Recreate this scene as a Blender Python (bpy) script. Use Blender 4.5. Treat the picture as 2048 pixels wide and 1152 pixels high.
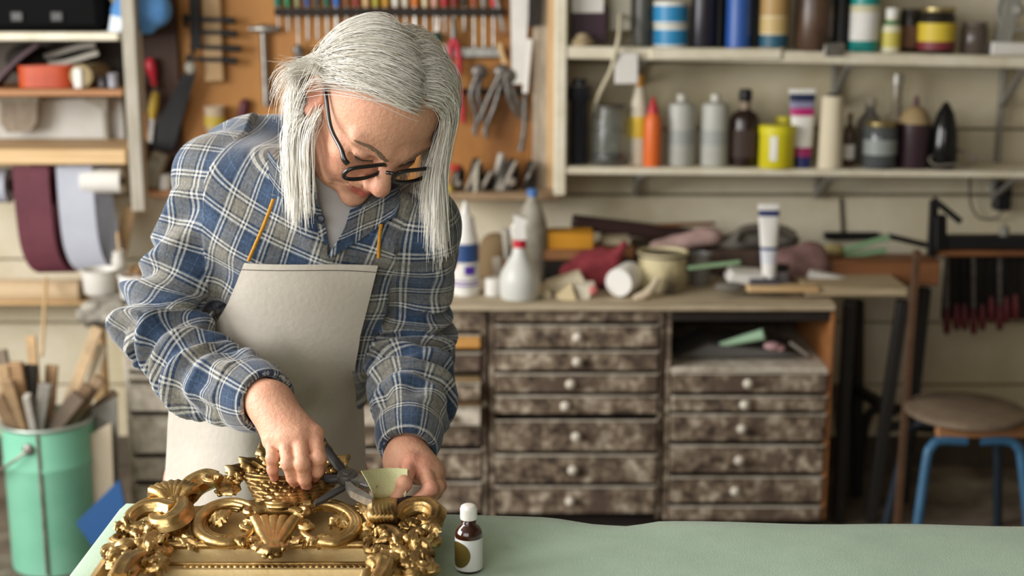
import bpy, bmesh, math, random
import numpy as np
from mathutils import Vector, Matrix

for _o in list(bpy.data.objects):
    bpy.data.objects.remove(_o)
SC = bpy.context.scene
COL = SC.collection

# ------------------------------------------------------------------ camera
FPX, PITCH, ZC = 2800.0, math.radians(12.0), 1.53
cam_d = bpy.data.cameras.new('camera')
cam = bpy.data.objects.new('camera', cam_d)
COL.objects.link(cam)
cam.location = (0, 0, ZC)
cam.rotation_euler = (math.radians(90) - PITCH, 0, 0)
cam_d.sensor_width = 36.0
cam_d.lens = FPX / 2048.0 * 36.0
cam_d.clip_start = 0.05
cam_d.dof.use_dof = True
cam_d.dof.focus_distance = 1.76
cam_d.dof.aperture_fstop = 3.5
SC.camera = cam

# ------------------------------------------------------------------ light
w = bpy.data.worlds.new('world')
SC.world = w
w.use_nodes = True
w.node_tree.nodes['Background'].inputs[0].default_value = (0.80, 0.90, 1.0, 1)
w.node_tree.nodes['Background'].inputs[1].default_value = 0.8


def area(name, loc, target, sx, sy, power, col):
    l = bpy.data.lights.new(name, 'AREA')
    l.shape = 'RECTANGLE'
    l.size, l.size_y, l.energy, l.color = sx, sy, power, col
    o = bpy.data.objects.new(name, l)
    COL.objects.link(o)
    o.location = loc
    o.rotation_euler = (Vector(target) - Vector(loc)).to_track_quat('-Z', 'Y').to_euler()
    return o


area('daylight_side_window', (-2.62, 1.75, 1.75), (0.0, 2.1, 1.1), 2.4, 1.5, 150, (1.0, 0.985, 0.96))
area('daylight_front_window', (-1.15, -0.72, 1.95), (-0.3, 2.0, 1.1), 2.2, 1.3, 36, (1.0, 0.98, 0.95))
SC.view_settings.view_transform = 'Standard'
SC.view_settings.look = 'None'
SC.view_settings.exposure = -0.02
SC.view_settings.gamma = 1.0
SC.view_settings.use_curve_mapping = False

# ------------------------------------------------------------------ helpers
RNG = random.Random(7)


def at(px, py, Y):
    """world point on the sight line of a photo pixel at distance Y into the room"""
    rx, uy = (px - 1024.0) / FPX, (576.0 - py) / FPX
    dy = math.cos(PITCH) + uy * math.sin(PITCH)
    dz = -math.sin(PITCH) + uy * math.cos(PITCH)
    t = Y / dy
    return np.array([rx * t, Y, ZC + dz * t])


def atz(px, py, z):
    """world point on the sight line of a photo pixel at height z"""
    rx, uy = (px - 1024.0) / FPX, (576.0 - py) / FPX
    dy = math.cos(PITCH) + uy * math.sin(PITCH)
    dz = -math.sin(PITCH) + uy * math.cos(PITCH)
    t = (z - ZC) / dz
    return np.array([rx * t, dy * t, z])


def pm(Y, py=576):
    """metres per pixel at distance Y"""
    p = at(1024, py, Y)
    return (at(1025, py, Y) - p)[0]


def hexc(h):
    h = h.lstrip('#')
    c = [int(h[i:i + 2], 16) / 255 for i in (0, 2, 4)]
    return tuple((x / 12.92 if x <= .04045 else ((x + .055) / 1.055) ** 2.4) for x in c) + (1,)


MATS = {}


def M(name, c1, rough=.6, metal=0.0, c2=None, scale=18, detail=5, lo=.35, hi=.65, c3=None, stretch=None,
      bump=0.0, bscale=60, trans=0.0, ior=1.45, coat=0.0, spec=None, sheen=0.0, rough2=None, alpha=None, sss=0.0, c4=None):
    if name in MATS:
        return MATS[name]
    m = bpy.data.materials.new(name)
    m.use_nodes = True
    nt = m.node_tree
    b = nt.nodes['Principled BSDF']
    b.inputs['Base Color'].default_value = hexc(c1)
    b.inputs['Roughness'].default_value = rough
    b.inputs['Metallic'].default_value = metal
    b.inputs['Transmission Weight'].default_value = trans
    b.inputs['IOR'].default_value = ior
    b.inputs['Coat Weight'].default_value = coat
    b.inputs['Coat Roughness'].default_value = .12
    if spec is not None:
        b.inputs['Specular IOR Level'].default_value = spec
    if sheen:
        b.inputs['Sheen Weight'].default_value = sheen
        b.inputs['Sheen Roughness'].default_value = .5
    if sss:
        b.inputs['Subsurface Weight'].default_value = sss
        b.inputs['Subsurface Radius'].default_value = (.012, .005, .003)
        b.inputs['Subsurface Scale'].default_value = .4
    tc = nt.nodes.new('ShaderNodeTexCoord')
    vec = tc.outputs['Object']
    if stretch:
        mp = nt.nodes.new('ShaderNodeMapping')
        mp.inputs['Scale'].default_value = stretch
        nt.links.new(vec, mp.inputs['Vector'])
        vec = mp.outputs['Vector']
    if c2:
        n = nt.nodes.new('ShaderNodeTexNoise')
        n.inputs['Scale'].default_value = scale
        n.inputs['Detail'].default_value = detail
        n.inputs['Roughness'].default_value = .65
        nt.links.new(vec, n.inputs['Vector'])
        r = nt.nodes.new('ShaderNodeValToRGB')
        r.color_ramp.elements[0].position = lo
        r.color_ramp.elements[0].color = hexc(c1)
        r.color_ramp.elements[1].position = hi
        r.color_ramp.elements[1].color = hexc(c2)
        if c3:
            e = r.color_ramp.elements.new((lo + hi) / 2)
            e.color = hexc(c3)
        nt.links.new(n.outputs['Fac'], r.inputs['Fac'])
        out = r.outputs['Color']
        if c4:
            n4 = nt.nodes.new('ShaderNodeTexNoise')
            n4.inputs['Scale'].default_value = scale * .35
            n4.inputs['Detail'].default_value = 7
            nt.links.new(vec, n4.inputs['Vector'])
            r4 = nt.nodes.new('ShaderNodeValToRGB')
            r4.color_ramp.elements[0].position = .55
            r4.color_ramp.elements[1].position = .66
            nt.links.new(n4.outputs['Fac'], r4.inputs['Fac'])
            mx = nt.nodes.new('ShaderNodeMix')
            mx.data_type = 'RGBA'
            nt.links.new(r4.outputs['Color'], mx.inputs[0])
            nt.links.new(out, mx.inputs[6])
            mx.inputs[7].default_value = hexc(c4)
            out = mx.outputs[2]
        nt.links.new(out, b.inputs['Base Color'])
        if rough2 is not None:
            mr = nt.nodes.new('ShaderNodeMapRange')
            mr.inputs[3].default_value = rough
            mr.inputs[4].default_value = rough2
            nt.links.new(n.outputs['Fac'], mr.inputs[0])
            nt.links.new(mr.outputs[0], b.inputs['Roughness'])
    if bump:
        n2 = nt.nodes.new('ShaderNodeTexNoise')
        n2.inputs['Scale'].default_value = bscale
        n2.inputs['Detail'].default_value = 3
        nt.links.new(vec, n2.inputs['Vector'])
        bp = nt.nodes.new('ShaderNodeBump')
        bp.inputs['Strength'].default_value = bump
        bp.inputs['Distance'].default_value = .004
        nt.links.new(n2.outputs['Fac'], bp.inputs['Height'])
        nt.links.new(bp.outputs['Normal'], b.inputs['Normal'])
    MATS[name] = m
    return m


def nrm(v):
    v = np.asarray(v, float)
    return v / (np.linalg.norm(v) + 1e-12)


def frame_of(d, up=(0, 0, 1)):
    d = nrm(d)
    up = np.asarray(up, float)
    if abs(d @ nrm(up)) > .98:
        up = np.array([1., 0, 0]) if abs(d[0]) < .9 else np.array([0, 1., 0])
    s = nrm(np.cross(d, up))
    return s, np.cross(s, d), d      # side, up, dir


def rotz(a):
    c, s = math.cos(a), math.sin(a)
    return np.array([[c, -s, 0], [s, c, 0], [0, 0, 1.]])


def roty(a):
    c, s = math.cos(a), math.sin(a)
    return np.array([[c, 0, s], [0, 1, 0], [-s, 0, c]])


def rotx(a):
    c, s = math.cos(a), math.sin(a)
    return np.array([[1, 0, 0], [0, c, -s], [0, s, c]])


def catmull(P, n):
    P = np.asarray(P, float)
    if len(P) == 2:
        t = np.linspace(0, 1, n)[:, None]
        return P[0] * (1 - t) + P[1] * t
    Q = np.vstack([2 * P[0] - P[1], P, 2 * P[-1] - P[-2]])
    out = []
    m = len(P) - 1
    for i in range(n):
        u = i / (n - 1) * m
        k = min(int(u), m - 1)
        t = u - k
        a, b, c, d = Q[k:k + 4]
        out.append(.5 * ((2 * b) + (-a + c) * t + (2 * a - 5 * b + 4 * c - d) * t * t + (-a + 3 * b - 3 * c + d) * t ** 3))
    return np.array(out)


class G:
    """collects shapes into one mesh"""

    def __init__(s):
        s.v, s.f, s.uv = [], [], None

    def add(s, V, F):
        o = len(s.v)
        s.v.extend([tuple(map(float, p)) for p in V])
        s.f.extend([tuple(i + o for i in f) for f in F])
        return s

    def box(s, c, size, R=None, bev=None):
        hx, hy, hz = [x / 2 for x in size]
        if bev is None:
            bev = min(size) * .12
        b = min(bev, min(hx, hy, hz) * .9)
        V, F = [], []
        idx = {}
        for sx in (-1, 1):
            for sy in (-1, 1):
                for sz in (-1, 1):
                    for k, p in enumerate(((hx, hy - b, hz - b), (hx - b, hy, hz - b), (hx - b, hy - b, hz))):
                        idx[(sx, sy, sz, k)] = len(V)
                        V.append((sx * p[0], sy * p[1], sz * p[2]))
                    F.append([idx[(sx, sy, sz, k)] for k in range(3)])
        for k in range(3):
            for sg in (-1, 1):
                a, bb = [(1, 2), (0, 2), (0, 1)][k]
                q = []
                for (p, r) in ((-1, -1), (1, -1), (1, 1), (-1, 1)):
                    t = [0, 0, 0]
                    t[k], t[a], t[bb] = sg, p, r
                    q.append(idx[(*t, k)])
                F.append(q)
        for k in range(3):       # edge chamfers along axis k
            a, bb = [(1, 2), (0, 2), (0, 1)][k]
            for p in (-1, 1):
                for r in (-1, 1):
                    q = []
                    for (sg, kk) in ((-1, a), (-1, bb), (1, bb), (1, a)):
                        t = [0, 0, 0]
                        t[k], t[a], t[bb] = sg, p, r
                        q.append(idx[(*t, kk)])
                    F.append(q)
        V = np.array(V)
        if R is not None:
            V = V @ np.asarray(R).T
        return s.add(V + np.asarray(c), F)

    def tube(s, P, r, n=10, caps=True, up=(0, 0, 1), flat=1.0, closed=False, prof=None):
        """sweep along points P; r scalar or list; flat squashes along 'up'"""
        P = np.asarray(P, float)
        m = len(P)
        r = np.broadcast_to(np.asarray(r, float), (m,)) if np.ndim(r) <= 1 else r
        V = []
        sd = None
        for i in range(m):
            if closed:
                d = P[(i + 1) % m] - P[i - 1]
            else:
                d = P[min(i + 1, m - 1)] - P[max(i - 1, 0)]
            d = nrm(d)
            if sd is None:
                sd, u, _ = frame_of(d, up)
            else:
                sd = nrm(sd - d * (sd @ d))
                u = np.cross(sd, d)
            for k in range(n):
                a = 2 * math.pi * k / n
                q = 1.0 if prof is None else prof(a)
                V.append(P[i] + r[i] * q * (math.cos(a) * sd + math.sin(a) * u * flat))
        F = []
        for i in range(m if closed else m - 1):
            j = (i + 1) % m
            for k in range(n):
                l = (k + 1) % n
                F.append((i * n + k, i * n + l, j * n + l, j * n + k))
        if caps and not closed:
            F.append(tuple(range(n))[::-1])
            F.append(tuple((m - 1) * n + k for k in range(n)))
        return s.add(V, F)

    def cyl(s, a, b, r0, r1=None, n=16):
        return s.tube([a, b], [r0, r0 if r1 is None else r1], n)

    def lathe(s, c, prof, n=20, R=None, sx=1.0, sy=1.0):
        """prof: list of (radius, height)"""
        V, F = [], []
        for (r, z) in prof:
            for k in range(n):
                a = 2 * math.pi * k / n
                V.append((max(r, 1e-5) * math.cos(a) * sx, max(r, 1e-5) * math.sin(a) * sy, z))
        for i in range(len(prof) - 1):
            for k in range(n):
                l = (k + 1) % n
                F.append((i * n + k, i * n + l, (i + 1) * n + l, (i + 1) * n + k))
        F.append(tuple(range(n))[::-1])
        F.append(tuple((len(prof) - 1) * n + k for k in range(n)))
        V = np.array(V)
        if R is not None:
            V = V @ np.asarray(R).T
        return s.add(V + np.asarray(c), F)

    def ball(s, c, r, n=12, m=8, R=None):
        r = np.broadcast_to(np.asarray(r, float), (3,))
        V, F = [], []
        for i in range(m + 1):
            t = math.pi * (i / m)
            for k in range(n):
                a = 2 * math.pi * k / n
                V.append((math.sin(max(t, .02) if i < m else .02) * math.cos(a), math.sin(max(t, .02) if i < m else .02) * math.sin(a), -math.cos(t)))
        for i in range(m):
            for k in range(n):
                l = (k + 1) % n
                F.append((i * n + k, i * n + l, (i + 1) * n + l, (i + 1) * n + k))
        V = np.array(V) * r
        if R is not None:
            V = V @ np.asarray(R).T
        return s.add(V + np.asarray(c), F)

    def prism(s, poly, vec):
        """polygon (3d points) extruded by vec"""
        P = np.asarray(poly, float)
        n = len(P)
        V = np.vstack([P, P + np.asarray(vec, float)])
        F = [tuple(range(n))[::-1], tuple(range(n, 2 * n))]
        F += [(i, (i + 1) % n, n + (i + 1) % n, n + i) for i in range(n)]
        return s.add(V, F)

    def sheet(s, grid, th=.002):
        """grid of points [i][j] turned into a thin closed slab"""
        Gd = np.asarray(grid, float)
        a, b = Gd.shape[:2]
        du = np.gradient(Gd, axis=0)
        dv = np.gradient(Gd, axis=1)
        N = np.cross(du, dv)
        N /= (np.linalg.norm(N, axis=2, keepdims=True) + 1e-12)
        top, bot = Gd + N * th / 2, Gd - N * th / 2
        V = np.vstack([top.reshape(-1, 3), bot.reshape(-1, 3)])
        o = a * b
        F = []
        for i in range(a - 1):
            for j in range(b - 1):
                q = (i * b + j, (i + 1) * b + j, (i + 1) * b + j + 1, i * b + j + 1)
                F.append(q)
                F.append(tuple(o + k for k in q[::-1]))
        rim = [(0, j) for j in range(b)] + [(i, b - 1) for i in range(1, a)] + [(a - 1, j) for j in range(b - 2, -1, -1)] + [(i, 0) for i in range(a - 2, 0, -1)]
        rim = [i * b + j for i, j in rim]
        for k in range(len(rim)):
            l = (k + 1) % len(rim)
            F.append((rim[k], rim[l], o + rim[l], o + rim[k]))
        return s.add(V, F)

    def xf(s, R=None, t=(0, 0, 0), about=(0, 0, 0)):
        V = np.array(s.v) - np.asarray(about)
        if R is not None:
            V = V @ np.asarray(R).T
        s.v = [tuple(p) for p in V + np.asarray(about) + np.asarray(t)]
        return s


def obj(name, g, mat, parent=None, smooth=38, label=None, cat=None, group=None, kind=None, base=None):
    V = np.array(g.v, float)
    if parent is not None:
        o0 = np.array(parent['_o'] if '_o' in parent else (0, 0, 0))
    else:
        lo, hi = V.min(0), V.max(0)
        o0 = np.array([(lo[0] + hi[0]) / 2, (lo[1] + hi[1]) / 2, lo[2]]) if base is None else np.asarray(base)
    me = bpy.data.meshes.new(name)
    me.from_pydata((V - o0).tolist(), [], g.f)
    if g.uv is not None:
        ul = me.uv_layers.new(name='UVMap')
        ul.data.foreach_set('uv', np.asarray(g.uv, np.float32).ravel())
    me.validate()
    if smooth:
        me.polygons.foreach_set('use_smooth', [True] * len(me.polygons))
        me.set_sharp_from_angle(angle=math.radians(smooth))
    bm = bmesh.new()
    bm.from_mesh(me)
    bmesh.ops.recalc_face_normals(bm, faces=bm.faces)
    bm.to_mesh(me)
    bm.free()
    me.materials.append(mat)
    o = bpy.data.objects.new(name, me)
    COL.objects.link(o)
    if parent is not None:
        o.parent = parent
    else:
        o.location = o0
    ORIG[o.name] = o0
    o['_o'] = [float(x) for x in o0]
    if label:
        o['label'] = label
    if cat:
        o['category'] = cat
    if group:
        o['group'] = group
    if kind:
        o['kind'] = kind
    return o


ORIG = {}


def thing(name, base, label, cat, group=None):
    e = bpy.data.objects.new(name, None)
    e.empty_display_size = .05
    COL.objects.link(e)
    e.location = tuple(map(float, base))
    e['_o'] = [float(x) for x in base]
    e['label'] = label
    e['category'] = cat
    if group:
        e['group'] = group
    return e


def struct(name, g, mat, parent=None, **k):
    return obj(name, g, mat, parent, kind=None if parent else 'structure', **k)


# ------------------------------------------------------------------ smooth solid modelling on a voxel field
class Vol:
    def __init__(s, lo, hi, h):
        s.lo, s.h = np.asarray(lo, float), h
        n = np.ceil((np.asarray(hi, float) - s.lo) / h).astype(int) + 1
        s.ax = [(s.lo[i] + h * np.arange(n[i])).astype(np.float32) for i in range(3)]
        s.d = np.full(n, 1.0, np.float32)

    def _win(s, lo, hi, m):
        sl = []
        for i in range(3):
            a = int(np.clip(np.floor((lo[i] - m - s.lo[i]) / s.h), 0, s.d.shape[i]))
            b = int(np.clip(np.ceil((hi[i] + m - s.lo[i]) / s.h) + 1, 0, s.d.shape[i]))
            sl.append(slice(a, max(a, b)))
        X = s.ax[0][sl[0]][:, None, None]
        Y = s.ax[1][sl[1]][None, :, None]
        Z = s.ax[2][sl[2]][None, None, :]
        return tuple(sl), X, Y, Z

    def _mix(s, sl, b, k, op):
        a = s.d[sl]
        if a.size == 0:
            return
        if op == 'u':
            h = np.clip(.5 + .5 * (b - a) / k, 0, 1)
            s.d[sl] = b + (a - b) * h - k * h * (1 - h)
        else:           # smooth subtract
            b = -b
            h = np.clip(.5 - .5 * (b - a) / k, 0, 1)
            s.d[sl] = b + (a - b) * h + k * h * (1 - h)

    def cone(s, a, b, ra, rb=None, k=.01, op='u'):
        a, b = np.asarray(a, float), np.asarray(b, float)
        rb = ra if rb is None else rb
        m = max(ra, rb)
        lo, hi = np.minimum(a, b) - m, np.maximum(a, b) + m
        sl, X, Y, Z = s._win(lo, hi, k * 1.5 + 4 * s.h)
        d = b - a
        L = float(d @ d) + 1e-12
        px, py, pz = X - a[0], Y - a[1], Z - a[2]
        t = np.clip((px * d[0] + py * d[1] + pz * d[2]) / L, 0, 1)
        q = np.sqrt((px - t * d[0]) ** 2 + (py - t * d[1]) ** 2 + (pz - t * d[2]) ** 2) - (ra + (rb - ra) * t)
        s._mix(sl, q.astype(np.float32), k, op)
        return s

    def ell(s, c, r, R=None, k=.01, op='u'):
        c = np.asarray(c, float)
        r = np.broadcast_to(np.asarray(r, float), (3,))
        m = r.max() if R is not None else r
        sl, X, Y, Z = s._win(c - m, c + m, k * 1.5 + 4 * s.h)
        px, py, pz = X - c[0], Y - c[1], Z - c[2]
        if R is not None:
            R = np.asarray(R)
            px, py, pz = (R[0, 0] * px + R[1, 0] * py + R[2, 0] * pz, R[0, 1] * px + R[1, 1] * py + R[2, 1] * pz,
                          R[0, 2] * px + R[1, 2] * py + R[2, 2] * pz)
        k0 = np.sqrt((px / r[0]) ** 2 + (py / r[1]) ** 2 + (pz / r[2]) ** 2)
        k1 = np.sqrt((px / r[0] ** 2) ** 2 + (py / r[1] ** 2) ** 2 + (pz / r[2] ** 2) ** 2) + 1e-9
        s._mix(sl, (k0 * (k0 - 1) / k1).astype(np.float32), k, op)
        return s

    def chain(s, P, R, k=.008):
        for i in range(len(P) - 1):
            s.cone(P[i], P[i + 1], R[i], R[i + 1], k)
        return s

    def mesh(s):
        """surface nets"""
        d = s.d
        ins = d < 0
        n = np.array(d.shape) - 1
        cnt = np.zeros(n, np.int8)
        for i in (0, 1):
            for j in (0, 1):
                for k in (0, 1):
                    cnt += ins[i:n[0] + i, j:n[1] + j, k:n[2] + k]
        act = (cnt > 0) & (cnt < 8)
        I = np.argwhere(act)
        idx = np.full(n, -1, np.int64)
        idx[act] = np.arange(len(I))
        acc = np.zeros((len(I), 3))
        num = np.zeros(len(I))
        corners = [(i, j, k) for i in (0, 1) for j in (0, 1) for k in (0, 1)]
        for a in corners:
            for ax in range(3):
                if a[ax]:
                    continue
                b = list(a)
                b[ax] = 1
                pa, pb = I + np.array(a), I + np.array(b)
                da = d[pa[:, 0], pa[:, 1], pa[:, 2]]
                db = d[pb[:, 0], pb[:, 1], pb[:, 2]]
                cr = (da < 0) != (db < 0)
                t = np.where(cr, da / np.where(cr, da - db, 1), 0)
                p = np.array(a, float)[None] + 0 * acc
                p[:, ax] += t
                acc += p * cr[:, None]
                num += cr
        V = (I + acc / num[:, None]) * s.h + s.lo
        F = []
        for ax in range(3):
            sl0, sl1 = [slice(None)] * 3, [slice(None)] * 3
            sl0[ax], sl1[ax] = slice(0, -1), slice(1, None)
            A, B = ins[tuple(sl0)], ins[tuple(sl1)]
            E = np.argwhere(A != B)
            u, v = (ax + 1) % 3, (ax + 2) % 3
            ok = (E[:, u] > 0) & (E[:, v] > 0) & (E[:, u] < n[u]) & (E[:, v] < n[v])
            E = E[ok]
            fl = A[E[:, 0], E[:, 1], E[:, 2]]
            eu, ev = np.eye(3, dtype=int)[u], np.eye(3, dtype=int)[v]
            q = [E, E - eu, E - eu - ev, E - ev]
            q = np.stack([idx[c[:, 0], c[:, 1], c[:, 2]] for c in q], 1)
            q[fl] = q[fl][:, ::-1]
            F.append(q[:, ::-1])
        return V, np.vstack(F)


def G_from(V, F):
    g = G()
    g.v = [tuple(p) for p in V]
    g.f = [tuple(int(i) for i in f) for f in F]
    return g


def vnoise(P, scale, seed=0):
    """cheap smooth noise, about -1..1"""
    r = np.random.RandomState(seed)
    out = np.zeros(len(P))
    for i in range(7):
        k = r.normal(size=3)
        k = k / np.linalg.norm(k) * scale * r.uniform(.6, 1.5)
        out += np.sin(P @ k + r.uniform(0, 6.28))
    return out / 2.6


def sample(vol, P):
    """trilinear distance"""
    q = (np.asarray(P, float) - vol.lo) / vol.h
    n = np.array(vol.d.shape)
    q = np.clip(q, 0, n - 1.001)
    i = q.astype(int)
    t = q - i
    out = 0
    for a in (0, 1):
        for b in (0, 1):
            for c in (0, 1):
                wt = (t[:, 0] if a else 1 - t[:, 0]) * (t[:, 1] if b else 1 - t[:, 1]) * (t[:, 2] if c else 1 - t[:, 2])
                out = out + wt * vol.d[i[:, 0] + a, i[:, 1] + b, i[:, 2] + c]
    return out


def grad(vol, P, e=.004):
    g = np.stack([sample(vol, P + np.eye(3)[i] * e) - sample(vol, P - np.eye(3)[i] * e) for i in range(3)], 1)
    return g / (np.linalg.norm(g, axis=1, keepdims=True) + 1e-9)


def clip(vol, c, nvec, rad):
    c = np.asarray(c, float)
    sl, X, Y, Z = vol._win(c - rad, c + rad, 0)
    pl = (X - c[0]) * nvec[0] + (Y - c[1]) * nvec[1] + (Z - c[2]) * nvec[2]
    vol.d[sl] = np.maximum(vol.d[sl], pl.astype(np.float32))



# ================================================================== the room
WY = 4.40          # back wall face
m_wall = M('wall_paint', '#dcd4bf', .75, c2='#c6ba9a', scale=2.2, detail=9, lo=.36, hi=.66, c4='#b5a67f', bump=.25, bscale=25)
m_wallp = M('plain_plaster', '#a79f92', .8, c2='#978f82', scale=3, bump=.1)
m_floor = M('floor_concrete', '#776c5e', .8, c2='#54493e', scale=5, detail=8, c4='#a89f8e', bump=.3, bscale=30)
struct('floor', G().box((.2, 1.4, -.05), (6.1, 6.4, .1), bev=.001), m_floor)
struct('ceiling', G().box((.2, 1.4, 2.75), (6.1, 6.4, .1), bev=.001), m_wallp)
wb = struct('wall_back', G().box((.2, WY + .09, 1.35), (6.1, .12, 2.7), bev=.001), m_wall, base=(0, WY, 0))
zz = .065
k = 0
while zz < 2.7:
    hgt = .208
    jj = RNG.uniform(-.003, .002)
    top = min(zz + hgt, 2.7)
    struct('board', G().box((.2, WY + .012 + jj, (zz + top) / 2), (6.0, .036, top - zz - .005), bev=.004), m_wall, wb)
    zz += hgt
    k += 1
struct('baseboard_back', G().box((.2, WY - .012, .05), (5.9, .02, .1)), M('baseboard_brown', '#4a4036', .7, c2='#5d5244', scale=9))


def wall_with_window(name, axis, pos, a0, a1, wa0, wa1, wz0, wz1, sgn):
    """wall slab pieces around an opening"""
    g = G()
    th = .12
    for (p0, p1, z0, z1) in ((a0, wa0, 0, 2.7), (wa1, a1, 0, 2.7), (wa0, wa1, 0, wz0), (wa0, wa1, wz1, 2.7)):
        c = ((p0 + p1) / 2, (z0 + z1) / 2)
        if axis == 'x':
            g.box((pos + sgn * th / 2, c[0], c[1]), (th, p1 - p0, z1 - z0), bev=.0005)
        else:
            g.box((c[0], pos + sgn * th / 2, c[1]), (p1 - p0, th, z1 - z0), bev=.0005)
    return struct(name, g, m_wallp)


wall_with_window('wall_left', 'x', -2.80, -1.1, 4.6, .5, 3.0, .95, 2.5, -1)
wall_with_window('wall_front', 'y', -.9, -2.92, 3.3, -2.3, .0, 1.25, 2.6, -1)
struct('wall_right', G().box((3.25, 1.4, 1.35), (.1, 6.4, 2.7), bev=.001), m_wallp)
m_win = M('window_white_paint', '#e6e4dc', .5)
g = G()
for y in (.53, 1.33, 2.16, 2.97):
    g.box((-2.86, y, 1.725), (.06, .05, 1.55))
for z in (.98, 1.75, 2.47):
    g.box((-2.86, 1.75, z), (.06, 2.4, .05))
struct('window_1', g, m_win)
g = G()
for x in (-2.27, -1.5, -.75, -.03):
    g.box((x, -.96, 1.925), (.05, .06, 1.35))
for z in (1.28, 1.9, 2.57):
    g.box((-1.15, -.96, z), (2.3, .06, .05))
struct('window_2', g, m_win)

# ================================================================== work table with the green cloth
TZ = .857
TL, TR, TN, TF = -.512, 1.42, .80, 1.715
m_tab = M('table_wood', '#8a6a48', .6, c2='#6e5237', scale=6, stretch=(1, 8, 8))
tb = thing('work_table', ((TL + TR) / 2, (TN + TF) / 2, 0), 'wooden work table under the green felt cloth in the foreground', 'table')
obj('table_top', G().box(((TL + TR) / 2, (TN + TF) / 2, TZ - .024), (TR - TL - .01, TF - TN - .01, .04)), m_tab, tb)
for lx in (TL + .07, TR - .07):
    for ly in (TN + .07, TF - .07):
        obj('leg', G().box((lx, ly, (TZ - .044) / 2), (.065, .065, TZ - .044)), m_tab, tb)
for ly in (TN + .07, TF - .07):
    obj('rail', G().box(((TL + TR) / 2, ly, TZ - .09), (TR - TL - .21, .025, .09)), m_tab, tb)
for lx in (TL + .07, TR - .07):
    obj('rail', G().box((lx, (TN + TF) / 2, TZ - .09), (.025, TF - TN - .21, .09)), m_tab, tb)

# cloth: flat on the table, folded over its four edges, wavy at the far side
edge_px = [(-.60, 1008), (-.37, 1018), (-.05, 1034), (.05, 1038), (.105, 1051), (.15, 1056), (.19, 1047), (.30, 1048), (.42, 1052), (.62, 1055), (1.5, 1060)]


def far_y(x):
    xs = [e[0] for e in edge_px]
    return atz(1024, float(np.interp(x, xs, [e[1] for e in edge_px])), TZ + .003)[1]


xs = np.concatenate([[-.13, -.10, -.06], np.linspace(-.03, 0, 4), np.linspace(0.02, TR - TL - .02, 90), TR - TL + np.array([0, .01, .012, .012])])
ys = np.concatenate([[0, 0, 0, .0], np.linspace(.01, 1, 40), [1.0, 1.0, 1.0, 1.0]])
grid = np.zeros((len(xs), len(ys), 3))
for i, xo in enumerate(xs):
    x = TL + xo
    drop_x = 0
    if xo < 0:
        drop_x = [.13, .10, .06, .03, .018, .008, 0][i] if i < 7 else 0
        x = TL - .006 - .012 * min(1, drop_x / .03)
    j2 = i - (len(xs) - 4)
    if j2 >= 0:
        drop_x = [0, .02, .07, .13][j2]
        x = TR + .004 + .006 * (j2 > 0)
    fy = far_y(x)
    for j, yt in enumerate(ys):
        y = TN - .006 + yt * (fy - TN + .006)
        drop = drop_x
        if j < 4:
            drop = max(drop, [.16, .10, .04, .01][j])
            y = TN - .010
        if j >= len(ys) - 4:
            q = j - (len(ys) - 4)
            drop = max(drop, [.004, .012, .05, .12][q])
            y = fy + [.004, .006, .007, .006][q]
        z = TZ + .004 - drop + .0012 * math.sin(x * 23 + y * 9) * math.sin(y * 31) * (drop == 0)
        grid[i, j] = (x, y, z)
m_cloth = M('green_felt', '#a9c3aa', .95, c2='#98b39b', scale=9, detail=9, lo=.3, hi=.7, bump=.35, bscale=700, sheen=.25)
cg = G().sheet(grid, .003)
obj('cloth', cg, m_cloth, label='pale green felt cloth spread over the work table', cat='cloth', smooth=80)

# ================================================================== back of the workshop
BF = 3.80                                  # front of the drawer units
BT_Z = at(1200, 604, BF)[2]                # worktop height
m_cream = M('cream_shelf_paint', '#e6dfca', .6, c2='#cfc5a8', scale=14, detail=8, lo=.4, hi=.75, bump=.15, bscale=60)
m_pine = M('pale_pine', '#d8b98c', .6, c2='#c4a171', scale=5, stretch=(1, 6, 14), lo=.3, hi=.7)
m_pinev = M('pale_pine_upright', '#cfae80', .6, c2='#b8946a', scale=6, stretch=(12, 12, 1), lo=.3, hi=.7)
m_oak = M('brown_oak', '#8a5a36', .55, c2='#6b4327', scale=6, stretch=(1, 8, 14), lo=.3, hi=.7)
m_redw = M('reddish_wood', '#b07f55', .6, c2='#96663f', scale=6, stretch=(1, 8, 14), lo=.3, hi=.7)
m_black = M('black_metal', '#141313', .45, .3)
m_blackp = M('black_plastic', '#131213', .5)
m_iron = M('dark_iron', '#57524e', .42, .7, c2='#7d7872', scale=40)
m_steel2 = M('tool_steel', '#a9a6a0', .38, .9, c2='#7f7b75', scale=30)
m_white = M('white_plastic', '#e8e6e0', .5)
m_whitep = M('white_paper', '#e4e2dc', .8, c2='#d6d3cc', scale=9)
m_greyw = M('weathered_grey_wood', '#b3ada0', .75, c2='#97907f', scale=7, stretch=(10, 10, 1), lo=.3, hi=.7)
m_drw = M('paint_splashed_brown', '#3d3028', .7, c2='#cfc3ae', scale=26, detail=10, lo=.36, hi=.68, c3='#83725f', c4='#5d4c40', bump=.25, bscale=60)
m_drw2 = M('paint_splashed_pale', '#8f8371', .75, c2='#ddd4c4', scale=26, detail=9, lo=.30, hi=.62, c3='#beb3a2', c4='#cdc3b2', bump=.25, bscale=60)
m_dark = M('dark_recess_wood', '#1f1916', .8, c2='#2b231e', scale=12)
m_glass = M('clear_jar_glass', '#eef2ee', .04, trans=.95, ior=1.25)
m_lidm = M('tin_lid', '#b9a878', .35, .9)


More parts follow.
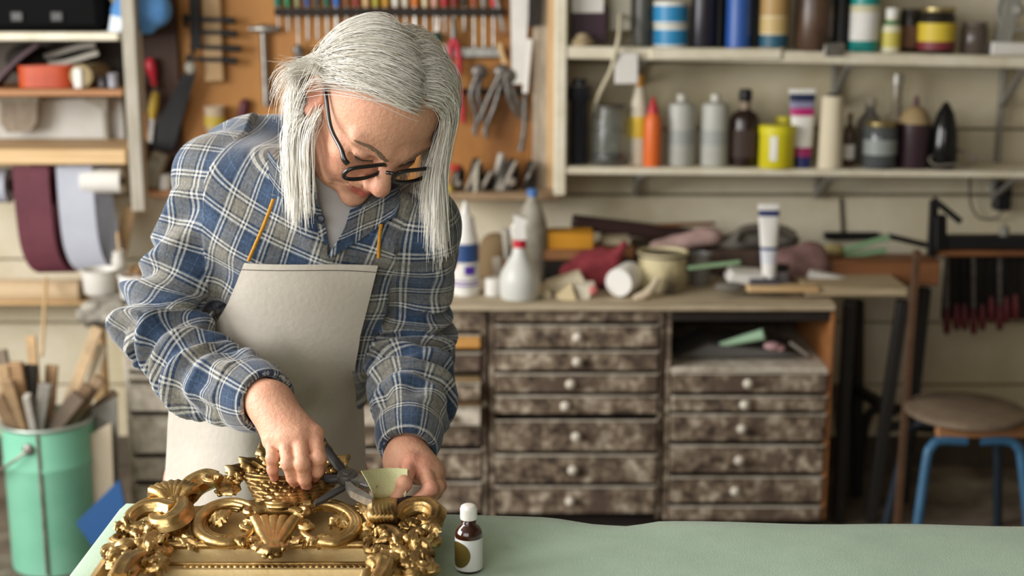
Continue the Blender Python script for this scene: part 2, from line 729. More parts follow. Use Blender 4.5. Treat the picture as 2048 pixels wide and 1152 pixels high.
def bar(a, b, wd, th, up=(0, 0, 1), bev=None):
    """box beam between two points, wd across, th along up"""
    a, b = np.asarray(a, float), np.asarray(b, float)
    sd, u, d = frame_of(b - a, up)
    return G().box((a + b) / 2, (np.linalg.norm(b - a), wd, th), R=np.stack([d, sd, u], 1), bev=bev)


def lathe_px(x0, x1, yt, zb, Y, prof, n=20):
    c = at((x0 + x1) / 2, 600, Y)
    r = (x1 - x0) / 2 * pm(Y, (yt + 300) / 2)
    H = at((x0 + x1) / 2, yt, Y)[2] - zb
    xx = at((x0 + x1) / 2, yt, Y)[0]
    return G().lathe((xx, Y, zb), [(r * a, H * b) for a, b in prof], n)


JAR = [(0, 0), (.93, 0), (1, .04), (1, .80), (.86, .88), (.86, .90), (0, .90)]
JARL = [(0, .89), (.92, .89), (.94, .91), (.94, .98), (.88, 1), (0, 1)]
HOLLOW = [(0, 0), (.93, 0), (1, .05), (1, .72), (.80, .86), (.80, .98), (.74, .98), (.74, .86), (.92, .71), (.92, .08), (0, .08)]
BOT = [(0, 0), (.94, 0), (1, .03), (1, .58), (.92, .66), (.45, .78), (.36, .84), (.36, .90), (0, .90)]
BOTC = [(0, .88), (.44, .88), (.44, .98), (.38, 1), (0, 1)]
SQZ = [(0, 0), (.94, 0), (1, .03), (1, .58), (.92, .68), (.62, .76), (0, .76)]
SQZC = [(0, .75), (.64, .75), (.60, .82), (.30, .92), (.14, .99), (.08, 1), (0, 1)]
TIN = [(0, 0), (1, 0), (1.03, .015), (1, .03), (1, .96), (1.03, .975), (1.0, .99), (.94, .985), (.92, .95), (0, .95)]
TUBB = [(0, 0), (.84, 0), (.88, .03), (.97, .93), (1.03, .95), (1.03, 1.0), (.94, 1.0), (.92, .94), (.83, .10), (0, .10)]
BAND = lambda a, b, r=1.012: [(r * .98, a), (r, a), (r, b), (r * .98, b)]


def vessel(name, label, cat, x0, x1, yt, zb, Y, prof, mat, parts=(), group=None, n=20):
    xx = at((x0 + x1) / 2, yt, Y)[0]
    if not parts:
        return obj(name, lathe_px(x0, x1, yt, zb, Y, prof, n), mat, label=label, cat=cat, group=group, smooth=45)
    e = thing(name, (xx, Y, zb), label, cat, group)
    obj('body', lathe_px(x0, x1, yt, zb, Y, prof, n), mat, e, smooth=45)
    for (pn, pmt, pp) in parts:
        obj(pn, lathe_px(x0, x1, yt, zb, Y, pp, n), pmt, e, smooth=45)
    return e


def slab(name, x0, x1, y0, y1, Y0, depth, mat, label=None, cat=None, parent=None, group=None, th=None, bev=.004):
    """board facing the camera between photo rows y0..y1 at front distance Y0"""
    a, b = at(x0, (y0 + y1) / 2, Y0), at(x1, (y0 + y1) / 2, Y0)
    zt, zb = at((x0 + x1) / 2, y0, Y0)[2], at((x0 + x1) / 2, y1, Y0)[2]
    g = G().box(((a[0] + b[0]) / 2, Y0 + depth / 2, (zt + zb) / 2), (abs(b[0] - a[0]), depth, abs(zt - zb)), bev=bev)
    return obj(name, g, mat, parent, label=label, cat=cat, group=group)


# ---------------------------------------------------------------- drawer units and worktop
def zpx(py, Y=BF):
    return at(1200, py, Y)[2]


def unit(name, x0, x1, label, rows, mat, knobs=None, kx=None, top=622, cubby=None):
    X0, X1 = at(x0, 800, BF)[0], at(x1, 800, BF)[0]
    e = thing(name, ((X0 + X1) / 2, BF + .28, 0), label, 'drawer unit', 'paint splashed drawer units under the worktop')
    zt = BT_Z - .024
    cx, wd = (X0 + X1) / 2, X1 - X0
    zc1 = zpx(cubby[1]) if cubby else None
    th = .014
    # carcass
    for x in (X0 + th / 2, X1 - th / 2):
        obj('side_panel', G().box((x, BF + .285, zt / 2 + .02), (th - .001, .56, zt - .04), bev=.002), M('orange_wood_side', '#a8703c', .6, c2='#8a5830', scale=9) if (cubby and x > cx) else mat, e)
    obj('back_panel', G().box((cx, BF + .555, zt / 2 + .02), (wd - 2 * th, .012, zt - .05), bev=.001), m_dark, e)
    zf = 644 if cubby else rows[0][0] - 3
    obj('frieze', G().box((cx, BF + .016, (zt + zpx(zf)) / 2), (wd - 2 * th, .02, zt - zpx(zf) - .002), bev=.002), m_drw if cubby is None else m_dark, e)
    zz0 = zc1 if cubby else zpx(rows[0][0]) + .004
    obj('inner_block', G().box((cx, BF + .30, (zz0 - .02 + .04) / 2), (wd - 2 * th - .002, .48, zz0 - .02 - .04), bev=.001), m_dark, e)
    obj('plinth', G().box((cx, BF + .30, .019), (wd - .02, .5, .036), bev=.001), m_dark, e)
    if cubby:
        obj('cubby_shelf', G().box((cx, BF + .27, zc1 - .004), (wd - 2 * th - .002, .53, .014), bev=.002), m_drw2, e)
    for i, (y0, y1, out, mm) in enumerate(rows):
        z1, z0 = zpx(y0), zpx(y1)
        fr = BF - .004 - out
        d = obj('drawer', G().box((cx, fr + .009, (z0 + z1) / 2), (wd - 2 * th - .006, .018, z1 - z0 - .004), bev=.003), mm, e)
        obj('drawer_lip', G().box((cx, fr + .004, z1 - .004), (wd - 2 * th - .004, .022, .004), bev=.001), m_drw2, d)
        if out > .01:
            obj('drawer_box', G().box((cx, fr + .09, (z0 + z1) / 2), (wd - 2 * th - .012, .15, z1 - z0 - .012), bev=.002), m_pine, d)
        kxx = at(kx[i] if kx and kx[i] else (x0 + x1) / 2, 800, BF)[0]
        if kx is None or kx[i]:
            kz = (z0 + z1) / 2 + .002
            obj('knob', G().lathe((kxx, fr, kz), [(.0001, .0), (.006, .0), (.005, .008), (.012, .013), (.0145, .019), (.012, .025), (.0001, .028)], 12, R=rotx(math.pi / 2)), M('pale_knob', '#ece5d6', .5, c2='#c9bfae', scale=60), d, smooth=60)
    return e


m_drw3 = M('orange_drawer_front', '#d8a866', .6, c2='#c48a40', scale=9, stretch=(1, 6, 10))
unit('drawer_unit', 250, 608, 'pale peeling drawer unit half hidden behind the person, nearest the green drum',
     [(690, 742, 0, m_drw2), (746, 762, 0, m_drw2), (766, 824, 0, m_drw2), (830, 908, 0, m_drw2), (914, 962, 0, m_drw2), (968, 1030, 0, m_drw2)], m_drw2)
unit('drawer_unit', 612, 974, 'brown drawer unit with an orange drawer, two drawers pulled out, beside the apron',
     [(666, 698, .004, m_drw3), (703, 744, 0, m_drw), (757, 795, .035, m_drw), (803, 843, .045, m_drw2), (850, 892, 0, m_drw), (898, 957, 0, m_drw), (962, 1024, 0, m_drw)], m_drw, kx=[None, None, 780, 900, 780, 780, 780])
unit('drawer_unit', 979, 1326, 'paint-splashed drawer unit in the middle, behind the amber bottle',
     [(648, 697, 0, m_drw), (700, 742, 0, m_drw), (745, 786, 0, m_drw), (789, 829, 0, m_drw), (836, 901, .008, m_drw), (905, 965, .008, m_drw), (970, 1028, 0, m_drw)], m_drw, kx=[1153, 1153, 1140, 1130, 1152, 1146, 1141])
unit('drawer_unit', 1331, 1664, 'dark drawer unit with an open cubby at its top, farthest right',
     [(743, 786, 0, m_drw), (790, 823, 0, m_drw), (826, 883, 0, m_drw), (888, 946, 0, m_drw), (951, 1006, 0, m_drw), (1010, 1042, 0, m_drw)], m_drw, kx=[1492, 1487, 1483, 1480, 1474, None], cubby=(646, 738))
# iron pull on the drawer that stands out
p0 = at(872, 838, BF - .05)
XW0, XW1 = at(256, 610, BF)[0], at(1670, 606, BF)[0]
m_top = M('worktop_wood', '#c9bca2', .65, c2='#a8977a', scale=8, detail=8, stretch=(1, 5, 8), c4='#b5a78c', bump=.2, bscale=50)
obj('worktop', G().box(((XW0 + XW1) / 2, BF + .285, BT_Z - .012), (XW1 - XW0, .61, .022), bev=.004), m_top, label='long pale worn worktop laid over the drawer units', cat='worktop')
g = G()
xe, xe1 = at(152, 610, BF)[0], XW0 - .002
g.box(((xe + xe1) / 2, BF + .245, BT_Z - .036), (xe1 - xe, .55, .072), bev=.026)
obj('bench_end', g, M('plaster_grey_stone', '#b5afa3', .85, c2='#6f6a60', scale=26, detail=8, lo=.35, hi=.6, bump=.4, bscale=60), label='thick rounded grey bench end block at the left of the worktop', cat='bench end', base=((xe + xe1) / 2, BF + .25, BT_Z - .072))
slab('bench_post', 192, 214, 655, 1040, BF + .06, .05, m_pinev, 'upright pine post carrying the grey bench end', 'post')

# ---------------------------------------------------------------- right hand shelves
SY, SD = 4.15, .225


def shelf_z(x, which):
    X = [at(1130, 0, SY)[0], at(2040, 0, SY)[0]]
    z = [at(1130, 92, SY)[2], at(2040, 112, SY)[2]] if which == 'u' else [at(1130, 334, SY)[2], at(2040, 342, SY)[2]]
    return float(np.interp(x, X, z)) if X[0] <= x <= X[1] else z[0] + (z[1] - z[0]) * (x - X[0]) / (X[1] - X[0])


SH = thing('wall_shelves', (at(1580, 200, SY)[0], SY + SD / 2, at(1580, 350, SY)[2] - .02), 'cream painted wall shelves holding jars, tins and bottles', 'shelves')
xa, xb = at(1124, 200, SY)[0], at(2110, 200, SY)[0]
for wch, th in (('u', .036), ('l', .022)):
    a = np.array([xa, SY + SD / 2, shelf_z(xa, wch) - th / 2])
    b = np.array([xb, SY + SD / 2, shelf_z(xb, wch) - th / 2])
    obj('shelf_board', bar(a, b, SD, th, bev=.004), m_cream, SH)
slab('shelf_batten', 1300, 1564, 96, 120, SY - .008, .012, m_cream, parent=SH)
slab('upright', 1110, 1134, -160, 392, SY - .005, .24, m_cream, parent=SH)
m_brk = M('grey_bracket', '#9a9892', .5, .5)
for (x, y0, y1, w) in ((1276, 124, 166, 'u'), (1672, 120, 210, 'u'), (2010, 138, 330, 'u'), (1272, 352, 392, 'l'), (1636, 356, 396, 'l'), (1992, 362, 400, 'l')):
    zt = shelf_z(at(x, y0, SY)[0], w) - (.036 if w == 'u' else .022)
    X = at(x, y0, SY + .2)[0]
    zb = at(x, y1, SY + SD)[2]
    g = bar((X, SY + SD - .010, zt - .001), (X, SY + SD - .010, zb), .028, .012)
    g.add(*[(h.v, h.f) for h in [bar((X, SY + .015, zt - .005), (X, SY + SD - .012, zt - .005), .028, .008)]][0])
    g.add(*[(h.v, h.f) for h in [bar((X, SY + .05, zt - .012), (X, SY + SD - .016, max(zb + .01, zt - .13)), .016, .012)]][0])
    obj('bracket', g, m_brk, SH)
slab('clip', 1648, 1690, 86, 112, SY - .016, .012, m_steel2, parent=SH)

c_ = lambda h, r=.5, **k: M('paint_' + h[1:] + ('%d' % (r * 100)), h, r, **k)


def on_u(x, **k):
    return shelf_z(at(x, 100, SY + .1)[0], 'u') + .001


def on_l(x):
    return shelf_z(at(x, 320, SY + .1)[0], 'l') + .001


UY = SY + .085
LY = SY + .075
slab('paint_tub_box', 1144, 1214, 10, 86, UY - .03, .07, c_('#3a2430'), 'dark plum box with a white label, first on the upper right shelf', 'box')
slab('label_card', 1144, 1208, -20, 26, UY - .035, .004, m_whitep, 'white paper card on the plum box, upper right shelf', 'card')
vessel('crumpled_rag', 'crumpled beige rag at the left end of the upper right shelf', 'rag', 1140, 1190, 66, on_u(1165), UY - .055, [(0, 0), (.9, 0), (1, .3), (.7, .6), (.5, .9), (.2, 1), (0, 1)], M('rag_beige', '#b5a382', .95, c2='#8d7c5e', scale=40, bump=.8, bscale=40), n=9)
slab('transformer_box', 1218, 1264, -30, 62, UY, .06, c_('#a7a292'), 'pale grey transformer box with a hanging beige cable', 'box')
cb = catmull([at(1241, 30, UY - .01), at(1238, 70, SY - .02), at(1232, 100, SY - .03), at(1222, 140, SY - .01), at(1200, 185, SY + .04), at(1186, 225, SY + .10)], 30)
obj('cable', G().tube(cb, .0065, 8), c_('#c9bfa4', .7), label='beige cable hanging from the upper right shelf', cat='cable')
slab('price_tag_card', 1230, 1276, 106, 168, SY - .022, .004, m_whitep, 'white card tag hanging from the upper right shelf edge', 'card')
vessel('dark_bottle', 'slim charcoal bottle beside the two white and blue tins', 'bottle', 1268, 1306, -70, on_u(1287), UY + .02, BOT, c_('#4a4a44', .4))
for i, (yt, zb, lb) in enumerate(((50, on_u(1340), 'white and blue tin, lower of the stacked pair on the upper shelf'), (2, None, 'white and blue tin, upper of the stacked pair on the upper shelf'))):
    if zb is None:
        zb = at(1340, 49, UY)[2]
    vessel('tin', lb, 'tin', 1308, 1376, yt, zb, UY, TIN, c_('#dcdcd2', .4), [('blue_band', c_('#2b86b8', .4), BAND(.12, .80)), ('lid', c_('#e3e1d6', .4), [(0, .94), (.96, .94), (.96, 1), (0, 1)])])
vessel('jar', 'black-violet jar with a grey highlight right of the stacked tins', 'jar', 1384, 1432, -60, on_u(1408), UY, JAR, c_('#2a2630', .3))
vessel('can', 'plain black can behind the blue tin on the upper shelf', 'can', 1426, 1458, -70, on_u(1442), UY + .05, TIN, c_('#171717', .4))
vessel('tin', 'tall royal blue tin on the upper right shelf', 'tin', 1457, 1506, -90, on_u(1481), UY - .01, TIN, c_('#2f5aa6', .35), [('emblem_patch', c_('#b08a4c', .5), [(0, .5), (.2, .5), (.2, .51), (0, .51)])])
vessel('can', 'plain black can between the blue tin and the cream tin', 'can', 1500, 1528, -60, on_u(1514), UY + .05, TIN, c_('#1b1a1a', .4))
vessel('tin', 'cream and tan tin with a blue foot on the upper right shelf', 'tin', 1525, 1582, -90, on_u(1553), UY - .01, TIN, c_('#d9c9a0', .45), [('tan_band', c_('#b3925a', .45), BAND(.36, .60)), ('blue_foot', c_('#2c5a70', .45), BAND(.0, .16)), ('lower_band', c_('#c9ae74', .45), BAND(.18, .34))])
vessel('jar', 'wide brown jar of stain on the upper right shelf', 'jar', 1594, 1672, -60, on_u(1633), UY, JAR, c_('#5c4534', .3, c2='#3d2e24', scale=14))
vessel('can', 'black can left of the teal bottle on the upper shelf', 'can', 1668, 1706, -60, on_u(1687), UY + .03, TIN, c_('#191818', .4))
vessel('bottle', 'teal bottle with a white label on the upper right shelf', 'bottle', 1709, 1766, -120, on_u(1737), UY - .01, BOT, c_('#1f8c86', .35), [('label', m_whitep, BAND(.10, .36)), ('tape', c_('#c9c3a0', .6), BAND(.36, .42)), ('cap', m_white, BOTC)])
vessel('small_bottle', 'small cream bottle with a green neck band and yellow label', 'bottle', 1766, 1804, 16, on_u(1785), UY - .02, [(0, 0), (.95, 0), (1, .05), (1, .52), (.85, .62), (.62, .68), (.62, .8), (0, .8)], c_('#d9d5b8', .45),
       [('label', c_('#c9bd58', .5), BAND(.12, .46)), ('neck_band', c_('#3f7a4a', .5), [(.6, .62), (.86, .62), (.66, .72), (.6, .72)]), ('cap', m_white, [(0, .78), (.68, .78), (.68, .98), (.6, 1), (0, 1)])])
vessel('jar', 'narrow dark jar with a brown label beside the yellow labelled jar', 'jar', 1803, 1842, 8, on_u(1822), UY + .03, JAR, c_('#2d2823', .3), [('label', c_('#7d5b46', .6), BAND(.1, .55))])
vessel('jar', 'dark jar with a yellow and red label and a brass lid', 'jar', 1840, 1912, 14, on_u(1876), UY - .01, JAR, c_('#26221d', .15), [('label', c_('#d9bf3c', .5), BAND(.26, .66)), ('red_label_foot', c_('#7d3038', .5), BAND(.08, .26)), ('lid', m_lidm, JARL)])
vessel('jar', 'small smoky jar near the right end of the upper shelf', 'jar', 1924, 1976, 44, on_u(1950), UY, JAR, c_('#5a5049', .2), [('lid', c_('#6b6259', .4), JARL)])
slab('carton', 1984, 2060, 84, 112, UY - .03, .06, m_whitep, 'small white carton at the right end of the upper shelf', 'box')
g = bar(at(2004, 86, UY + .01), at(2030, -30, UY + .01), .03, .05)
obj('desk_fan', g.tube([at(2035 + 40 * math.cos(t), 20 + 40 * math.sin(t), UY) for t in np.linspace(0, 6.28, 25)[:-1]], .006, 8, closed=True).ball(at(2035, 20, UY), (.02, .03, .02)), c_('#8f8d84', .5), label='grey clip-on machine with a round guard, right end of upper shelf', cat='machine')

# lower shelf
vessel('torch', 'long navy-black torch with a side knob, first on the lower shelf', 'torch', 1133, 1184, 158, on_l(1158), LY, [(0, 0), (.70, 0), (.72, .04), (.72, .72), (.95, .78), (.95, .90), (.6, .93), (.55, 1), (0, 1)], c_('#23262f', .3),
       [('ring', c_('#8e8c86', .4), BAND(.90, .93, .7))])
obj('knob', G().lathe(at(1110, 200, LY - .02), [(.0001, 0), (.02, 0), (.022, .006), (.02, .03), (.0001, .03)], 18, R=roty(math.pi / 2)), m_blackp, label='round black knob with a pale face sticking out beside the torch', cat='knob')
vessel('jar', 'clear glass jar with dark dregs on the lower shelf', 'jar', 1183, 1256, 210, on_l(1219), LY, HOLLOW, m_glass, [('dregs', c_('#2a1c1a', .4), [(0, .085), (.9, .085), (.9, .19), (0, .19)]), ('lid', c_('#57534a', .5), [(0, .96), (.86, .96), (.86, 1.0), (0, 1.0)])], n=24)
vessel('bottle', 'tall cream bottle with an amber cap and yellow label', 'bottle', 1261, 1299, 150, on_l(1280), LY + .02, [(0, 0), (.95, 0), (1, .03), (1, .55), (.9, .66), (.55, .82), (.5, .88), (0, .88)], c_('#cfc6b0', .5), [('label', c_('#d9b93a', .5), BAND(.30, .54)), ('cap', c_('#b9812e', .4), [(0, .87), (.52, .87), (.5, 1), (0, 1)])])
vessel('squeeze_bottle', 'orange squeeze bottle with a red pointed tip', 'bottle', 1289, 1325, 193, on_l(1307), LY - .035, SQZ, c_('#dc6a2c', .4), [('tip', c_('#b8262e', .4), SQZC)])
for x0, lb in ((1336, 'pale grey plastic bottle next to the orange squeeze bottle'), (1404, 'pale grey plastic bottle next to the dark brown square bottle')):
    vessel('plastic_bottle', lb, 'bottle', x0, x0 + 56, 188, on_l(x0 + 28), LY, [(0, 0), (.9, 0), (1, .03), (1, .80), (.92, .86), (.35, .90), (.32, .92), (0, .92)], c_('#b3b4ac', .45), [('cap', c_('#c9c6ba', .5), [(0, .91), (.36, .91), (.34, 1), (0, 1)]), ('print_band', c_('#9c9f9c', .5), BAND(.30, .50))])
vessel('square_bottle', 'dark brown square-shouldered bottle with a black stopper', 'bottle', 1462, 1521, 178, on_l(1491), LY, [(0, 0), (.98, 0), (1, .02), (1, .60), (.85, .68), (.40, .73), (.36, .84), (0, .84)], c_('#2a1c18', .25), [('label', c_('#40302a', .6), BAND(.12, .48)), ('neck_ring', c_('#8d7a66', .4), [(.3, .74), (.40, .74), (.40, .86), (.3, .86)]), ('stopper', m_blackp, [(0, .84), (.42, .84), (.46, .90), (.46, .96), (.36, 1), (0, 1)])], n=8)
vessel('tub', 'yellow tub with a white label on the lower shelf', 'tub', 1520, 1590, 250, on_l(1555), LY - .04, [(0, 0), (.95, 0), (1, .04), (1, .80), (0, .80)], c_('#cfc41e', .45), [('lid', c_('#d8cf25', .45), [(0, .80), (1.04, .80), (1.04, .98), (.98, 1), (0, 1)])])
vessel('tub', 'small yellow tub behind the larger yellow tub', 'tub', 1552, 1584, 232, on_l(1568), LY + .05, [(0, 0), (1, 0), (1, .9), (0, .9)], c_('#c9bd2a', .45), [('lid', c_('#d0c638', .45), [(0, .9), (1.06, .9), (1.06, 1), (0, 1)])])


def tube_upright(name, label, x0, x1, yt, yb, Y, zb, bands, tilt=0.0, lean=0.0):
    """squeezed tube standing on its cap: round at the foot, flat crimp at the top"""
    p = at((x0 + x1) / 2, yt, Y)
    w = (x1 - x0) / 2 * pm(Y, yt)
    H = p[2] - zb
    e = thing(name, (p[0], Y, zb), label, 'tube')
    sx = at((x0 + x1) / 2, yb, Y)[0] - p[0]

    def loft(a, b, mat, nm, k=1.0):
        V, F = [], []
        n, m = 20, 8
        for i in range(m):
            t = a + (b - a) * i / (m - 1)
            wx = w * (.62 + .38 * t) * k
            wy = w * (.62 * (1 - t) + .05 * t) * k
            for j in range(n):
                an = 2 * math.pi * j / n
                V.append((p[0] + sx * (1 - t) + wx * math.cos(an), Y + wy * math.sin(an) + lean * t, zb + H * t))
        for i in range(m - 1):
            for j in range(n):
                F.append((i * n + j, i * n + (j + 1) % n, (i + 1) * n + (j + 1) % n, (i + 1) * n + j))
        F += [tuple(range(n))[::-1], tuple((m - 1) * n + j for j in range(n))]
        obj(nm, G().add(V, F), mat, e, smooth=60)
    for i, (a, b, mat) in enumerate(bands):
        loft(a, b, mat, 'cap' if i == 0 else 'band')
    return e


tube_upright('paint_tube', 'upright navy, magenta and white paint tube on the lower shelf', 1578, 1632, 178, 325, LY - .03, on_l(1605), [(0, .14, c_('#22286a', .4)), (.14, .26, c_('#a82a68', .4)), (.26, .66, m_white), (.66, .76, c_('#b52a72', .4)), (.76, .84, c_('#8c8aa8', .4)), (.84, .94, c_('#23304e', .4)), (.94, 1, m_white)])
vessel('thread_cone', 'tall cream cylinder standing on the lower shelf', 'cylinder', 1641, 1691, 192, on_l(1666), LY - .04, [(0, 0), (1, 0), (1, .02), (.86, .98), (.8, 1), (0, 1)], c_('#d6cbb0', .7), [('plug', m_blackp, [(0, .98), (.45, .98), (.4, 1.03), (0, 1.03)])])
vessel('small_bottle', 'small brown bottle with a white label beside the cream cylinder', 'bottle', 1689, 1713, 226, on_l(1701), LY - .01, BOT, c_('#4a3628', .3), [('label', m_whitep, BAND(.15, .42)), ('cap', c_('#6b5844', .5), BOTC)])
vessel('bottle', 'smoky grey bottle behind the glass jar with a tin lid', 'bottle', 1716, 1768, 196, on_l(1742), LY + .05, BOT, c_('#6d6a66', .3), [('cap', c_('#a89f8e', .5), BOTC)])
vessel('jar', 'squat glass jar with a tin lid on the lower shelf', 'jar', 1730, 1796, 242, on_l(1763), LY - .03, JAR, c_('#4d5152', .1), [('lid', m_lidm, JARL), ('label', c_('#8d9490', .4), BAND(.30, .62))])
vessel('bottle', 'tall thin-necked clear bottle behind the plum bottle', 'bottle', 1768, 1824, 148, on_l(1796), LY + .06, [(0, 0), (.95, 0), (1, .03), (1, .42), (.85, .5), (.38, .58), (.34, .9), (0, .9)], c_('#8a7f6e', .2), [('cap', c_('#a9a69c', .35, metal=.5), [(0, .89), (.42, .89), (.42, 1), (0, 1)])])
vessel('bottle', 'plum-dark bottle with a tan shoulder and bent spout', 'bottle', 1800, 1866, 192, on_l(1833), LY - .01, [(0, 0), (.95, 0), (1, .04), (1, .62), (0, .62)], c_('#3b2a30', .3), [('shoulder', c_('#a08a64', .5), [(0, .62), (.98, .62), (.7, .78), (.3, .86), (0, .86)]), ('spout', c_('#5a3638', .5), [(0, .85), (.22, .85), (.12, 1), (0, 1)])])
vessel('teardrop_bottle', 'glossy black teardrop bottle at the end of the lower shelf', 'bottle', 1865, 1921, 202, on_l(1893), LY - .03, [(0, 0), (.85, 0), (.95, .06), (1, .25), (.92, .55), (.6, .82), (.2, .97), (0, 1)], c_('#141414', .12))
obj('cable_coil', G().tube(catmull([at(1905 + 46 * math.cos(t), 318 + (15 + 4 * math.sin(3 * t)) * math.sin(t), LY - .06 - .02 * math.sin(t)) for t in np.linspace(0, 11.8, 40)], 90), .004, 6), c_('#6d675c', .6), label='thin dark cable coiled at the end of the lower shelf', cat='cable')


def wrap_px(xa, xb2, ya, yb2, Y, rad, xc, mat, name, par):
    """printed patch on a round vessel"""
    gp = []
    cx = at(xc, (ya + yb2) / 2, Y)
    for t in np.linspace(0, 1, 10):
        px = xa + (xb2 - xa) * t
        a = math.asin(max(-.98, min(.98, (px - xc) * pm(Y, ya) / rad)))
        gp.append([(cx[0] + rad * 1.015 * math.sin(a), Y - rad * 1.015 * math.cos(a), at(xc, ya + (yb2 - ya) * s, Y)[2]) for s in (0, 1)])
    return obj(name, G().sheet(gp, .0006), mat, par, smooth=60)


_tub = [o for o in bpy.data.objects if o.get('label') == 'yellow tub with a white label on the lower shelf'][0]
wrap_px(1521, 1548, 270, 318, LY - .04, 35 * pm(LY - .04, 275), 1555, m_whitep, 'label', _tub)

# ---------------------------------------------------------------- tool board
PY_ = 4.335
m_ply = M('orange_plywood', '#bd8642', .6, c2='#87582a', scale=2.6, detail=8, lo=.36, hi=.68, c3='#ae763a', stretch=(1.2, 1, .5), bump=.05)
tbx0, tbx1 = at(284, 200, PY_)[0], at(1072, 200, PY_)[0]
zt_, zb_ = at(700, -190, PY_)[2], at(700, 394, PY_)[2]
TBD = thing('tool_board', ((tbx0 + tbx1) / 2, PY_ + .03, zb_), 'orange plywood tool board covered with hanging hand tools', 'tool board')
obj('panel', G().box(((tbx0 + tbx1) / 2, PY_ + .012, (zt_ + zb_) / 2), (tbx1 - tbx0, .018, zt_ - zb_), bev=.002), m_ply, TBD)
slab('side_post', 1066, 1098, -190, 396, PY_ - .05, .09, M('worn_grey_post', '#b3a592', .7, c2='#8d8070', scale=8, stretch=(8, 8, 1.2), c4='#6b5d4f'), parent=TBD)
slab('edge_strip', 1094, 1113, -190, 396, PY_ - .055, .095, m_pinev, parent=TBD)
slab('bottom_ledge', 868, 1120, 386, 402, PY_ - .16, .165, M('ledge_wood', '#a98f70', .7, c2='#8a7156', scale=9, stretch=(1, 5, 5)), parent=TBD)
slab('bottom_ledge', 284, 420, 380, 396, PY_ - .10, .105, m_redw, parent=TBD)
slab('bottom_rail', 420, 868, 386, 396, PY_ - .03, .03, m_oak, parent=TBD)
TY = PY_ - .02


def flatbar(pts, wpx, Y, th, mat, nm, parent):
    a, b = at(*pts[0], Y), at(*pts[1], Y)
    return obj(nm, bar(a, b, th, wpx * pm(Y, pts[0][1]), up=np.cross(nrm(b - a), (0, 1, 0))), mat, parent)


# screwdriver rack
slab('tool_rack', 548, 1008, 16, 32, PY_ - .045, .042, m_dark, 'dark slotted rack bar holding the row of screwdrivers', 'rack')
cols = [('teal', '#1f6a58'), ('green', '#2f7a4a'), ('olive', '#8d8a5e'), ('blue', '#2c4f8a'), ('charcoal', '#3a3a38'), ('dark green', '#1f5a44'), ('bright blue', '#2f64b0'), ('brown', '#7d4a2c'), ('wine red', '#8a2f2c'), ('blond wood', '#c9a878'),
        ('olive yellow', '#a89f3c'), ('ochre', '#b98a2a'), ('white', '#d8d4c8'), ('ivory', '#cfc9b6'), ('orange', '#c9702c'), ('cream', '#d9c9a4'), ('pinkish', '#c99a88'), ('crimson', '#a82a34'), ('dark red', '#7d2426'), ('black', '#26221f'), ('rust', '#9a4a30'), ('grey', '#8a8680'), ('scarlet', '#c23038')]
for i, (cn, ch) in enumerate(cols):
    x = 556 + i * 19.6
    Y = PY_ - .024
    tip = RNG.choice((62, 80, 96, 112)) if i != 6 else 112
    e = thing('screwdriver', at(x, tip, Y), 'screwdriver with a %s handle hanging in the rack bar' % cn, 'screwdriver', 'screwdrivers in the rack bar')
    w_ = RNG.uniform(5.5, 8)
    r = w_ * pm(Y, 0)
    z0, z1 = at(x, 14, Y)[2], at(x, -40, Y)[2]
    X = at(x, 14, Y)[0]
    obj('handle', G().lathe((X, Y, z0), [(.0001, 0), (r * .7, 0), (r, .012), (r * .9, (z1 - z0) * .5), (r, (z1 - z0) * .9), (r * .6, z1 - z0), (.0001, z1 - z0)], 10), c_(ch, .4), e, smooth=50)
    obj('shaft', G().cyl((X, Y, at(x, tip, Y)[2]), (X, Y, z0), (.0035 if i not in (6, 14) else .007), n=8), m_steel2, e)
# ball hammer
e = thing('hammer', at(532, 210, TY), 'steel hammer hanging head-up left of the screwdrivers', 'hammer')
obj('shaft', G().cyl(at(533, 212, TY), at(526, 52, TY), .011, .010, 10), m_steel2, e)
obj('head', G().tube([at(x, 58, TY - .005) for x in (498, 505, 512, 520, 530, 540, 550, 556)], [.009, .010, .008, .014, .016, .012, .009, .006], 12), m_steel2, e, smooth=60)
# bar clamps on a wooden strip
slab('wooden_strip', 405, 443, -30, 164, TY - .01, .02, m_pinev, 'pale wooden strip behind the black bar clamps', 'wood strip')
for y, x0, x1 in ((38, 366, 470), (64, 380, 474), (94, 380, 482), (118, 372, 474)):
    e = thing('bar_clamp', at((x0 + x1) / 2, y + 8, TY - .02), {38: 'topmost black bar clamp across the wooden strip', 64: 'second black bar clamp down across the wooden strip', 94: 'third black bar clamp down, with a grey handle', 118: 'lowest black bar clamp across the wooden strip'}[y], 'clamp', 'bar clamps on the wooden strip')
    obj('bar', bar(at(x0, y, TY - .022), at(x1, y + 2, TY - .022), .010, .013), m_black, e)
    obj('grip', G().cyl(at(444, y + 2, TY - .026), at(x1, y + 4, TY - .026), .011, .010, 10), m_blackp, e)
    obj('jaw', bar(at(x0 + 6, y - 10, TY - .02), at(x0 + 6, y + 16, TY - .02), .012, .012), m_black, e)
e = thing('long_clamp', at(390, 100, TY - .03), 'upright black long clamp bar at the left of the wooden strip', 'clamp')
obj('bar', bar(at(388, -40, TY - .03), at(392, 98, TY - .03), .012, .030, up=(1, 0, 0)), m_black, e)
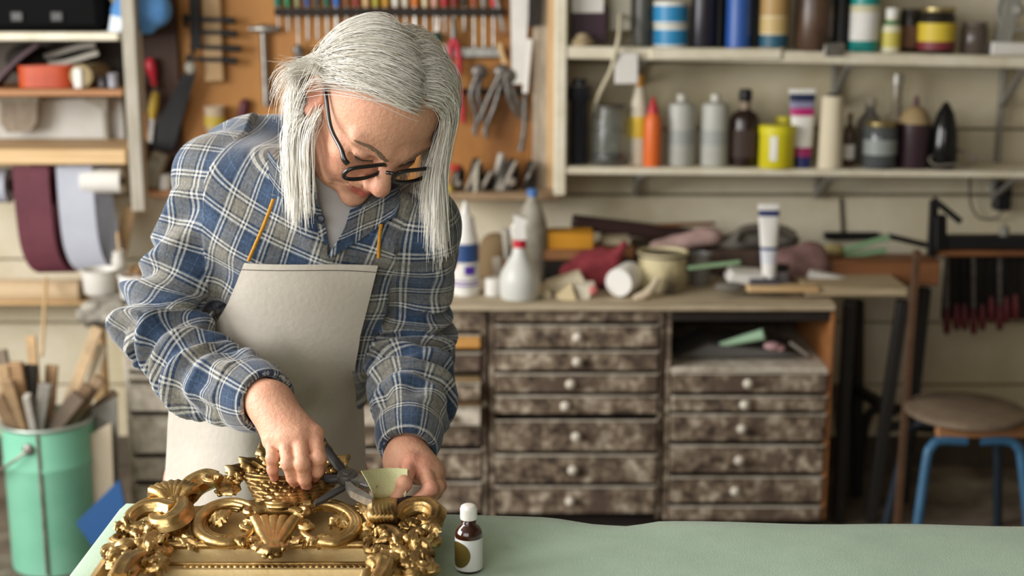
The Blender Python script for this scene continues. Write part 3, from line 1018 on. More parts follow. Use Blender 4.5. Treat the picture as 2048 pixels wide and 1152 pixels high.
# blue cap hanging on the post, handles, saw
HB = thing('blue_cap', at(280, 74, 4.10), 'blue cloth cap hanging on the grey post', 'cap')
cv = Vol(at(200, 110, 4.04) - .03, at(365, -110, 4.22) + .03, .005)
cv.ell(at(284, 2, 4.13), (.068, .045, .085), k=.02)
cv.cone(at(262, 20, 4.12), at(320, 14, 4.12), .045, .028, k=.03)
cv.cone(at(250, 30, 4.12), at(318, 30, 4.12), .035, .030, k=.03)
cv.cone(at(272, 55, 4.11), at(300, 60, 4.11), .022, .012, k=.02)
obj('crown', G_from(*cv.mesh()), M('blue_cloth', '#5b8fc4', .85, c2='#4a7cb2', scale=14), HB, smooth=180)
obj('peak', G().sheet([[at(222 + 24 * a - 6 * b, 30 + 40 * b + 6 * a, 4.085 - .01 * a) for a in np.linspace(0, 1, 6)] for b in np.linspace(0, 1, 6)], .004), M('white_peak', '#c9d3dd', .8), HB, smooth=80)
e = thing('screwdriver', at(305, 180, TY - .03), 'red bulb-handled screwdriver hanging beside the grey post', 'screwdriver')
obj('handle', G().tube([at(300, 116, TY - .03), at(301, 128, TY - .03), at(304, 145, TY - .03), at(307, 158, TY - .03), at(309, 172, TY - .03)], [.010, .018, .016, .010, .009], 12), c_('#c42c3c', .35), e, smooth=60)
obj('shaft', G().cyl(at(309, 172, TY - .03), at(313, 205, TY - .03), .004, n=8), m_steel2, e)
e = thing('chisel', at(306, 240, TY - .04), 'yellow-handled chisel hanging below the red screwdriver', 'chisel')
obj('handle', G().tube([at(311, 184, TY - .04), at(309, 200, TY - .04), at(306, 220, TY - .04), at(304, 238, TY - .04)], [.010, .015, .015, .008], 12), c_('#c2a43a', .4), e, smooth=60)
obj('blade', bar(at(304, 238, TY - .04), at(300, 285, TY - .04), .004, .014, up=(1, 0, 0)), m_steel2, e)
e = thing('hand_saw', at(320, 290, TY - .03), 'long dark saw leaning across the dark end of the tool board', 'saw')
obj('blade', G().prism([at(x, y, TY - .03) for x, y in ((372, 138), (394, 140), (346, 300), (296, 300), (300, 270))], (0, .004, 0)), m_black, e, smooth=0)
obj('end_knob', G().ball(at(381, 136, TY - .04), (.018, .014, .020)), c_('#b5b0a4', .5), e, smooth=80)
slab('rack_shadow_board', 284, 356, -190, 384, TY - .004, .012, M('rack_shadow_ply', '#4a2a16', .6, c2='#351e11', scale=5, stretch=(4, 1, 1)), 'added dark board painted as the shelf rack shadow behind the saw at the left of the tool board', 'board')  # added board: its dark colour paints the shadow of the shelf rack
obj('card_box', bar(at(300, 372, TY - .06), at(322, 306, TY - .06), .05, .05, up=(1, 0, 0)), c_('#8d8574', .8), label='tilted grey-brown card box on the tool board ledge', cat='box')
vessel('white_cup', 'small white cup on the ledge beside the card box', 'cup', 314, 344, 348, at(330, 380, TY - .05)[2] + .001, TY - .055, [(0, 0), (.8, 0), (1, 1), (.92, 1), (.74, .08), (0, .08)], m_white)
# gloves / small bits above the shoulder
vessel('paste_pot', 'pale pot with a yellow patch on the board above the plaid shoulder', 'pot', 408, 450, 212, at(430, 262, TY - .02)[2], TY - .02, TUBB, c_('#c9b59a', .6), [('label', c_('#c9b04a', .6), BAND(.2, .6))])
obj('wine_handle', G().tube([at(478, 245, TY), at(486, 225, TY), at(490, 204, TY), at(488, 198, TY)], [.010, .016, .015, .008], 10), c_('#5d2a35', .5), label='wine-red wooden tool handle left of the hammer foot', cat='tool handle')
for x, y, dx, lb in ((596, 105, 22, 'brown curved pliers partly behind the white hair'), (640, 108, -14, 'dark pincers partly behind the white hair')):
    e = thing('pliers', at(x, y + 60, TY), lb, 'pliers')
    for s in (-1, 1):
        obj('handle', G().tube(catmull([at(x, y, TY - .01), at(x + s * 8 + dx * .3, y + 22, TY - .01), at(x + s * 12 + dx, y + 60, TY - .01)], 10), [.007] * 10, 8), m_iron, e, smooth=80)
    obj('head', G().ball(at(x, y - 4, TY - .01), (.018, .008, .018)), m_iron, e, smooth=80)
# right hand part of the board: magnetic strip, pliers, pincers
slab('magnetic_strip', 878, 1002, 94, 116, TY - .012, .02, M('aluminium_strip', '#b9b7b0', .35, .7, c2='#8c8a84', scale=30, stretch=(6, 1, 1)), 'aluminium tool strip right of the white hair', 'tool strip')
e = thing('screwdriver', at(876, 90, TY - .03), 'dark green ball-handled screwdriver at the edge of the hair', 'screwdriver')
obj('handle', G().ball(at(874, 76, TY - .03), (.018, .016, .020)), c_('#1d3d34', .35), e, smooth=80)
obj('shaft', G().cyl(at(875, 66, TY - .03), at(878, 34, TY - .03), .004, n=8), m_steel2, e)
for k_, (x, y0, lb) in enumerate(((908, 46, 'red-handled pliers above the aluminium strip'), (915, 142, 'red-handled pliers below the aluminium strip'))):
    e = thing('pliers', at(x, y0 + 100, TY - .02), lb, 'pliers', 'red-handled pliers')
    obj('jaws', G().tube([at(x - 4, y0 - 12, TY - .022), at(x - 1, y0 + 10, TY - .022), at(x, y0 + 30, TY - .022)], [.005, .010, .012], 10), m_iron, e, smooth=60)
    for s in (-1, 1):
        obj('handle', G().tube(catmull([at(x, y0 + 28, TY - .022), at(x + s * 8, y0 + 55, TY - .022), at(x + s * 9 + 3, y0 + 104, TY - .022)], 10), [.007, .008, .009, .009, .009, .009, .009, .009, .008, .006], 8), c_('#b5283a', .4), e, smooth=80)
slab('tool_peg_rail', 892, 1050, 178, 188, TY - .014, .022, m_dark, 'thin dark peg rail carrying the pincers', 'rail')
for k_, (xh, yh, pl, lb) in enumerate(((955, 150, [(942, 190), (952, 232), (950, 272)], 'slim curved iron calipers on the peg rail'), (1000, 150, [(980, 190), (965, 225), (946, 262)], 'large iron pincers with long legs, centre of the peg rail'), (1012, 158, [(1018, 195), (1030, 222), (1040, 236)], 'short iron snips at the right end of the peg rail'))):
    e = thing('pincers', at(pl[-1][0], pl[-1][1], TY - .03), lb, 'pincers', 'iron pincers on the peg rail')
    for s in (0, 1):
        pp = [(xh + s * 6, yh)] + [(a + s * (12 + 8 * (b - yh) / 100), b + s * 4) for a, b in pl]
        obj('leg', G().tube(catmull([at(a, b, TY - .03 + .006 * s) for a, b in pp], 14), np.linspace(.010, .0065, 14), 8), m_iron, e, smooth=80)
    obj('jaw', G().ball(at(xh + 4, yh - 6, TY - .03), (.026, .010, .024)), m_iron, e, smooth=80)
e = thing('hand_saw', at(1045, 180, TY - .04), 'pale steel saw blade hanging at the right edge of the tool board', 'saw')
obj('blade', G().prism([at(x, y, TY - .03) for x, y in ((1020, -40), (1060, -40), (1056, 40), (1046, 168), (1024, 168))], (0, .003, 0)), m_whitep, e, smooth=0)
obj('grip', G().prism([at(x, y, TY - .045) for x, y in ((1058, -50), (1088, -50), (1084, 50), (1056, 54))], (0, .02, 0)), m_dark, e, smooth=0)
obj('steel_rule', bar(at(1059, 78, TY - .05), at(1050, 186, TY - .05), .004, .016, up=(1, 0, 0)), m_white, label='short white rule hanging in front of the grey post', cat='rule')
e = thing('try_square', at(1010, 75, TY - .02), 'worn try square with a wooden stock near the scissors', 'square')
obj('blade', bar(at(988, -20, TY - .02), at(1006, 62, TY - .02), .004, .012, up=(1, 0, 0)), m_steel2, e)
obj('stock', bar(at(992, 68, TY - .02), at(1020, 66, TY - .02), .012, .012), m_oak, e)
obj('wood_file', bar(at(998, 86, TY - .02), at(1012, 138, TY - .02), .01, .014, up=(1, 0, 0)), m_pine, label='short blond wooden file handle under the try square', cat='file')
obj('iron_rod', G().tube(catmull([at(1050, 190, TY - .03), at(1049, 250, TY - .03), at(1044, 290, TY - .03), at(1040, 302, TY - .03)], 12), np.linspace(.008, .010, 12), 8), m_iron, label='dark iron rod hanging beside the grey post', cat='rod', smooth=80)
# jumble of planes and clamps on the ledge
lz = at(980, 386, PY_ - .1)[2] + .001
for i, (x, yt, wpx, mm, lb, nm) in enumerate(((916, 330, 30, m_blackp, 'black motor body on the ledge next to the white hair', 'motor'), (950, 316, 34, m_black, 'dark iron block plane standing on the ledge', 'block_plane'), (1000, 306, 30, c_('#b5b0a6', .5), 'pale grey plaster tool behind the iron planes', 'plaster_tool'),
                                              (1022, 318, 34, m_black, 'black iron plane on edge in the middle of the ledge', 'bench_plane'), (1060, 322, 30, m_dark, 'dark wooden mallet head at the right end of the ledge', 'mallet_head'), (975, 340, 26, m_black, 'small iron clamp body between the planes', 'iron_clamp'))):
    Y = PY_ - .075 - .02 * (i % 2)
    p = at(x, yt, Y)
    w_ = wpx * pm(Y, yt) / 2
    H = p[2] - lz
    e = thing(nm, (p[0], Y, lz), lb, nm.replace('_', ' '))
    obj('body', G().tube([(p[0] - w_ * .2, Y, lz), (p[0], Y, lz + H * .4), (p[0] + w_ * .2, Y, lz + H * .75), (p[0] + w_ * .1, Y, lz + H)], [w_ * .9, w_, w_ * .8, w_ * .35], 10), mm, e, smooth=60)
    obj('lever', G().tube(catmull([(p[0] - w_, Y - .012, lz + H * .1), (p[0] - w_ * .3, Y - .03, lz + H * .5), (p[0] + w_ * .6, Y - .02, lz + H * .95)], 10), .006, 8), c_('#a39a8c', .4) if i % 2 else m_iron, e, smooth=80)
    if i in (0, 1, 3):
        obj('wheel', G().lathe((p[0] + w_ * .1, Y - w_ - .002, lz + H * .35), [(.0001, 0), (w_ * .5, 0), (w_ * .55, .004), (w_ * .3, .012), (.0001, .012)], 14, R=rotx(math.pi / 2)), c_('#8f8578', .4), e)
for x, ch, lb in ((898, '#c9a82c', 'small yellow cap on the ledge at the edge of the hair'), (952, '#c2ad3a', 'yellow-tipped pale stick leaning on the ledge')):
    if x < 910:
        obj('yellow_stopper', G().lathe(at(x, 384, PY_ - .13), [(.0001, .0), (.014, 0), (.013, .014), (.008, .02), (.0001, .02)], 12), c_(ch, .5), label=lb, cat='cap')
    else:
        obj('stick', bar(at(x - 2, 386, PY_ - .14), at(x + 2, 330, PY_ - .12), .008, .012, up=(1, 0, 0)), c_('#b5ae9c', .6), label='pale metal stick leaning against the iron planes', cat='stick')
obj('red_clip', G().ball(at(908, 335, PY_ - .12), (.022, .012, .012)), c_('#b5382c', .5), label='small red clip lying on the ledge tools by the hair', cat='clip', smooth=80)

# ---------------------------------------------------------------- left hand shelf rack
RY = 4.05
RK = thing('shelf_rack', (at(150, 300, RY)[0], RY + .15, at(260, 420, RY)[2]), 'left wall rack of three wooden shelves with a grey front post', 'rack')
slab('front_post', 246, 274, -190, 424, RY - .02, .045, m_greyw, parent=RK)
slab('thin_batten', 272, 284, 60, 226, RY + .03, .02, m_whitep, parent=RK)
slab('shelf_board', -190, 236, 64, 82, RY, .30, m_cream, parent=RK)
slab('shelf_board', -190, 246, 178, 194, RY, .30, m_redw, parent=RK)
slab('shelf_board', -190, 252, 298, 330, RY, .30, m_pine, parent=RK)
slab('back_board', -190, 248, 196, 300, RY + .31, .012, M('pale_back_board', '#d8d6d0', .8, c2='#c6c2b8', scale=5), parent=RK)
slab('dark_back_board', -190, 248, -150, 194, RY + .305, .012, M('grey_brown_back_board', '#5a534b', .8, c2='#463f38', scale=5), parent=RK)
slab('bracket', 205, 216, 194, 300, RY + .27, .03, m_greyw, parent=RK)
obj('gusset', G().prism([at(160, 196, RY + .2), at(214, 196, RY + .2), at(214, 224, RY + .2)], (0, .02, 0)), m_greyw, RK, smooth=0)
z64, z178, z298 = at(100, 64, RY)[2], at(100, 178, RY)[2], at(100, 298, RY)[2]
e = thing('tool_case', (at(90, 30, RY + .1)[0], RY + .12, z64), 'big black tool case on the top left shelf', 'case')
X0, X1 = at(-150, 40, RY + .03)[0], at(206, 40, RY + .03)[0]
obj('shell', G().box(((X0 + X1) / 2, RY + .13, z64 + .125), (X1 - X0, .22, .248), bev=.02), M('black_canvas', '#0d0d0e', .9, spec=.15), e)
obj('seam', G().box(((X0 + X1) / 2, RY + .13, z64 + .10), (X1 - X0 + .004, .224, .006), bev=.001), m_dark, e)
for xx in (20, 100):
    slab('latch', xx, xx + 26, 22, 44, RY + .012, .012, c_('#33302e', .4), parent=e)
obj('canvas_strap', G().sheet([[at(218 + 14 * math.sin(t * 3) + 26 * s, 8 + 58 * t - 12, RY + .06 - .02 * math.sin(t * 3)) for s in np.linspace(0, 1, 5)] for t in np.linspace(0, 1, 10)], .004), c_('#8f8468', .9), label='beige canvas strap beside the black case', cat='strap', smooth=80)
# middle shelf
wr = []
for t in np.linspace(0, 2 * math.pi, 40)[:-1]:
    wr.append((.075 * math.cos(t), .045 * math.sin(t)))
pc_ = at(96, 160, RY + .06)
gpt = []
for t in np.linspace(0, 2 * math.pi, 40):
    x = .080 * np.sign(math.cos(t)) * abs(math.cos(t)) ** .6
    y = .040 * np.sign(math.sin(t)) * abs(math.sin(t)) ** .8
    gpt.append([(pc_[0] + x, RY + .06 + y, z178 + .002 + .062 * s) for s in (0, .33, .66, 1)])
obj('sanding_belt', G().sheet(gpt, .003), M('orange_belt', '#b8491f', .5, c2='#a53c18', scale=14), label='orange-red sanding belt standing in a loop on the middle left shelf', cat='belt', smooth=80)
slab('white_block', 146, 164, 136, 178, RY + .01, .03, m_whitep, 'small white block beside the orange belt', 'block')
obj('card_roll', G().tube([at(162, 152, RY + .02), at(200, 146, RY + .20)], .033, 20).tube([at(161.5, 152, RY + .018), at(170, 151, RY + .06)], .027, 20), M('card_brown', '#a5936f', .8, c2='#8f7e5d', scale=12), label='open brown card roll lying on the middle left shelf', cat='roll')
for i, (y, x0, x1, ch, lb) in enumerate(((168, 92, 204, '#8b8880', 'grey paper stack under the folded sheets, middle left shelf'), (120, 96, 196, '#b3ada0', 'pale grey folded paper lying on the middle left shelf'), (106, 88, 190, '#a09b92', 'mid grey folded paper topmost of the heap, middle left shelf'))):
    Y = RY + .14 + .03 * (i == 0)
    gp = [[at(x0 + (x1 - x0) * a, y + 8 * math.sin(a * 3 + i) - 6 * b - 8 * a, Y + .12 * b) for a in np.linspace(0, 1, 9)] for b in np.linspace(0, 1, 6)]
    obj('folded_paper', G().sheet(gp, .014 if i else .05), c_(ch, .8), label=lb, cat='paper', smooth=60)
obj('leather_piece', G().sheet([[at(-20 + 95 * a, 176 - 86 * a + 22 * b * (1 - a) - 20 * math.sin(a * 3) * .4, RY + .05 + .10 * b) for a in np.linspace(0, 1, 12)] for b in np.linspace(0, 1, 6)], .012), M('plum_leather', '#4a2b33', .45, c2='#35222a', scale=14), label='plum leather sheet curled up at the left of the orange belt', cat='leather', smooth=80)
obj('dark_cloth_heap', G().ball(at(60, 120, RY + .2), (.075, .05, .05)).ball(at(110, 128, RY + .2), (.05, .04, .035)), m_dark, label='dark cloth heap behind the orange belt', cat='cloth', smooth=80)
for x, ch, lb in ((206, '#2f2a2c', 'little black tin at the right of the middle left shelf'), (226, '#8d8b92', 'crumpled grey foil piece at the right of the middle left shelf')):
    vessel('small_tin', lb, 'tin', x - 11, x + 11, 152 if x < 210 else 146, z178 + .001, RY + .04, TIN, c_(ch, .4), n=10)
# scraper and white board below
e = thing('wall_scraper', at(45, 262, RY + .22), 'wide worn scraper hanging under the middle left shelf', 'scraper')
obj('blade', G().prism([at(x, y, RY + .24) for x, y in ((2, 196), (74, 196), (74, 240), (62, 262), (14, 266), (0, 246))], (0, .010, 0)), M('worn_bristle', '#a79a88', .8, c2='#857868', scale=20, stretch=(8, 8, 1)), e, smooth=0)
obj('ferrule', bar(at(0, 198, RY + .23), at(78, 198, RY + .23), .014, .018), m_greyw, e)
# rolls hung under the lowest shelf
m_mar = M('maroon_abrasive', '#6a3440', .7, c2='#5a2a36', scale=9)
m_gry = M('pale_blue_grey_paper', '#b9bcc8', .7, c2='#aeb2be', scale=6)


def hanging_loop(name, label, x0, x1, yb, Y, mat, sx, dep=.10):
    """strip hanging in a deep loop: down the front, round the bottom, up behind"""
    zt = at(x0, 332, Y)[2]
    zb = at((x0 + x1) / 2, yb, Y)[2]
    gp = []
    pth = [(0, zt, 0), (0, zt - (zt - zb) * .35, 0), (.004, zt - (zt - zb) * .70, .006), (.016, zb + .035, .02), (.032, zb + .008, .035), (.048, zb + .002, .05), (.058, zb + .02, .07), (.050, zb + .08, .085), (.02, zt, dep)]
    for q in catmull(np.array(pth), 34):
        a, b = at(x0, 332, Y)[0], at(x1, 332, Y)[0]
        gp.append([(a + (b - a) * s + q[0] * sx, Y + q[2] + .01 * s, q[1]) for s in np.linspace(0, 1, 6)])
    return obj(name, G().sheet(gp, .002), mat, label=label, cat='abrasive strip', smooth=80)


hanging_loop('abrasive_strip', 'maroon abrasive strip hanging in a long loop under the left shelf', 24, 94, 552, RY + .02, m_mar, 1.0)
hanging_loop('abrasive_strip', 'pale grey-blue abrasive strip hanging in a loop under the left shelf', 112, 182, 548, RY + .03, m_gry, .9)
for x0, x1, y0, y1, mm, lb in ((-20, 20, 336, 406, m_gry, 'grey abrasive roll at the far left under the shelf'), (70, 112, 334, 418, m_mar, 'maroon abrasive roll behind the hanging strips'), (166, 244, 338, 386, m_whitep, 'white paper roll under the left shelf beside the grey post')):
    yy = (y0 + y1) / 2
    r = (y1 - y0) / 2 * pm(RY + .15, yy)
    Y = RY + (.16 if x0 < 160 else .06)
    e = thing('abrasive_roll', at((x0 + x1) / 2, y1, Y), lb, 'roll', 'rolls under the left shelf')
    a, b = at(x0, yy, Y), at(x1, yy, Y)
    b[2] = a[2] = max(a[2], b[2])
    obj('roll', G().cyl(a, b, r, n=24), mm, e, smooth=50)
    obj('core', G().cyl(a + [-.006, 0, 0], b + [.006, 0, 0], r * .35, n=14), m_dark, e, smooth=50)
# card tube, stick, strip
e = thing('card_tube', at(70, 605, 4.22), 'long beige card tube lying against the left wall', 'tube')
a, b = at(-120, 582, 4.24), at(164, 580, 4.24)
b[2] = a[2]
obj('wall', G().cyl(a, b, .036, n=24), M('tube_card', '#d2b894', .75, c2='#c4a985', scale=9), e, smooth=50)
obj('end_cap', G().cyl(b - [.004, 0, 0], b + [.004, 0, 0], .037, n=24), M('tube_end', '#8d7658', .8), e, smooth=50)
tk = slab('tube_cleat', -120, 175, 604, 612, 4.20, .20, m_pine, 'thin pine cleat under the card tube', 'cleat')
obj('thin_stick', G().tube([at(84, 712, 3.86), at(92, 556, 4.18)], .005, 8), m_pine, label='thin wooden stick standing up out of the green drum', cat='stick')
obj('pine_strip', bar(at(238, 516, 4.22), at(260, 414, 4.24), .012, .040, up=(1, 0, 0)), m_pinev, label='short pine strip leaning on the wall under the grey post', cat='wood strip')
# tubs on the bench end
vessel('plastic_tub', 'translucent white plastic tub at the left end of the bench', 'tub', 162, 236, 538, BT_Z + .001, BF + .12, TUBB, c_('#d3d0c8', .35))
e = vessel('white_tub', 'white tub full of wood shavings beside the plaid elbow', 'tub', 236, 316, 548, BT_Z + .001, BF + .06, TUBB, m_white)
g = G()
for i in range(26):
    p = at(276, 548, BF + .06) + np.array([RNG.uniform(-.042, .042), RNG.uniform(-.04, .04), RNG.uniform(-.012, .018)])
    a = RNG.uniform(0, 6.28)
    g.tube([p + np.array([.012 * math.cos(a + t), .012 * math.sin(a + t), .004 * t]) for t in np.linspace(0, 3, 7)], .004, 5, flat=.3)
obj('wood_shavings', g, M('shaving_wood', '#b58f63', .8, c2='#8a6644', scale=30), label='curly brown wood shavings heaped in the white tub', cat='shavings', kind='stuff')
vessel('glue_jar', 'cloudy jar with a brush stub behind the two tubs', 'jar', 222, 252, 500, BT_Z + .001, BF + .22, HOLLOW, c_('#c9c6bc', .4), [('brush_stub', m_pine, [(0, .2), (.18, .2), (.18, 1.5), (0, 1.5)])])

# ---------------------------------------------------------------- green drum with offcuts, boards beside it
DY = 3.66
db = atz(100, 1120, .002)
DY = db[1]
m_mint = M('mint_enamel', '#86c9ab', .4, c2='#79bd9f', scale=5, c4='#93d0b5')
zt = at(90, 838, DY)[2]
xt = at(95, 838, DY)[0]
rt_ = 90 * pm(DY, 838)
DR = thing('steel_drum', (xt, DY, .002), 'tall mint green steel drum full of wood offcuts', 'drum')
obj('wall', G().lathe((xt, DY, .002), [(0, 0), (rt_ * .955, 0), (rt_ * .965, .006), (rt_ * .97, zt * .70), (rt_ * 1.0, zt * .72), (rt_ * 1.0, zt * .735), (rt_ * .985, zt * .75), (rt_ * .99, zt - .002), (rt_ * .955, zt - .002), (rt_ * .94, .03), (0, .03)], 48), m_mint, DR, smooth=50)
obj('rim', G().tube([(xt + rt_ * .985 * math.cos(t), DY + rt_ * .985 * math.sin(t), zt) for t in np.linspace(0, 2 * math.pi, 49)[:-1]], .006, 8, closed=True), M('zinc_rim', '#a9b3aa', .4, .6), DR, smooth=80)
an = -1.47
sp_ = lambda a, z, o=.002: np.array([xt + (rt_ * .985 + o) * math.cos(a), DY + (rt_ * .985 + o) * math.sin(a), z])
obj('seam', G().tube([sp_(an, z, -.001) for z in np.linspace(.01, zt - .006, 14)], .005, 8), M('seam_brown', '#7d7468', .6, c2='#5b544a', scale=20), DR, smooth=80)
ea = -1.68
lug = obj('handle_lug', G().ball(sp_(ea, zt - .045, .004), (.016, .010, .016)), M('zinc_lug', '#8d8a82', .4, .6), DR, smooth=80)
hp = catmull([sp_(ea, zt - .045, .010), sp_(-1.95, zt - .075, .022), sp_(-2.3, zt - .105, .03), sp_(-2.75, zt - .120, .035), sp_(-3.1, zt - .12, .03)], 24)
obj('bail_handle', G().tube(hp, .004, 8), M('zinc_wire', '#9a968c', .4, .7), DR, smooth=80)
offs = [(78, 848, 62, 672, 20, '#c9a67a', .05, 'long pale lath standing tallest in the drum'), (30, 850, 2, 700, 22, '#8a7a68', .02, 'grey-brown lath at the left of the drum'), (50, 848, 30, 725, 30, '#b08c64', -.02, 'thick brown offcut leaning left in the drum'),
        (20, 850, 6, 730, 22, '#c0a078', -.03, 'pale offcut at the far left of the drum'), (78, 850, 92, 768, 24, '#8f8a80', -.06, 'grey flat offcut at the front of the drum'), (60, 846, 60, 730, 26, '#2f2a26', .0, 'black offcut in the middle of the drum'),
        (120, 850, 196, 655, 22, '#cdb089', .06, 'pale lath leaning far right in the drum'), (110, 848, 158, 790, 30, '#7a6a5a', -.04, 'dull brown slat leaning right at the drum front'), (140, 848, 200, 755, 24, '#a3886a', .02, 'mid brown slat leaning right in the drum'),
        (150, 846, 232, 784, 18, '#6f5a45', .04, 'dark brown rod sticking out right of the drum'), (40, 850, 14, 760, 24, '#a88a66', -.05, 'short brown block at the left front of the drum'), (68, 852, 54, 790, 14, '#bdb6aa', -.07, 'thin pale grey rod at the drum front'),
        (130, 848, 176, 770, 24, '#8b6f52', .0, 'chestnut offcut leaning right behind the slats'), (96, 848, 104, 730, 24, '#b3926b', .07, 'plain brown lath at the back of the drum'), (26, 850, -6, 790, 26, '#94785a', -.05, 'stubby brown offcut over the drum rim, far left'), (160, 850, 206, 690, 20, '#d3c4a6', .08, 'cream lath at the right back of the drum')]
for i, (xb_, yb_, xt2, yt2, wpx, ch, dy, lb) in enumerate(offs):
    a, b = at(xb_, yb_, DY + dy * .8), at(xt2, yt2, DY + dy * 1.2)
    d = nrm(b - a)
    a2 = a - d * .20
    # keep the foot inside of the drum
    fx, fy_ = a2[0] - xt, a2[1] - DY
    rr_ = math.hypot(fx, fy_)
    if rr_ > rt_ * .75:
        a2[0], a2[1] = xt + fx / rr_ * rt_ * .75, DY + fy_ / rr_ * rt_ * .75
    obj('wood_offcut', bar(a2, b, .012 + .006 * (i % 3), wpx * pm(DY, 800), up=nrm(np.cross(b - a2, (0, 1, 0)))), M('offcut_' + ch[1:], ch, .7, c2='#%02x%02x%02x' % tuple(int(int(ch[j:j + 2], 16) * .82) for j in (1, 3, 5)), scale=14), label=lb, cat='wood offcut', group='wood offcuts in the green drum')
for poly, Y, ch, lb, nm in (([(184, 818), (232, 795), (240, 1060), (190, 1080)], DY + .03, '#8d8a82', 'grey board standing behind the beige board by the drum', 'board'), ([(176, 872), (222, 846), (230, 1060), (182, 1080)], DY - .02, '#b3a68e', 'beige board standing between the drum and the blue board', 'board'),
                            ([(152, 1046), (238, 960), (256, 1040), (190, 1100)], DY - .13, '#28568c', 'blue board leaning at an angle against the green drum', 'board')):
    bt = [at(x, y, Y) for x, y in poly]
    zmin = min(p[2] for p in bt)
    g = G().prism(bt, (0, .012, 0))
    obj(nm, g, c_(ch, .6), label=lb, cat='board', smooth=0)
# wall side post under the rack
slab('floor_skirting_board', -100, 40, 1010, 1030, WY - .05, .02, c_('#8d8574', .7), 'grey wooden strip along the wall behind the green drum', 'wood strip')

# ---------------------------------------------------------------- things on the worktop
ZB = BT_Z + .001


def blob_obj(name, label, cat, balls, mat, h=.006, k=.02, floor=None, noise=0.0, seed=1, nscale=60):
    P = np.array([b[0] for b in balls])
    R = max(np.max(b[1]) for b in balls)
    v = Vol(P.min(0) - R - .03, P.max(0) + R + .03, h)
    for b in balls:
        v.ell(b[0], b[1], R=b[2] if len(b) > 2 else None, k=k)
    if floor is not None:
        clip(v, np.array([P[:, 0].mean(), P[:, 1].mean(), floor]), np.array([0, 0, -1.]), 1.0)
    V, F = v.mesh()
    if noise:
        gN_ = grad(v, V)
        V = V + gN_ * (vnoise(V, nscale, seed) * noise)[:, None]
        if floor is not None:
            V[:, 2] = np.maximum(V[:, 2], floor)
    return obj(name, G_from(V, F), mat, label=label, cat=cat, smooth=180)


# glue bottle with blue band
x0, x1 = 903, 957
vessel('glue_bottle', 'white glue bottle with a blue band and purple print on the worktop', 'bottle', x0, x1, 402, ZB, BF + .10,
       [(0, 0), (.94, 0), (1, .02), (1, .56), (.98, .60), (.86, .64), (.62, .84), (.40, .86), (0, .86)], m_white,
       [('blue_band', c_('#2c4a7c', .45), BAND(.36, .56)), ('label', m_whitep, BAND(.08, .36)), ('purple_line', c_('#5a3a9a', .5), BAND(.11, .13, 1.02)), ('purple_line', c_('#5a3a9a', .5), BAND(.15, .165, 1.02)), ('nozzle', m_white, [(0, .85), (.36, .85), (.30, .90), (.12, .985), (.08, 1), (0, 1)])], n=28)
gx = at(930, 540, BF + .10)
rg = 27 * pm(BF + .1, 540)


def patch(xa, xb2, ya, yb2, Y, rad, xc, mat, name, label, par=None):
    """printed patch on a round bottle"""
    gp = []
    cx = at(xc, (ya + yb2) / 2, Y)
    for t in np.linspace(0, 1, 8):
        px = xa + (xb2 - xa) * t
        dx = (px - xc) * pm(Y, ya)
        a = math.asin(max(-.98, min(.98, dx / rad)))
        gp.append([(cx[0] + rad * 1.03 * math.sin(a), Y - rad * 1.03 * math.cos(a), at(xc, ya + (yb2 - ya) * s, Y)[2]) for s in (0, 1)])
    return obj(name, G().sheet(gp, .0006), mat, par, label=label, smooth=60)


gb = [o for o in bpy.data.objects if o.name.startswith('glue_bottle')][0]
patch(930, 950, 528, 545, BF + .1, rg, 930, c_('#5230a0', .5), 'purple_print', None, gb)
patch(905, 914, 520, 532, BF + .1, rg, 930, c_('#d8573c', .5), 'red_print', None, gb)
# spray bottle
vessel('spray_bottle', 'translucent white trigger spray bottle with a red collar', 'bottle', 999, 1080, 488, ZB, BF + .05,
       [(0, 0), (.92, 0), (1, .05), (1, .32), (.96, .45), (.72, .62), (.42, .80), (.30, .95), (.28, 1), (0, 1)], M('milky_plastic', '#dfe0da', .35, trans=.15), [('collar', c_('#c0283a', .4), [(0, .94), (.33, .94), (.33, 1.10), (0, 1.10)])], n=28)
sb = [o for o in bpy.data.objects if o.name.startswith('spray_bottle')][0]
obj('trigger_head', G().prism([at(x, y, BF + .03) for x, y in ((1026, 480), (1052, 480), (1050, 452), (1056, 440), (1034, 432), (1026, 430), (1028, 450))], (0, .035, 0)), m_white, sb, smooth=0)
obj('trigger', G().tube(catmull([at(1030, 446, BF + .045), at(1024, 458, BF + .045), at(1026, 474, BF + .045)], 8), .004, 8), m_white, sb)
vessel('water_bottle', 'big dusty plastic bottle with a blue cap behind the spray bottle', 'bottle', 1034, 1096, 378, ZB, BF + .32, [(0, 0), (.9, 0), (1, .04), (1, .16), (.95, .2), (1, .24), (1, .50), (.95, .62), (.62, .80), (.32, .90), (.30, .93), (0, .93)],
       M('dusty_plastic', '#b5b0a2', .5, c2='#8c8678', scale=20, c4='#cfccc2'), [('cap', c_('#4a78b5', .4), [(0, .92), (.34, .92), (.34, 1), (0, 1)])], n=24)
vessel('tape_roll', 'roll of white tape standing by the spray bottle', 'tape', 970, 1003, 556, ZB, BF + .09, [(0, 0), (1, 0), (1, 1), (0, 1)], m_whitep)
obj('masking_tape', G().tube([at(988, 540, BF + .22), at(1004, 538, BF + .22)], .038, 24), c_('#c9c4b6', .7), label='grey-white tape roll on edge behind the white tape', cat='tape')
blob_obj('brown_bag', 'brown paper bag sagging behind the glue bottle', 'bag', [(at(990, 505, BF + .36), (.05, .04, .06)), (at(985, 540, BF + .36), (.05, .04, .06))], c_('#7d684a', .85), floor=ZB, noise=.004)
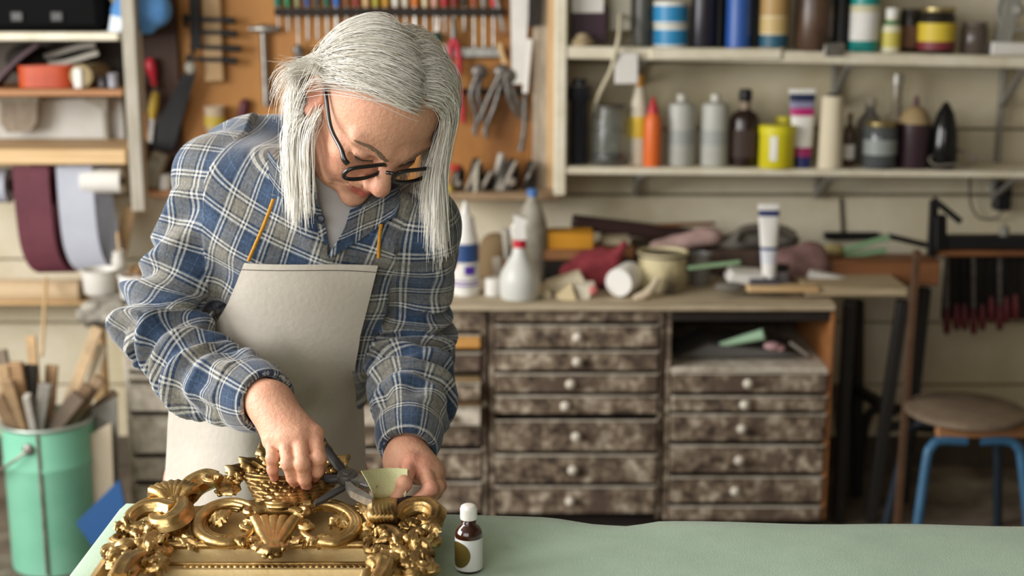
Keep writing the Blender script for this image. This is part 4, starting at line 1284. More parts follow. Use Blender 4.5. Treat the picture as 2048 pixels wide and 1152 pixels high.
vessel('funnel', 'small grey funnel hung upside down behind the spray bottle', 'funnel', 1002, 1024, 458, ZB + .06, BF + .30, [(0, 0), (.3, 0), (1, 1), (.9, 1), (0, .9)], c_('#b0aca2', .5))
obj('funnel_stand', G().box((at(1013, 470, BF + .30)[0], BF + .30, ZB + .03), (.02, .02, .058)), m_oak, label='small oak block under the grey funnel', cat='block')
# orange box on tins
slab('orange_box', 1096, 1188, 466, 500, BF + .30, .10, c_('#d99a2c', .5), 'flat orange box on the dark books behind the red rag', 'box')
slab('dark_plank_stack', 1080, 1210, 500, 522, BF + .29, .14, m_redw, 'reddish board under the orange box', 'board')
slab('storage_crate', 1090, 1260, 522, 560, BF + .28, .16, m_dark, 'dark low crate under the reddish board on the worktop', 'crate')
slab('paper_ream', 1205, 1262, 478, 492, BF + .34, .12, c_('#b8ab90', .8), 'beige paper pad beside the orange box', 'paper pad')
slab('book_block', 1200, 1270, 492, 522, BF + .34, .12, m_oak, 'brown book block under the beige paper pad', 'book')
obj('dark_beam', bar(at(1146, 444, BF + .42), at(1440, 478, BF + .50), .05, .042), M('dark_maroon_wood', '#3f2825', .6, c2='#2f1f1d', scale=8), label='long dark maroon beam lying along the wall', cat='beam')
obj('wood_lath', bar(at(1290, 452, BF + .46), at(1430, 446, BF + .48), .02, .008), m_oak, label='thin brown slat lying on the dark maroon beam', cat='slat')
slab('beam_support', 1270, 1440, 492, 545, BF + .40, .14, c_('#6d5d4c', .8, c2='#4f4338', scale=20), 'dull brown crate carrying the dark maroon beam', 'crate')
# red rag
rag = M('red_rag', '#9a3d44', .9, c2='#7d2f38', scale=30, bump=.5, bscale=60)
blob_obj('red_rag', 'crumpled red rag on the worktop behind the white cup', 'rag', [(at(1150, 545, BF + .20), (.045, .04, .03)), (at(1185, 525, BF + .20), (.055, .045, .036)), (at(1215, 520, BF + .20), (.04, .04, .035)), (at(1236, 505, BF + .19), (.012, .02, .04), roty(.6)), (at(1190, 560, BF + .20), (.08, .05, .03))], rag, floor=ZB, noise=.005)
# wedges and scraps
for i, (poly, Y, ch, lb) in enumerate((([(1092, 570), (1160, 548), (1168, 560), (1166, 574), (1110, 588)], BF + .09, '#d6cdb4', 'long cream wedge lying before the red rag'), ([(1112, 596), (1144, 574), (1154, 604), (1136, 603)], BF + .03, '#dccba4', 'pale yellow triangular wood chip at the worktop edge'),
                                       ([(1150, 572), (1190, 572), (1176, 600), (1158, 602)], BF + .045, '#e0dac6', 'white wood block before the red rag'), ([(1078, 592), (1096, 580), (1104, 592), (1096, 598)], BF + .05, '#c9bd9f', 'small beige chip beside the spray bottle'))):
    obj('wood_scrap', G().prism([at(x, y, Y) for x, y in poly], (0, .05, .004)), c_(ch, .7), label=lb, cat='wood scrap', smooth=0, group='wood scraps on the worktop')
obj('pink_tip', G().ball(at(1186, 580, BF + .05), (.014, .012, .014)), c_('#c9716c', .6), label='pink eraser tip beside the white wood block', cat='eraser', smooth=80)
# white cup lying with its base to us
cdir = np.array([.35, 1, .12])
cc = at(1237, 568, BF + .06)
e = thing('white_cup', (cc[0], cc[1], ZB), 'white plastic cup lying on its side, round base towards us', 'cup')
rcup = 29 * pm(BF + .06, 568)
cc[2] = ZB + rcup
obj('wall', G().lathe(cc, [(.0001, 0), (rcup * .95, 0), (rcup, .004), (rcup * 1.02, .10), (rcup * .98, .10), (rcup * .94, .01), (.0001, .01)], 28, R=np.stack(list(frame_of(np.array([.45, 1, .02]))), 1)), m_white, e, smooth=50)
# paint pot and brush
px0, px1 = 1274, 1378
vessel('paint_pot', 'cream paint-crusted pot on the worktop', 'pot', px0, px1, 502, ZB, BF + .16, [(0, 0), (.85, 0), (.9, .03), (.93, .93), (1, .95), (1, 1), (.93, 1), (.90, .94), (.86, .12), (0, .12)],
       M('crusted_cream_pot', '#cfc39a', .6, c2='#7d7150', scale=12, lo=.45, hi=.7, c4='#3d342a'), [('dried_paint', c_('#b8b08a', .6), [(0, .76), (.88, .76), (.88, .78), (0, .78)]), ('wire_rim', m_iron, [(.97, .90), (1.02, .90), (1.02, .93), (.97, .93)])], n=30)
e = thing('paint_brush', at(1280, 598, BF + .04), 'pale plaster-caked brush leaning on the paint pot', 'brush')
obj('handle', G().tube([at(1316, 556, BF + .07), at(1304, 576, BF + .05), at(1294, 588, BF + .04)], [.008, .011, .014], 10), c_('#d6c9ae', .7), e, smooth=60)
obj('bristles', G().tube([at(1298, 584, BF + .045), at(1284, 592, BF + .04), at(1268, 596, BF + .035)], [.014, .018, .010], 10, flat=.7), c_('#cdbca4', .8), e, smooth=60)
# pink-grey cloths, cup, green pieces
blob_obj('pink_cloth', 'faded pink cloth draped over the brown crate behind the paint pot', 'cloth', [(at(1340, 492, BF + .36), (.06, .04, .022)), (at(1390, 478, BF + .36), (.075, .04, .025)), (at(1420, 470, BF + .36), (.035, .03, .02))], M('faded_pink', '#b79a94', .9, c2='#9c8079', scale=18), k=.03, noise=.003)
vessel('metal_cup', 'grey metal cup right of the paint pot', 'cup', 1376, 1424, 506, ZB, BF + .24, TUBB, c_('#8f8e8c', .4, metal=.4))
obj('green_stick', bar(at(1376, 536, BF + .12), at(1480, 524, BF + .14), .012, .011), c_('#93b48c', .6), label='pale green stick lying across the paint pot and scraps', cat='stick')
blob_obj('grey_pad', 'grey padded sleeve lying behind the standing tube', 'pad', [(at(1450, 486, BF + .38), (.06, .04, .022)), (at(1500, 476, BF + .38), (.07, .04, .028)), (at(1560, 480, BF + .38), (.06, .04, .025))], M('grey_padding', '#77736a', .9, c2='#5a554d', scale=20), k=.03, noise=.004, seed=4)
obj('hose_loop', G().tube(catmull([at(1470, 482, BF + .33), at(1480, 462, BF + .33), at(1510, 454, BF + .33), at(1560, 456, BF + .33), at(1590, 470, BF + .33)], 24), .011, 10), c_('#5d574d', .6), label='grey-brown hose bent over the padded sleeve', cat='hose', smooth=80)
slab('scrap_crate', 1420, 1600, 500, 548, BF + .34, .14, c_('#5c4a3c', .8, c2='#443630', scale=16), 'brown crate under the grey padded sleeve', 'crate')
blob_obj('mauve_rag', 'dusty mauve rag heaped right of the standing tube', 'rag', [(at(1580, 520, BF + .24), (.06, .045, .04)), (at(1620, 515, BF + .24), (.05, .045, .045)), (at(1600, 545, BF + .24), (.06, .05, .03)), (at(1640, 535, BF + .24), (.035, .04, .025))], M('mauve_cloth', '#8a6a66', .9, c2='#6f524f', scale=24, bump=.4, bscale=50), k=.03, floor=ZB, noise=.005, seed=9)
tube_upright('filler_tube', 'white and navy filler tube standing on end on the worktop', 1516, 1560, 408, 560, BF + .10, at(1530, 560, BF + .10)[2], [(0, .10, m_white), (.10, .22, m_white), (.22, .40, c_('#d8dae2', .45)), (.40, .44, c_('#2c3a72', .45)), (.44, .84, m_white), (.84, .92, c_('#27346a', .45)), (.92, 1, m_white)])
slab('tube_block', 1500, 1560, 560, 578, BF + .06, .08, c_('#4d4a52', .6), 'dark grey block the filler tube stands on', 'block')
vessel('black_jar', 'small black jar with a grey label beside the standing tube', 'jar', 1540, 1578, 530, ZB, BF + .14, [(0, 0), (1, 0), (1, 1), (0, 1)], m_blackp, [('label', c_('#8d8a94', .5), BAND(.3, .8))])
obj('paper_sheet', G().prism([at(x, y, BF + .08) for x, y in ((1468, 548), (1530, 552), (1524, 570), (1458, 566))], (0, .10, .003)), m_whitep, label='stiff grey paper sheet lying before the standing tube', cat='paper', smooth=0)
blob_obj('stone', 'dark grey flat stone at the worktop edge', 'stone', [(at(1460, 574, BF + .07), (.045, .03, .014))], c_('#6f6a62', .8), floor=ZB)
slab('wood_batten', 1496, 1640, 574, 586, BF + .03, .05, m_pine, 'pale pine batten at the front edge of the worktop', 'batten')
obj('white_trowel', G().prism([at(x, y, BF + .16) for x, y in ((1624, 544), (1700, 560), (1696, 566), (1616, 556))], (0, .03, .004)), m_whitep, label='white narrow trowel pointing right at the end of the worktop', cat='trowel', smooth=0)
for i, (a, b, lb) in enumerate((((1690, 500), (1778, 474), 'upper pale green strip on the brown beam'), ((1690, 512), (1772, 500), 'lower pale green strip on the brown beam'))):
    obj('green_strip', bar(at(*a, BF + .30), at(*b, BF + .32), .02, .014), c_('#8db389', .6), label=lb, cat='strip')
obj('yellow_rag', G().ball(at(1668, 500, BF + .33), (.035, .03, .02)), c_('#a99a68', .9), label='small yellowish rag left of the green strips', cat='rag', smooth=80)
# things in the cubby
pk = at(1480, 690, BF + .12)
obj('green_roll', G().tube([at(1440, 690, BF + .10), at(1528, 668, BF + .06)], [.008, .017], 14), c_('#9fc0a0', .7), label='pale green paper roll in the open cubby', cat='roll', smooth=60)
obj('pink_wrapper', G().ball(at(1545, 692, BF + .06), (.026, .02, .012)).ball(at(1560, 696, BF + .06), (.016, .015, .010)), c_('#b58f90', .5), label='pinkish crumpled wrapper in the open cubby', cat='wrapper', smooth=80)
obj('grey_sheet', G().prism([at(x, y, BF + .08) for x, y in ((1350, 715), (1420, 690), (1560, 702), (1610, 712))], (0, .2, 0)), c_('#5d5a56', .8), label='grey sheet lying in the open cubby', cat='sheet', smooth=0)
obj('cubby_rod', bar(at(1580, 684, BF + .06), at(1618, 712, BF + .02), .01, .01), c_('#6d665c', .6), label='short grey rod at the right of the open cubby', cat='rod')

# ---------------------------------------------------------------- right hand side: side bench, chisels, vise, stool
SB = thing('side_bench', (at(1760, 600, BF + .2)[0], BF + .25, 0), 'narrow side bench with a thick brown beam and black legs', 'bench')
slab('top_board', 1612, 1816, 574, 594, BF + .04, .30, M('grey_pine', '#b5a384', .7, c2='#9c8a6c', scale=6, stretch=(1, 6, 10)), parent=SB)
slab('beam', 1640, 1880, 522, 572, BF + .22, .12, m_oak, parent=SB)
m_blk2 = M('black_leg', '#201d1a', .6)
for (a, b, y) in ((( 1700, 600), (1676, 1040), .08), ((1806, 600), (1772, 830), .08), ((1716, 600), (1712, 1060), .30), ((1850, 575), (1826, 800), .25)):
    pa, pb = at(a[0], a[1], BF + y), at(b[0], b[1], BF + y)
    t = (pa[2] - .002) / max(1e-3, pa[2] - pb[2])
    pb = pa + (pb - pa) * t
    obj('leg', bar(pa, pb, .035, .032), m_blk2, SB)
obj('brace', bar(at(1712, 778, BF + .3), at(1788, 824, BF + .1), .03, .03), m_blk2, SB)
obj('tall_batten', bar(at(1794, 1056, BF - .02), at(1834, 500, BF + .0), .016, .020, up=(1, 0, 0)), M('dark_batten', '#5f432c', .6, c2='#4a3322', scale=9), label='tall thin wooden batten leaning before the side bench', cat='batten')
obj('leaning_board', G().prism([at(x, y, BF + .30) for x, y in ((1664, 770), (1690, 770), (1740, 1050), (1690, 1056))], (0, .015, 0)), c_('#5a544b', .8), label='dull grey board leaning under the side bench', cat='board', smooth=0)
# bench vise / hold-down
VS = thing('hold_down_clamp', at(1872, 500, BF + .30), 'black hold-down clamp with a slanting arm on the side bench', 'clamp')
obj('post', bar(at(1862, 520, BF + .30), at(1868, 400, BF + .30), .02, .024, up=(1, 0, 0)), m_black, VS)
obj('arm', bar(at(1866, 398, BF + .30), at(1922, 444, BF + .28), .018, .018), m_black, VS)
obj('block', bar(at(1880, 500, BF + .30), at(1880, 430, BF + .30), .03, .034, up=(1, 0, 0)), m_black, VS)
obj('dark_rail_tool', bar(at(1776, 472, BF + .34), at(1860, 492, BF + .34), .02, .016), m_black, label='dark flat bar lying between green strips and the clamp', cat='bar')
slab('black_tool_bar', 1650, 1760, 466, 480, WY - .034, .03, m_blackp, 'long black tool lying against the wall behind the green strips', 'tool')
slab('chisel_rail', 1868, 2110, 500, 514, BF + .30, .05, m_oak, 'brown wooden rail of the chisel rack', 'rail')
slab('black_box_row', 1880, 2110, 474, 499, BF + .29, .06, m_blackp, 'black boxed tool row lying on the chisel rail', 'tool')
slab('rack_backing', 1886, 2110, 514, 640, BF + .37, .01, m_dark, 'dark backing board behind the hanging chisels', 'board')
m_redh = M('dark_red_handle', '#5d2023', .45, c2='#451719', scale=30)
for i in range(9):
    x = 1896 + i * 17 + RNG.uniform(-3, 3)
    Y = BF + .33
    yb_ = RNG.choice((652, 660, 668, 645))
    if i in (8,):
        yb_ = 640
    e = thing('chisel', at(x, yb_, Y), '%s red-handled chisel from the left in the hanging rack' % ('first second third fourth fifth sixth seventh eighth ninth'.split()[i]), 'chisel', 'red-handled chisels in the rack')
    obj('blade', bar(at(x, 512, Y), at(x, yb_ - 50, Y), .004, .012, up=(1, 0, 0)), m_iron if i % 3 == 0 else m_black, e)
    obj('handle', G().tube([at(x, yb_ - 52, Y), at(x, yb_ - 30, Y), at(x, yb_ - 8, Y), at(x, yb_, Y)], [.008, .011, .011, .007], 10), m_redh, e, smooth=60)
# plug and cable on the wall
e = thing('power_plug', at(2000, 420, WY - .05), 'black power plug in a grey wall socket', 'plug')
slab('socket', 1980, 2012, 362, 388, WY - .02, .02, c_('#b5b2a8', .5), parent=e)
slab('plug_body', 1994, 2024, 366, 422, WY - .07, .05, m_blackp, parent=e)
obj('cable', G().tube(catmull([at(2008, 420, WY - .05), at(1990, 436, WY - .04), at(1960, 436, WY - .04), at(1942, 410, WY - .04), at(1940, 360, WY - .05), at(1945, 330, WY - .08)], 40), .0035, 6), c_('#57524a', .6), label='dark cable looping from the black plug up the wall', cat='cable', smooth=80)
vessel('small_grey_bottle', 'small grey bottle standing on the black tool row', 'bottle', 2000, 2020, 446, at(2010, 474, BF + .31)[2] + .001, BF + .31, BOT, c_('#77746c', .5))
obj('wall_conduit', G().tube([at(1682, 396, WY - .012), at(1686, 476, WY - .012)], .006, 8), c_('#4a4138', .6), label='short dark conduit running down the wall', cat='conduit')
# stool
st = at(1932, 815, 3.72)
sz = st[2]
ST_ = thing('stool', (st[0], st[1], 0), 'round wooden stool with blue tubular legs', 'stool')
m_seat = M('worn_seat_wood', '#85745f', .7, c2='#6b5b4b', scale=9, c4='#9a8a72')
rs_ = 118 * pm(3.72, 815)
obj('seat', G().lathe((st[0], st[1], sz - .022), [(.0001, 0), (rs_ * .93, 0), (rs_, .006), (rs_, .018), (rs_ * .97, .022), (.0001, .022)], 40), m_seat, ST_, smooth=50)
obj('seat_rail', bar((st[0] - rs_ * .62, st[1] - rs_ * .45, sz - .042), (st[0] + rs_ * 1.0, st[1] - rs_ * .45, sz - .042), .03, .038), m_redw, ST_)
obj('seat_rail', bar((st[0] - rs_ * .62, st[1] + rs_ * .45, sz - .042), (st[0] + rs_ * .9, st[1] + rs_ * .45, sz - .042), .03, .038), m_redw, ST_)
m_blue = M('blue_tube_paint', '#3f6d8f', .4, c2='#355f80', scale=14)
for sx_ in (-1, 1):
    for sy_ in (-1, 1):
        pts = [(st[0] + sx_ * .02, st[1] + sy_ * rs_ * .50, sz - .070), (st[0] + sx_ * rs_ * .55, st[1] + sy_ * rs_ * .52, sz - .068), (st[0] + sx_ * rs_ * .72, st[1] + sy_ * rs_ * .56, sz - .085), (st[0] + sx_ * rs_ * .80, st[1] + sy_ * rs_ * .60, sz - .13), (st[0] + sx_ * rs_ * 1.0, st[1] + sy_ * rs_ * .85, .001)]
        obj('leg', G().tube(catmull(pts, 26), .0135, 12), m_blue if sy_ < 0 else M('dark_tube_paint', '#25303a', .45), ST_, smooth=80)
# second, dark metal stool frame behind
DF = thing('metal_trestle', (at(1790, 1000, 4.0)[0], 4.02, 0), 'dark bent metal trestle between the side bench and the stool', 'trestle')
for dy in (0, .18):
    pts = [at(1742, 1060, 4.0), at(1750, 960, 4.0), at(1762, 880, 4.0), at(1790, 852, 4.0), at(1880, 858, 4.0)]
    pts = [p + np.array([0, dy, 0]) for p in pts]
    pts[0][2] = .002
    obj('leg', G().tube(catmull(pts, 24), .015, 12), m_blk2, DF, smooth=80)
obj('leg', bar(at(1824, 850, 4.0), at(1818, 900, 4.0), .03, .03), m_blk2, DF)

# ================================================================== the person
HR = np.array([[0.8066, -0.3853, 0.4482], [0.5905, 0.5573, -0.5837], [-0.0249, 0.7355, 0.677]])
HR = roty(math.radians(8)) @ HR
HT = np.array([-0.1832, 1.8471, 1.3857])


def h2w(P):
    return np.asarray(P, float) @ HR.T + HT


def w2h(P):
    return (np.asarray(P, float) - HT) @ HR


def hit(vol, px, py, y0=1.55, y1=2.3, off=0.0):
    """first point of the solid along the sight line of a pixel, lifted by off"""
    Y = np.linspace(y0, y1, 400)
    P = np.array([at(px, py, y) for y in Y])
    d = sample(vol, P)
    k = int(np.argmax(d < off)) if (d < off).any() else int(np.argmin(d))
    return P[k]


# ---------------------------------------------------------------- skeleton
P_hip, P_waist, P_chest, P_neck = at(532, 905, 2.11), at(545, 730, 2.06), at(606, 530, 1.96), at(655, 352, 1.925)
S_R, S_L = at(428, 352, 1.985), at(838, 452, 1.92)
armR = [S_R, at(398, 490, 1.955), at(318, 648, 1.925), at(412, 748, 1.835), at(500, 790, 1.765), at(533, 803, 1.732)]
armL = [S_L, at(828, 560, 1.955), at(818, 690, 1.965), at(822, 790, 1.865), at(817, 868, 1.775), at(815, 902, 1.742)]
m_skin = M('skin', '#d8a588', .55, c2='#cb9277', scale=34, detail=8, lo=.35, hi=.7, bump=.3, bscale=190, sss=.08)
nt = m_skin.node_tree
_b = nt.nodes['Principled BSDF']
_lnk = _b.inputs['Base Color'].links[0].from_socket
_at = nt.nodes.new('ShaderNodeAttribute')
_at.attribute_name = 'flush'
_mx = nt.nodes.new('ShaderNodeMix')
_mx.data_type = 'RGBA'
nt.links.new(_at.outputs['Fac'], _mx.inputs[0])
nt.links.new(_lnk, _mx.inputs[6])
_mx.inputs[7].default_value = hexc('#b5564e')
nt.links.new(_mx.outputs[2], _b.inputs['Base Color'])

# ---------------------------------------------------------------- head (own space: -y is the face, z up, eyes at z 0)
NB = w2h(P_neck)
hv = Vol((-.10, -.15, -.20), (.10, .16, .135), .0017)
hv.ell((0, .001, .029), (.073, .077, .074), k=.01)
hv.ell((0, -.028, .032), (.062, .058, .058), k=.03)
hv.ell((0, -.030, -.030), (.057, .055, .068), k=.03)
hv.ell((0, -.042, -.074), (.043, .046, .034), k=.025)
for s in (-1, 1):
    hv.cone((s * .052, -.002, -.055), (s * .028, -.064, -.090), .018, .016, k=.03)      # jaw
    hv.ell((s * .041, -.064, -.028), (.021, .019, .017), k=.022)                       # cheekbone
    hv.ell((s * .032, -.073, -.058), (.019, .016, .019), k=.02)                        # cheek
    hv.cone((s * .050, -.070, .016), (s * .013, -.088, .014), .009, .010, k=.016)      # brow ridge
    hv.ell((s * .032, -.100, -.006), (.018, .014, .010), k=.014, op='s')               # socket
    hv.ell((s * .032, -.072, -.003), (.0145, .0145, .0135), k=.004)                    # lidded eye
    hv.cone((s * .044, -.079, -.007), (s * .021, -.0845, -.0075), .0026, .0026, k=.003)  # lower lid
hv.ell((0, -.094, -.098), (.018, .014, .014), k=.02)                                   # chin
hv.cone((0, -.088, .008), (0, -.110, -.028), .0085, .0105, k=.014)                     # nose
hv.ell((0, -.115, -.0360), (.0125, .0125, .0115), k=.010)
for s in (-1, 1):
    hv.ell((s * .0125, -.104, -.0425), (.0078, .0105, .0078), k=.007)
    hv.ell((s * .0062, -.110, -.0515), (.0032, .0055, .0032), k=.003, op='s')
    hv.cone((s * .019, -.102, -.048), (s * .035, -.088, -.078), .0022, .0024, k=.010, op='s')   # smile fold
    hv.cone((s * .030, -.094, -.079), (s * .034, -.086, -.090), .0018, .0018, k=.008, op='s')
    hv.cone((s * .046, -.078, -.012), (s * .030, -.0865, -.018), .0012, .0012, k=.006, op='s')
hv.ell((0, -.084, -.067), (.029, .019, .020), k=.016)                                  # muzzle
hv.cone((-.022, -.0935, -.0630), (0, -.1025, -.0635), .0036, .0052, k=.006)
hv.cone((.022, -.0935, -.0630), (0, -.1025, -.0635), .0036, .0052, k=.006)
hv.cone((-.018, -.0940, -.0710), (0, -.1010, -.0745), .0040, .0062, k=.006)
hv.cone((.018, -.0940, -.0710), (0, -.1010, -.0745), .0040, .0062, k=.006)
hv.cone((-.026, -.0945, -.0630), (0, -.1085, -.0690), .0013, .0013, k=.003, op='s')
hv.cone((.026, -.0945, -.0630), (0, -.1085, -.0690), .0013, .0013, k=.003, op='s')
for s in (-1, 1):                                                                      # ears
    Re = roty(s * .25) @ rotz(s * -.35)
    hv.ell((s * .077, .014, -.006), (.0075, .019, .031), R=Re, k=.006)
    hv.ell((s * .083, .010, -.004), (.006, .010, .018), R=Re, k=.006, op='s')
    hv.ell((s * .074, .004, -.034), (.007, .009, .010), k=.008)
hv.cone((0, .030, -.045), NB * .55 + np.array((0, .030, -.045)) * .45, .050, .050, k=.035)
hv.cone(NB * .5 + np.array((0, .030, -.045)) * .5, NB, .050, .058, k=.02)
Vh, Fh = hv.mesh()
flush = np.zeros(len(Vh))


def blob(c, r, a):
    d = (((Vh - np.asarray(c)) / np.asarray(r)) ** 2).sum(1)
    return a * np.clip(1.6 - d * 1.2, 0, 1)


flush = np.maximum(flush, blob((0, -.101, -.0690), (.025, .022, .0095), .85))
flush = np.maximum(flush, blob((0, -.120, -.040), (.020, .02, .018), .20))
for s in (-1, 1):
    flush = np.maximum(flush, blob((s * .040, -.075, -.045), (.028, .03, .025), .14))
    flush = np.maximum(flush, blob((s * .078, .012, -.005), (.02, .025, .034), .30))
Vh[:, 1] += .010 * np.clip(-Vh[:, 2] / .07, 0, 1) * np.clip(-Vh[:, 1] / .06, 0, 1)
headV = h2w(Vh)

# ---------------------------------------------------------------- hands


def hand(wrist_in, wrist, fingers, thumb, lo_hi, back, tend=True):
    P = [p for f in fingers for p in f] + list(thumb) + [wrist, wrist_in]
    P = np.array(P)
    v = Vol(P.min(0) - .03, P.max(0) + .03, .0014)
    v.cone(wrist_in, wrist, .0245, .0255, k=.01)
    mc = np.mean([f[0] for f in fingers], axis=0)
    for i, f in enumerate(fingers):
        v.cone(wrist * .86 + f[0] * .14, f[0], .0175, .0118, k=.016)
    v.cone(wrist, mc, .024, .016, k=.02)
    for i, f in enumerate(fingers):
        r = [(.0100, .0090, .0082, .0068), (.0100, .0090, .0080, .0066), (.0094, .0085, .0076, .0062), (.0084, .0076, .0068, .0056)][i]
        for a in range(3):
            v.cone(f[a], f[a + 1], r[a], r[a + 1], k=.0035)
        v.ell(f[0] + back * .004, .0088, k=.006)                 # knuckle
        v.ell(f[1] + back * .0015, r[1] + .0006, k=.003)
        if tend:
            v.cone(wrist * .75 + f[0] * .25 + back * .019, f[0] + back * .0105, .0022, .0028, k=.004)
    rt = (.0150, .0125, .0105, .0085)
    for a in range(3):
        v.cone(thumb[a], thumb[a + 1], rt[a], rt[a + 1], k=.010 if a == 0 else .004)
    return v


toC = nrm(np.array([0.1, -1, .45]))
handR = hand(at(490, 775, 1.766), at(540, 806, 1.721),
             [[at(630, 868, 1.678), at(637, 916, 1.648), at(634, 942, 1.652), at(629, 955, 1.664)],
              [at(600, 872, 1.669), at(604, 928, 1.634), at(609, 958, 1.640), at(614, 976, 1.650)],
              [at(570, 878, 1.671), at(576, 926, 1.638), at(585, 955, 1.644), at(593, 971, 1.654)],
              [at(543, 882, 1.681), at(545, 916, 1.652), at(545, 939, 1.654), at(549, 956, 1.662)]],
             [at(572, 822, 1.726), at(612, 862, 1.721), at(634, 905, 1.701), at(640, 938, 1.684)], None, toC)
toC2 = nrm(np.array([0.25, -.7, .8]))
handL = hand(at(817, 862, 1.785), at(813, 918, 1.732),
             [[at(822, 926, 1.690), at(808, 968, 1.650), at(793, 996, 1.646), at(781, 1010, 1.652)],
              [at(848, 936, 1.690), at(861, 978, 1.655), at(840, 999, 1.648), at(815, 1008, 1.652)],
              [at(864, 944, 1.700), at(874, 974, 1.675), at(862, 994, 1.668), at(846, 1000, 1.668)],
              [at(872, 950, 1.715), at(880, 972, 1.700), at(872, 988, 1.692), at(862, 996, 1.690)]],
             [at(795, 922, 1.725), at(784, 952, 1.700), at(784, 978, 1.688), at(790, 998, 1.676)], None, toC2, tend=False)
VhR, FhR = handR.mesh()
VhL, FhL = handL.mesh()

# ---------------------------------------------------------------- trunk, arms and legs under the clothes
side = nrm(S_L - S_R)
P_foot = [np.array([P_hip[0] - .10, 2.08, .0]), np.array([P_hip[0] + .10, 2.12, .0])]
bv = Vol((-.62, 1.70, .05), (.02, 2.30, 1.36), .007)


def trunk(v, o, k=.06):
    ax = nrm(P_chest - P_waist)
    Rt = np.stack([side, np.cross(ax, side), ax], 1)
    Rh = np.stack([np.array([1., 0, 0]), np.array([0, 1., 0]), np.array([0, 0, 1.])], 1)
    v.ell(P_hip, np.array((.120, .100, .14)) + o, R=Rh, k=k)
    v.ell(P_waist, np.array((.130, .100, .16)) + o, R=Rh, k=k)
    v.ell(P_chest + np.array([0, .01, 0]), np.array((.158, .105, .155)) + o, R=Rt, k=k)
    up = nrm(P_neck - P_chest)
    v.cone(S_R * .72 + P_neck * .28 + np.array([0.0, .0, -.03]), P_neck - up * .050, .058 + o, .060 + o, k=k)
    v.cone(S_L * .72 + P_neck * .28 + np.array([-.01, .0, -.03]), P_neck - up * .050, .055 + o, .060 + o, k=k)
    v.ell(at(540, 345, 2.06), np.array((.115, .07, .085)) + o, k=k)       # rounded upper back


trunk(bv, -.014)
for A in (armR, armL):
    bv.chain(A[:3], [.045, .040, .034], k=.03)
    bv.chain(A[2:], [.034, .034, .027, .0245], k=.02)
for i, s in enumerate((-1, 1)):
    hp = P_hip + np.array([s * .085, 0, -.05])
    kn = np.array([P_foot[i][0] * .75 + hp[0] * .25, P_foot[i][1] - .02, .47])
    an = P_foot[i] + np.array([0, .03, .10])
    bv.chain([hp, kn, an], [.078, .052, .036], k=.03)
bv.cone(P_neck - nrm(P_neck - P_chest) * .06, P_neck, .052, .052, k=.02)
Vb, Fb = bv.mesh()
allV = np.vstack([headV, VhR, VhL, Vb])
o1, o2, o3 = len(headV), len(headV) + len(VhR), len(headV) + len(VhR) + len(VhL)
allF = np.vstack([Fh, FhR + o1, FhL + o2, Fb + o3])
fl = np.concatenate([flush, np.zeros(len(VhR)), np.zeros(len(VhL)), np.zeros(len(Vb))])
for (f0, r) in ((at(613, 974, 1.646), .018), (at(592, 970, 1.650), .018), (at(549, 955, 1.658), .015), (at(781, 1010, 1.65), .016), (at(815, 1008, 1.65), .016),
                (at(824, 924, 1.68), .020), (at(861, 978, 1.65), .014)):
    d = np.linalg.norm(allV - f0, axis=1)
    fl = np.maximum(fl, .28 * np.clip(1.4 - d / r, 0, 1) * (np.arange(len(allV)) >= o1))

person = thing('person', (float(P_hip[0]), 2.06, 0), 'person with white hair, glasses, plaid shirt and apron bending over the gilt frame', 'person')
body = obj('body', G_from(allV, allF), m_skin, person, smooth=180)
att = body.data.attributes.new('flush', 'FLOAT', 'POINT')
if len(body.data.vertices) == len(fl):
    att.data.foreach_set('value', fl.astype(np.float32))

# ---------------------------------------------------------------- shirt
sv = Vol((-.62, 1.66, .80), (.06, 2.32, 1.42), .0036)
trunk(sv, .004)
tv = Vol((-.62, 1.66, .60), (.06, 2.32, 1.42), .006)        # trunk alone, for apron and straps
trunk(tv, .004)
rR = [.060, .058, .052, .046, .040, .0385]
rL = [.060, .053, .050, .046, .037, .034]
av = Vol((-.62, 1.66, .80), (.06, 2.32, 1.42), .0036)
av.chain(armR, rR, k=.03)
av.chain(armL, rL, k=.03)
sv._mix((slice(None),) * 3, av.d, .022, 'u')
ends = []
for A, r in ((armR, rR), (armL, rL)):
    dv = nrm(A[-1] - A[-2])
    sv.cone(A[-1], A[-1] + dv * .05, r[-1], r[-1], k=.004)
    sv.cone(A[-1] - dv * .045, A[-1] + dv * .08, r[-1] - .0050, r[-1] - .0042, k=.003, op='s')
    clip(sv, A[-1], dv, .09)
    ends.append((A[-1], dv, r[-1]))
# open neck
upn = nrm(P_neck - P_chest)
sv.cone(P_neck - upn * .035, P_neck + upn * .10, .056, .075, k=.008, op='s')
clip(sv, P_neck + upn * .02, upn, .11)
V, F = sv.mesh()
# nearest bone per point gives fold pattern and cloth grain
bones = []
for A, nm in ((armR, 'R'), (armL, 'L')):
    L0 = 0
    for i in range(len(A) - 1):
        bones.append((A[i], A[i + 1], nm, L0, (rR if nm == 'R' else rL)[i]))
        L0 += np.linalg.norm(A[i + 1] - A[i])
bones.append((P_hip, P_waist, 'T', -.45, .16))
bones.append((P_waist, P_chest, 'T', -.45 + np.linalg.norm(P_waist - P_hip), .16))
bones.append((P_chest, P_neck, 'T', -.45 + np.linalg.norm(P_waist - P_hip) + np.linalg.norm(P_chest - P_waist), .16))


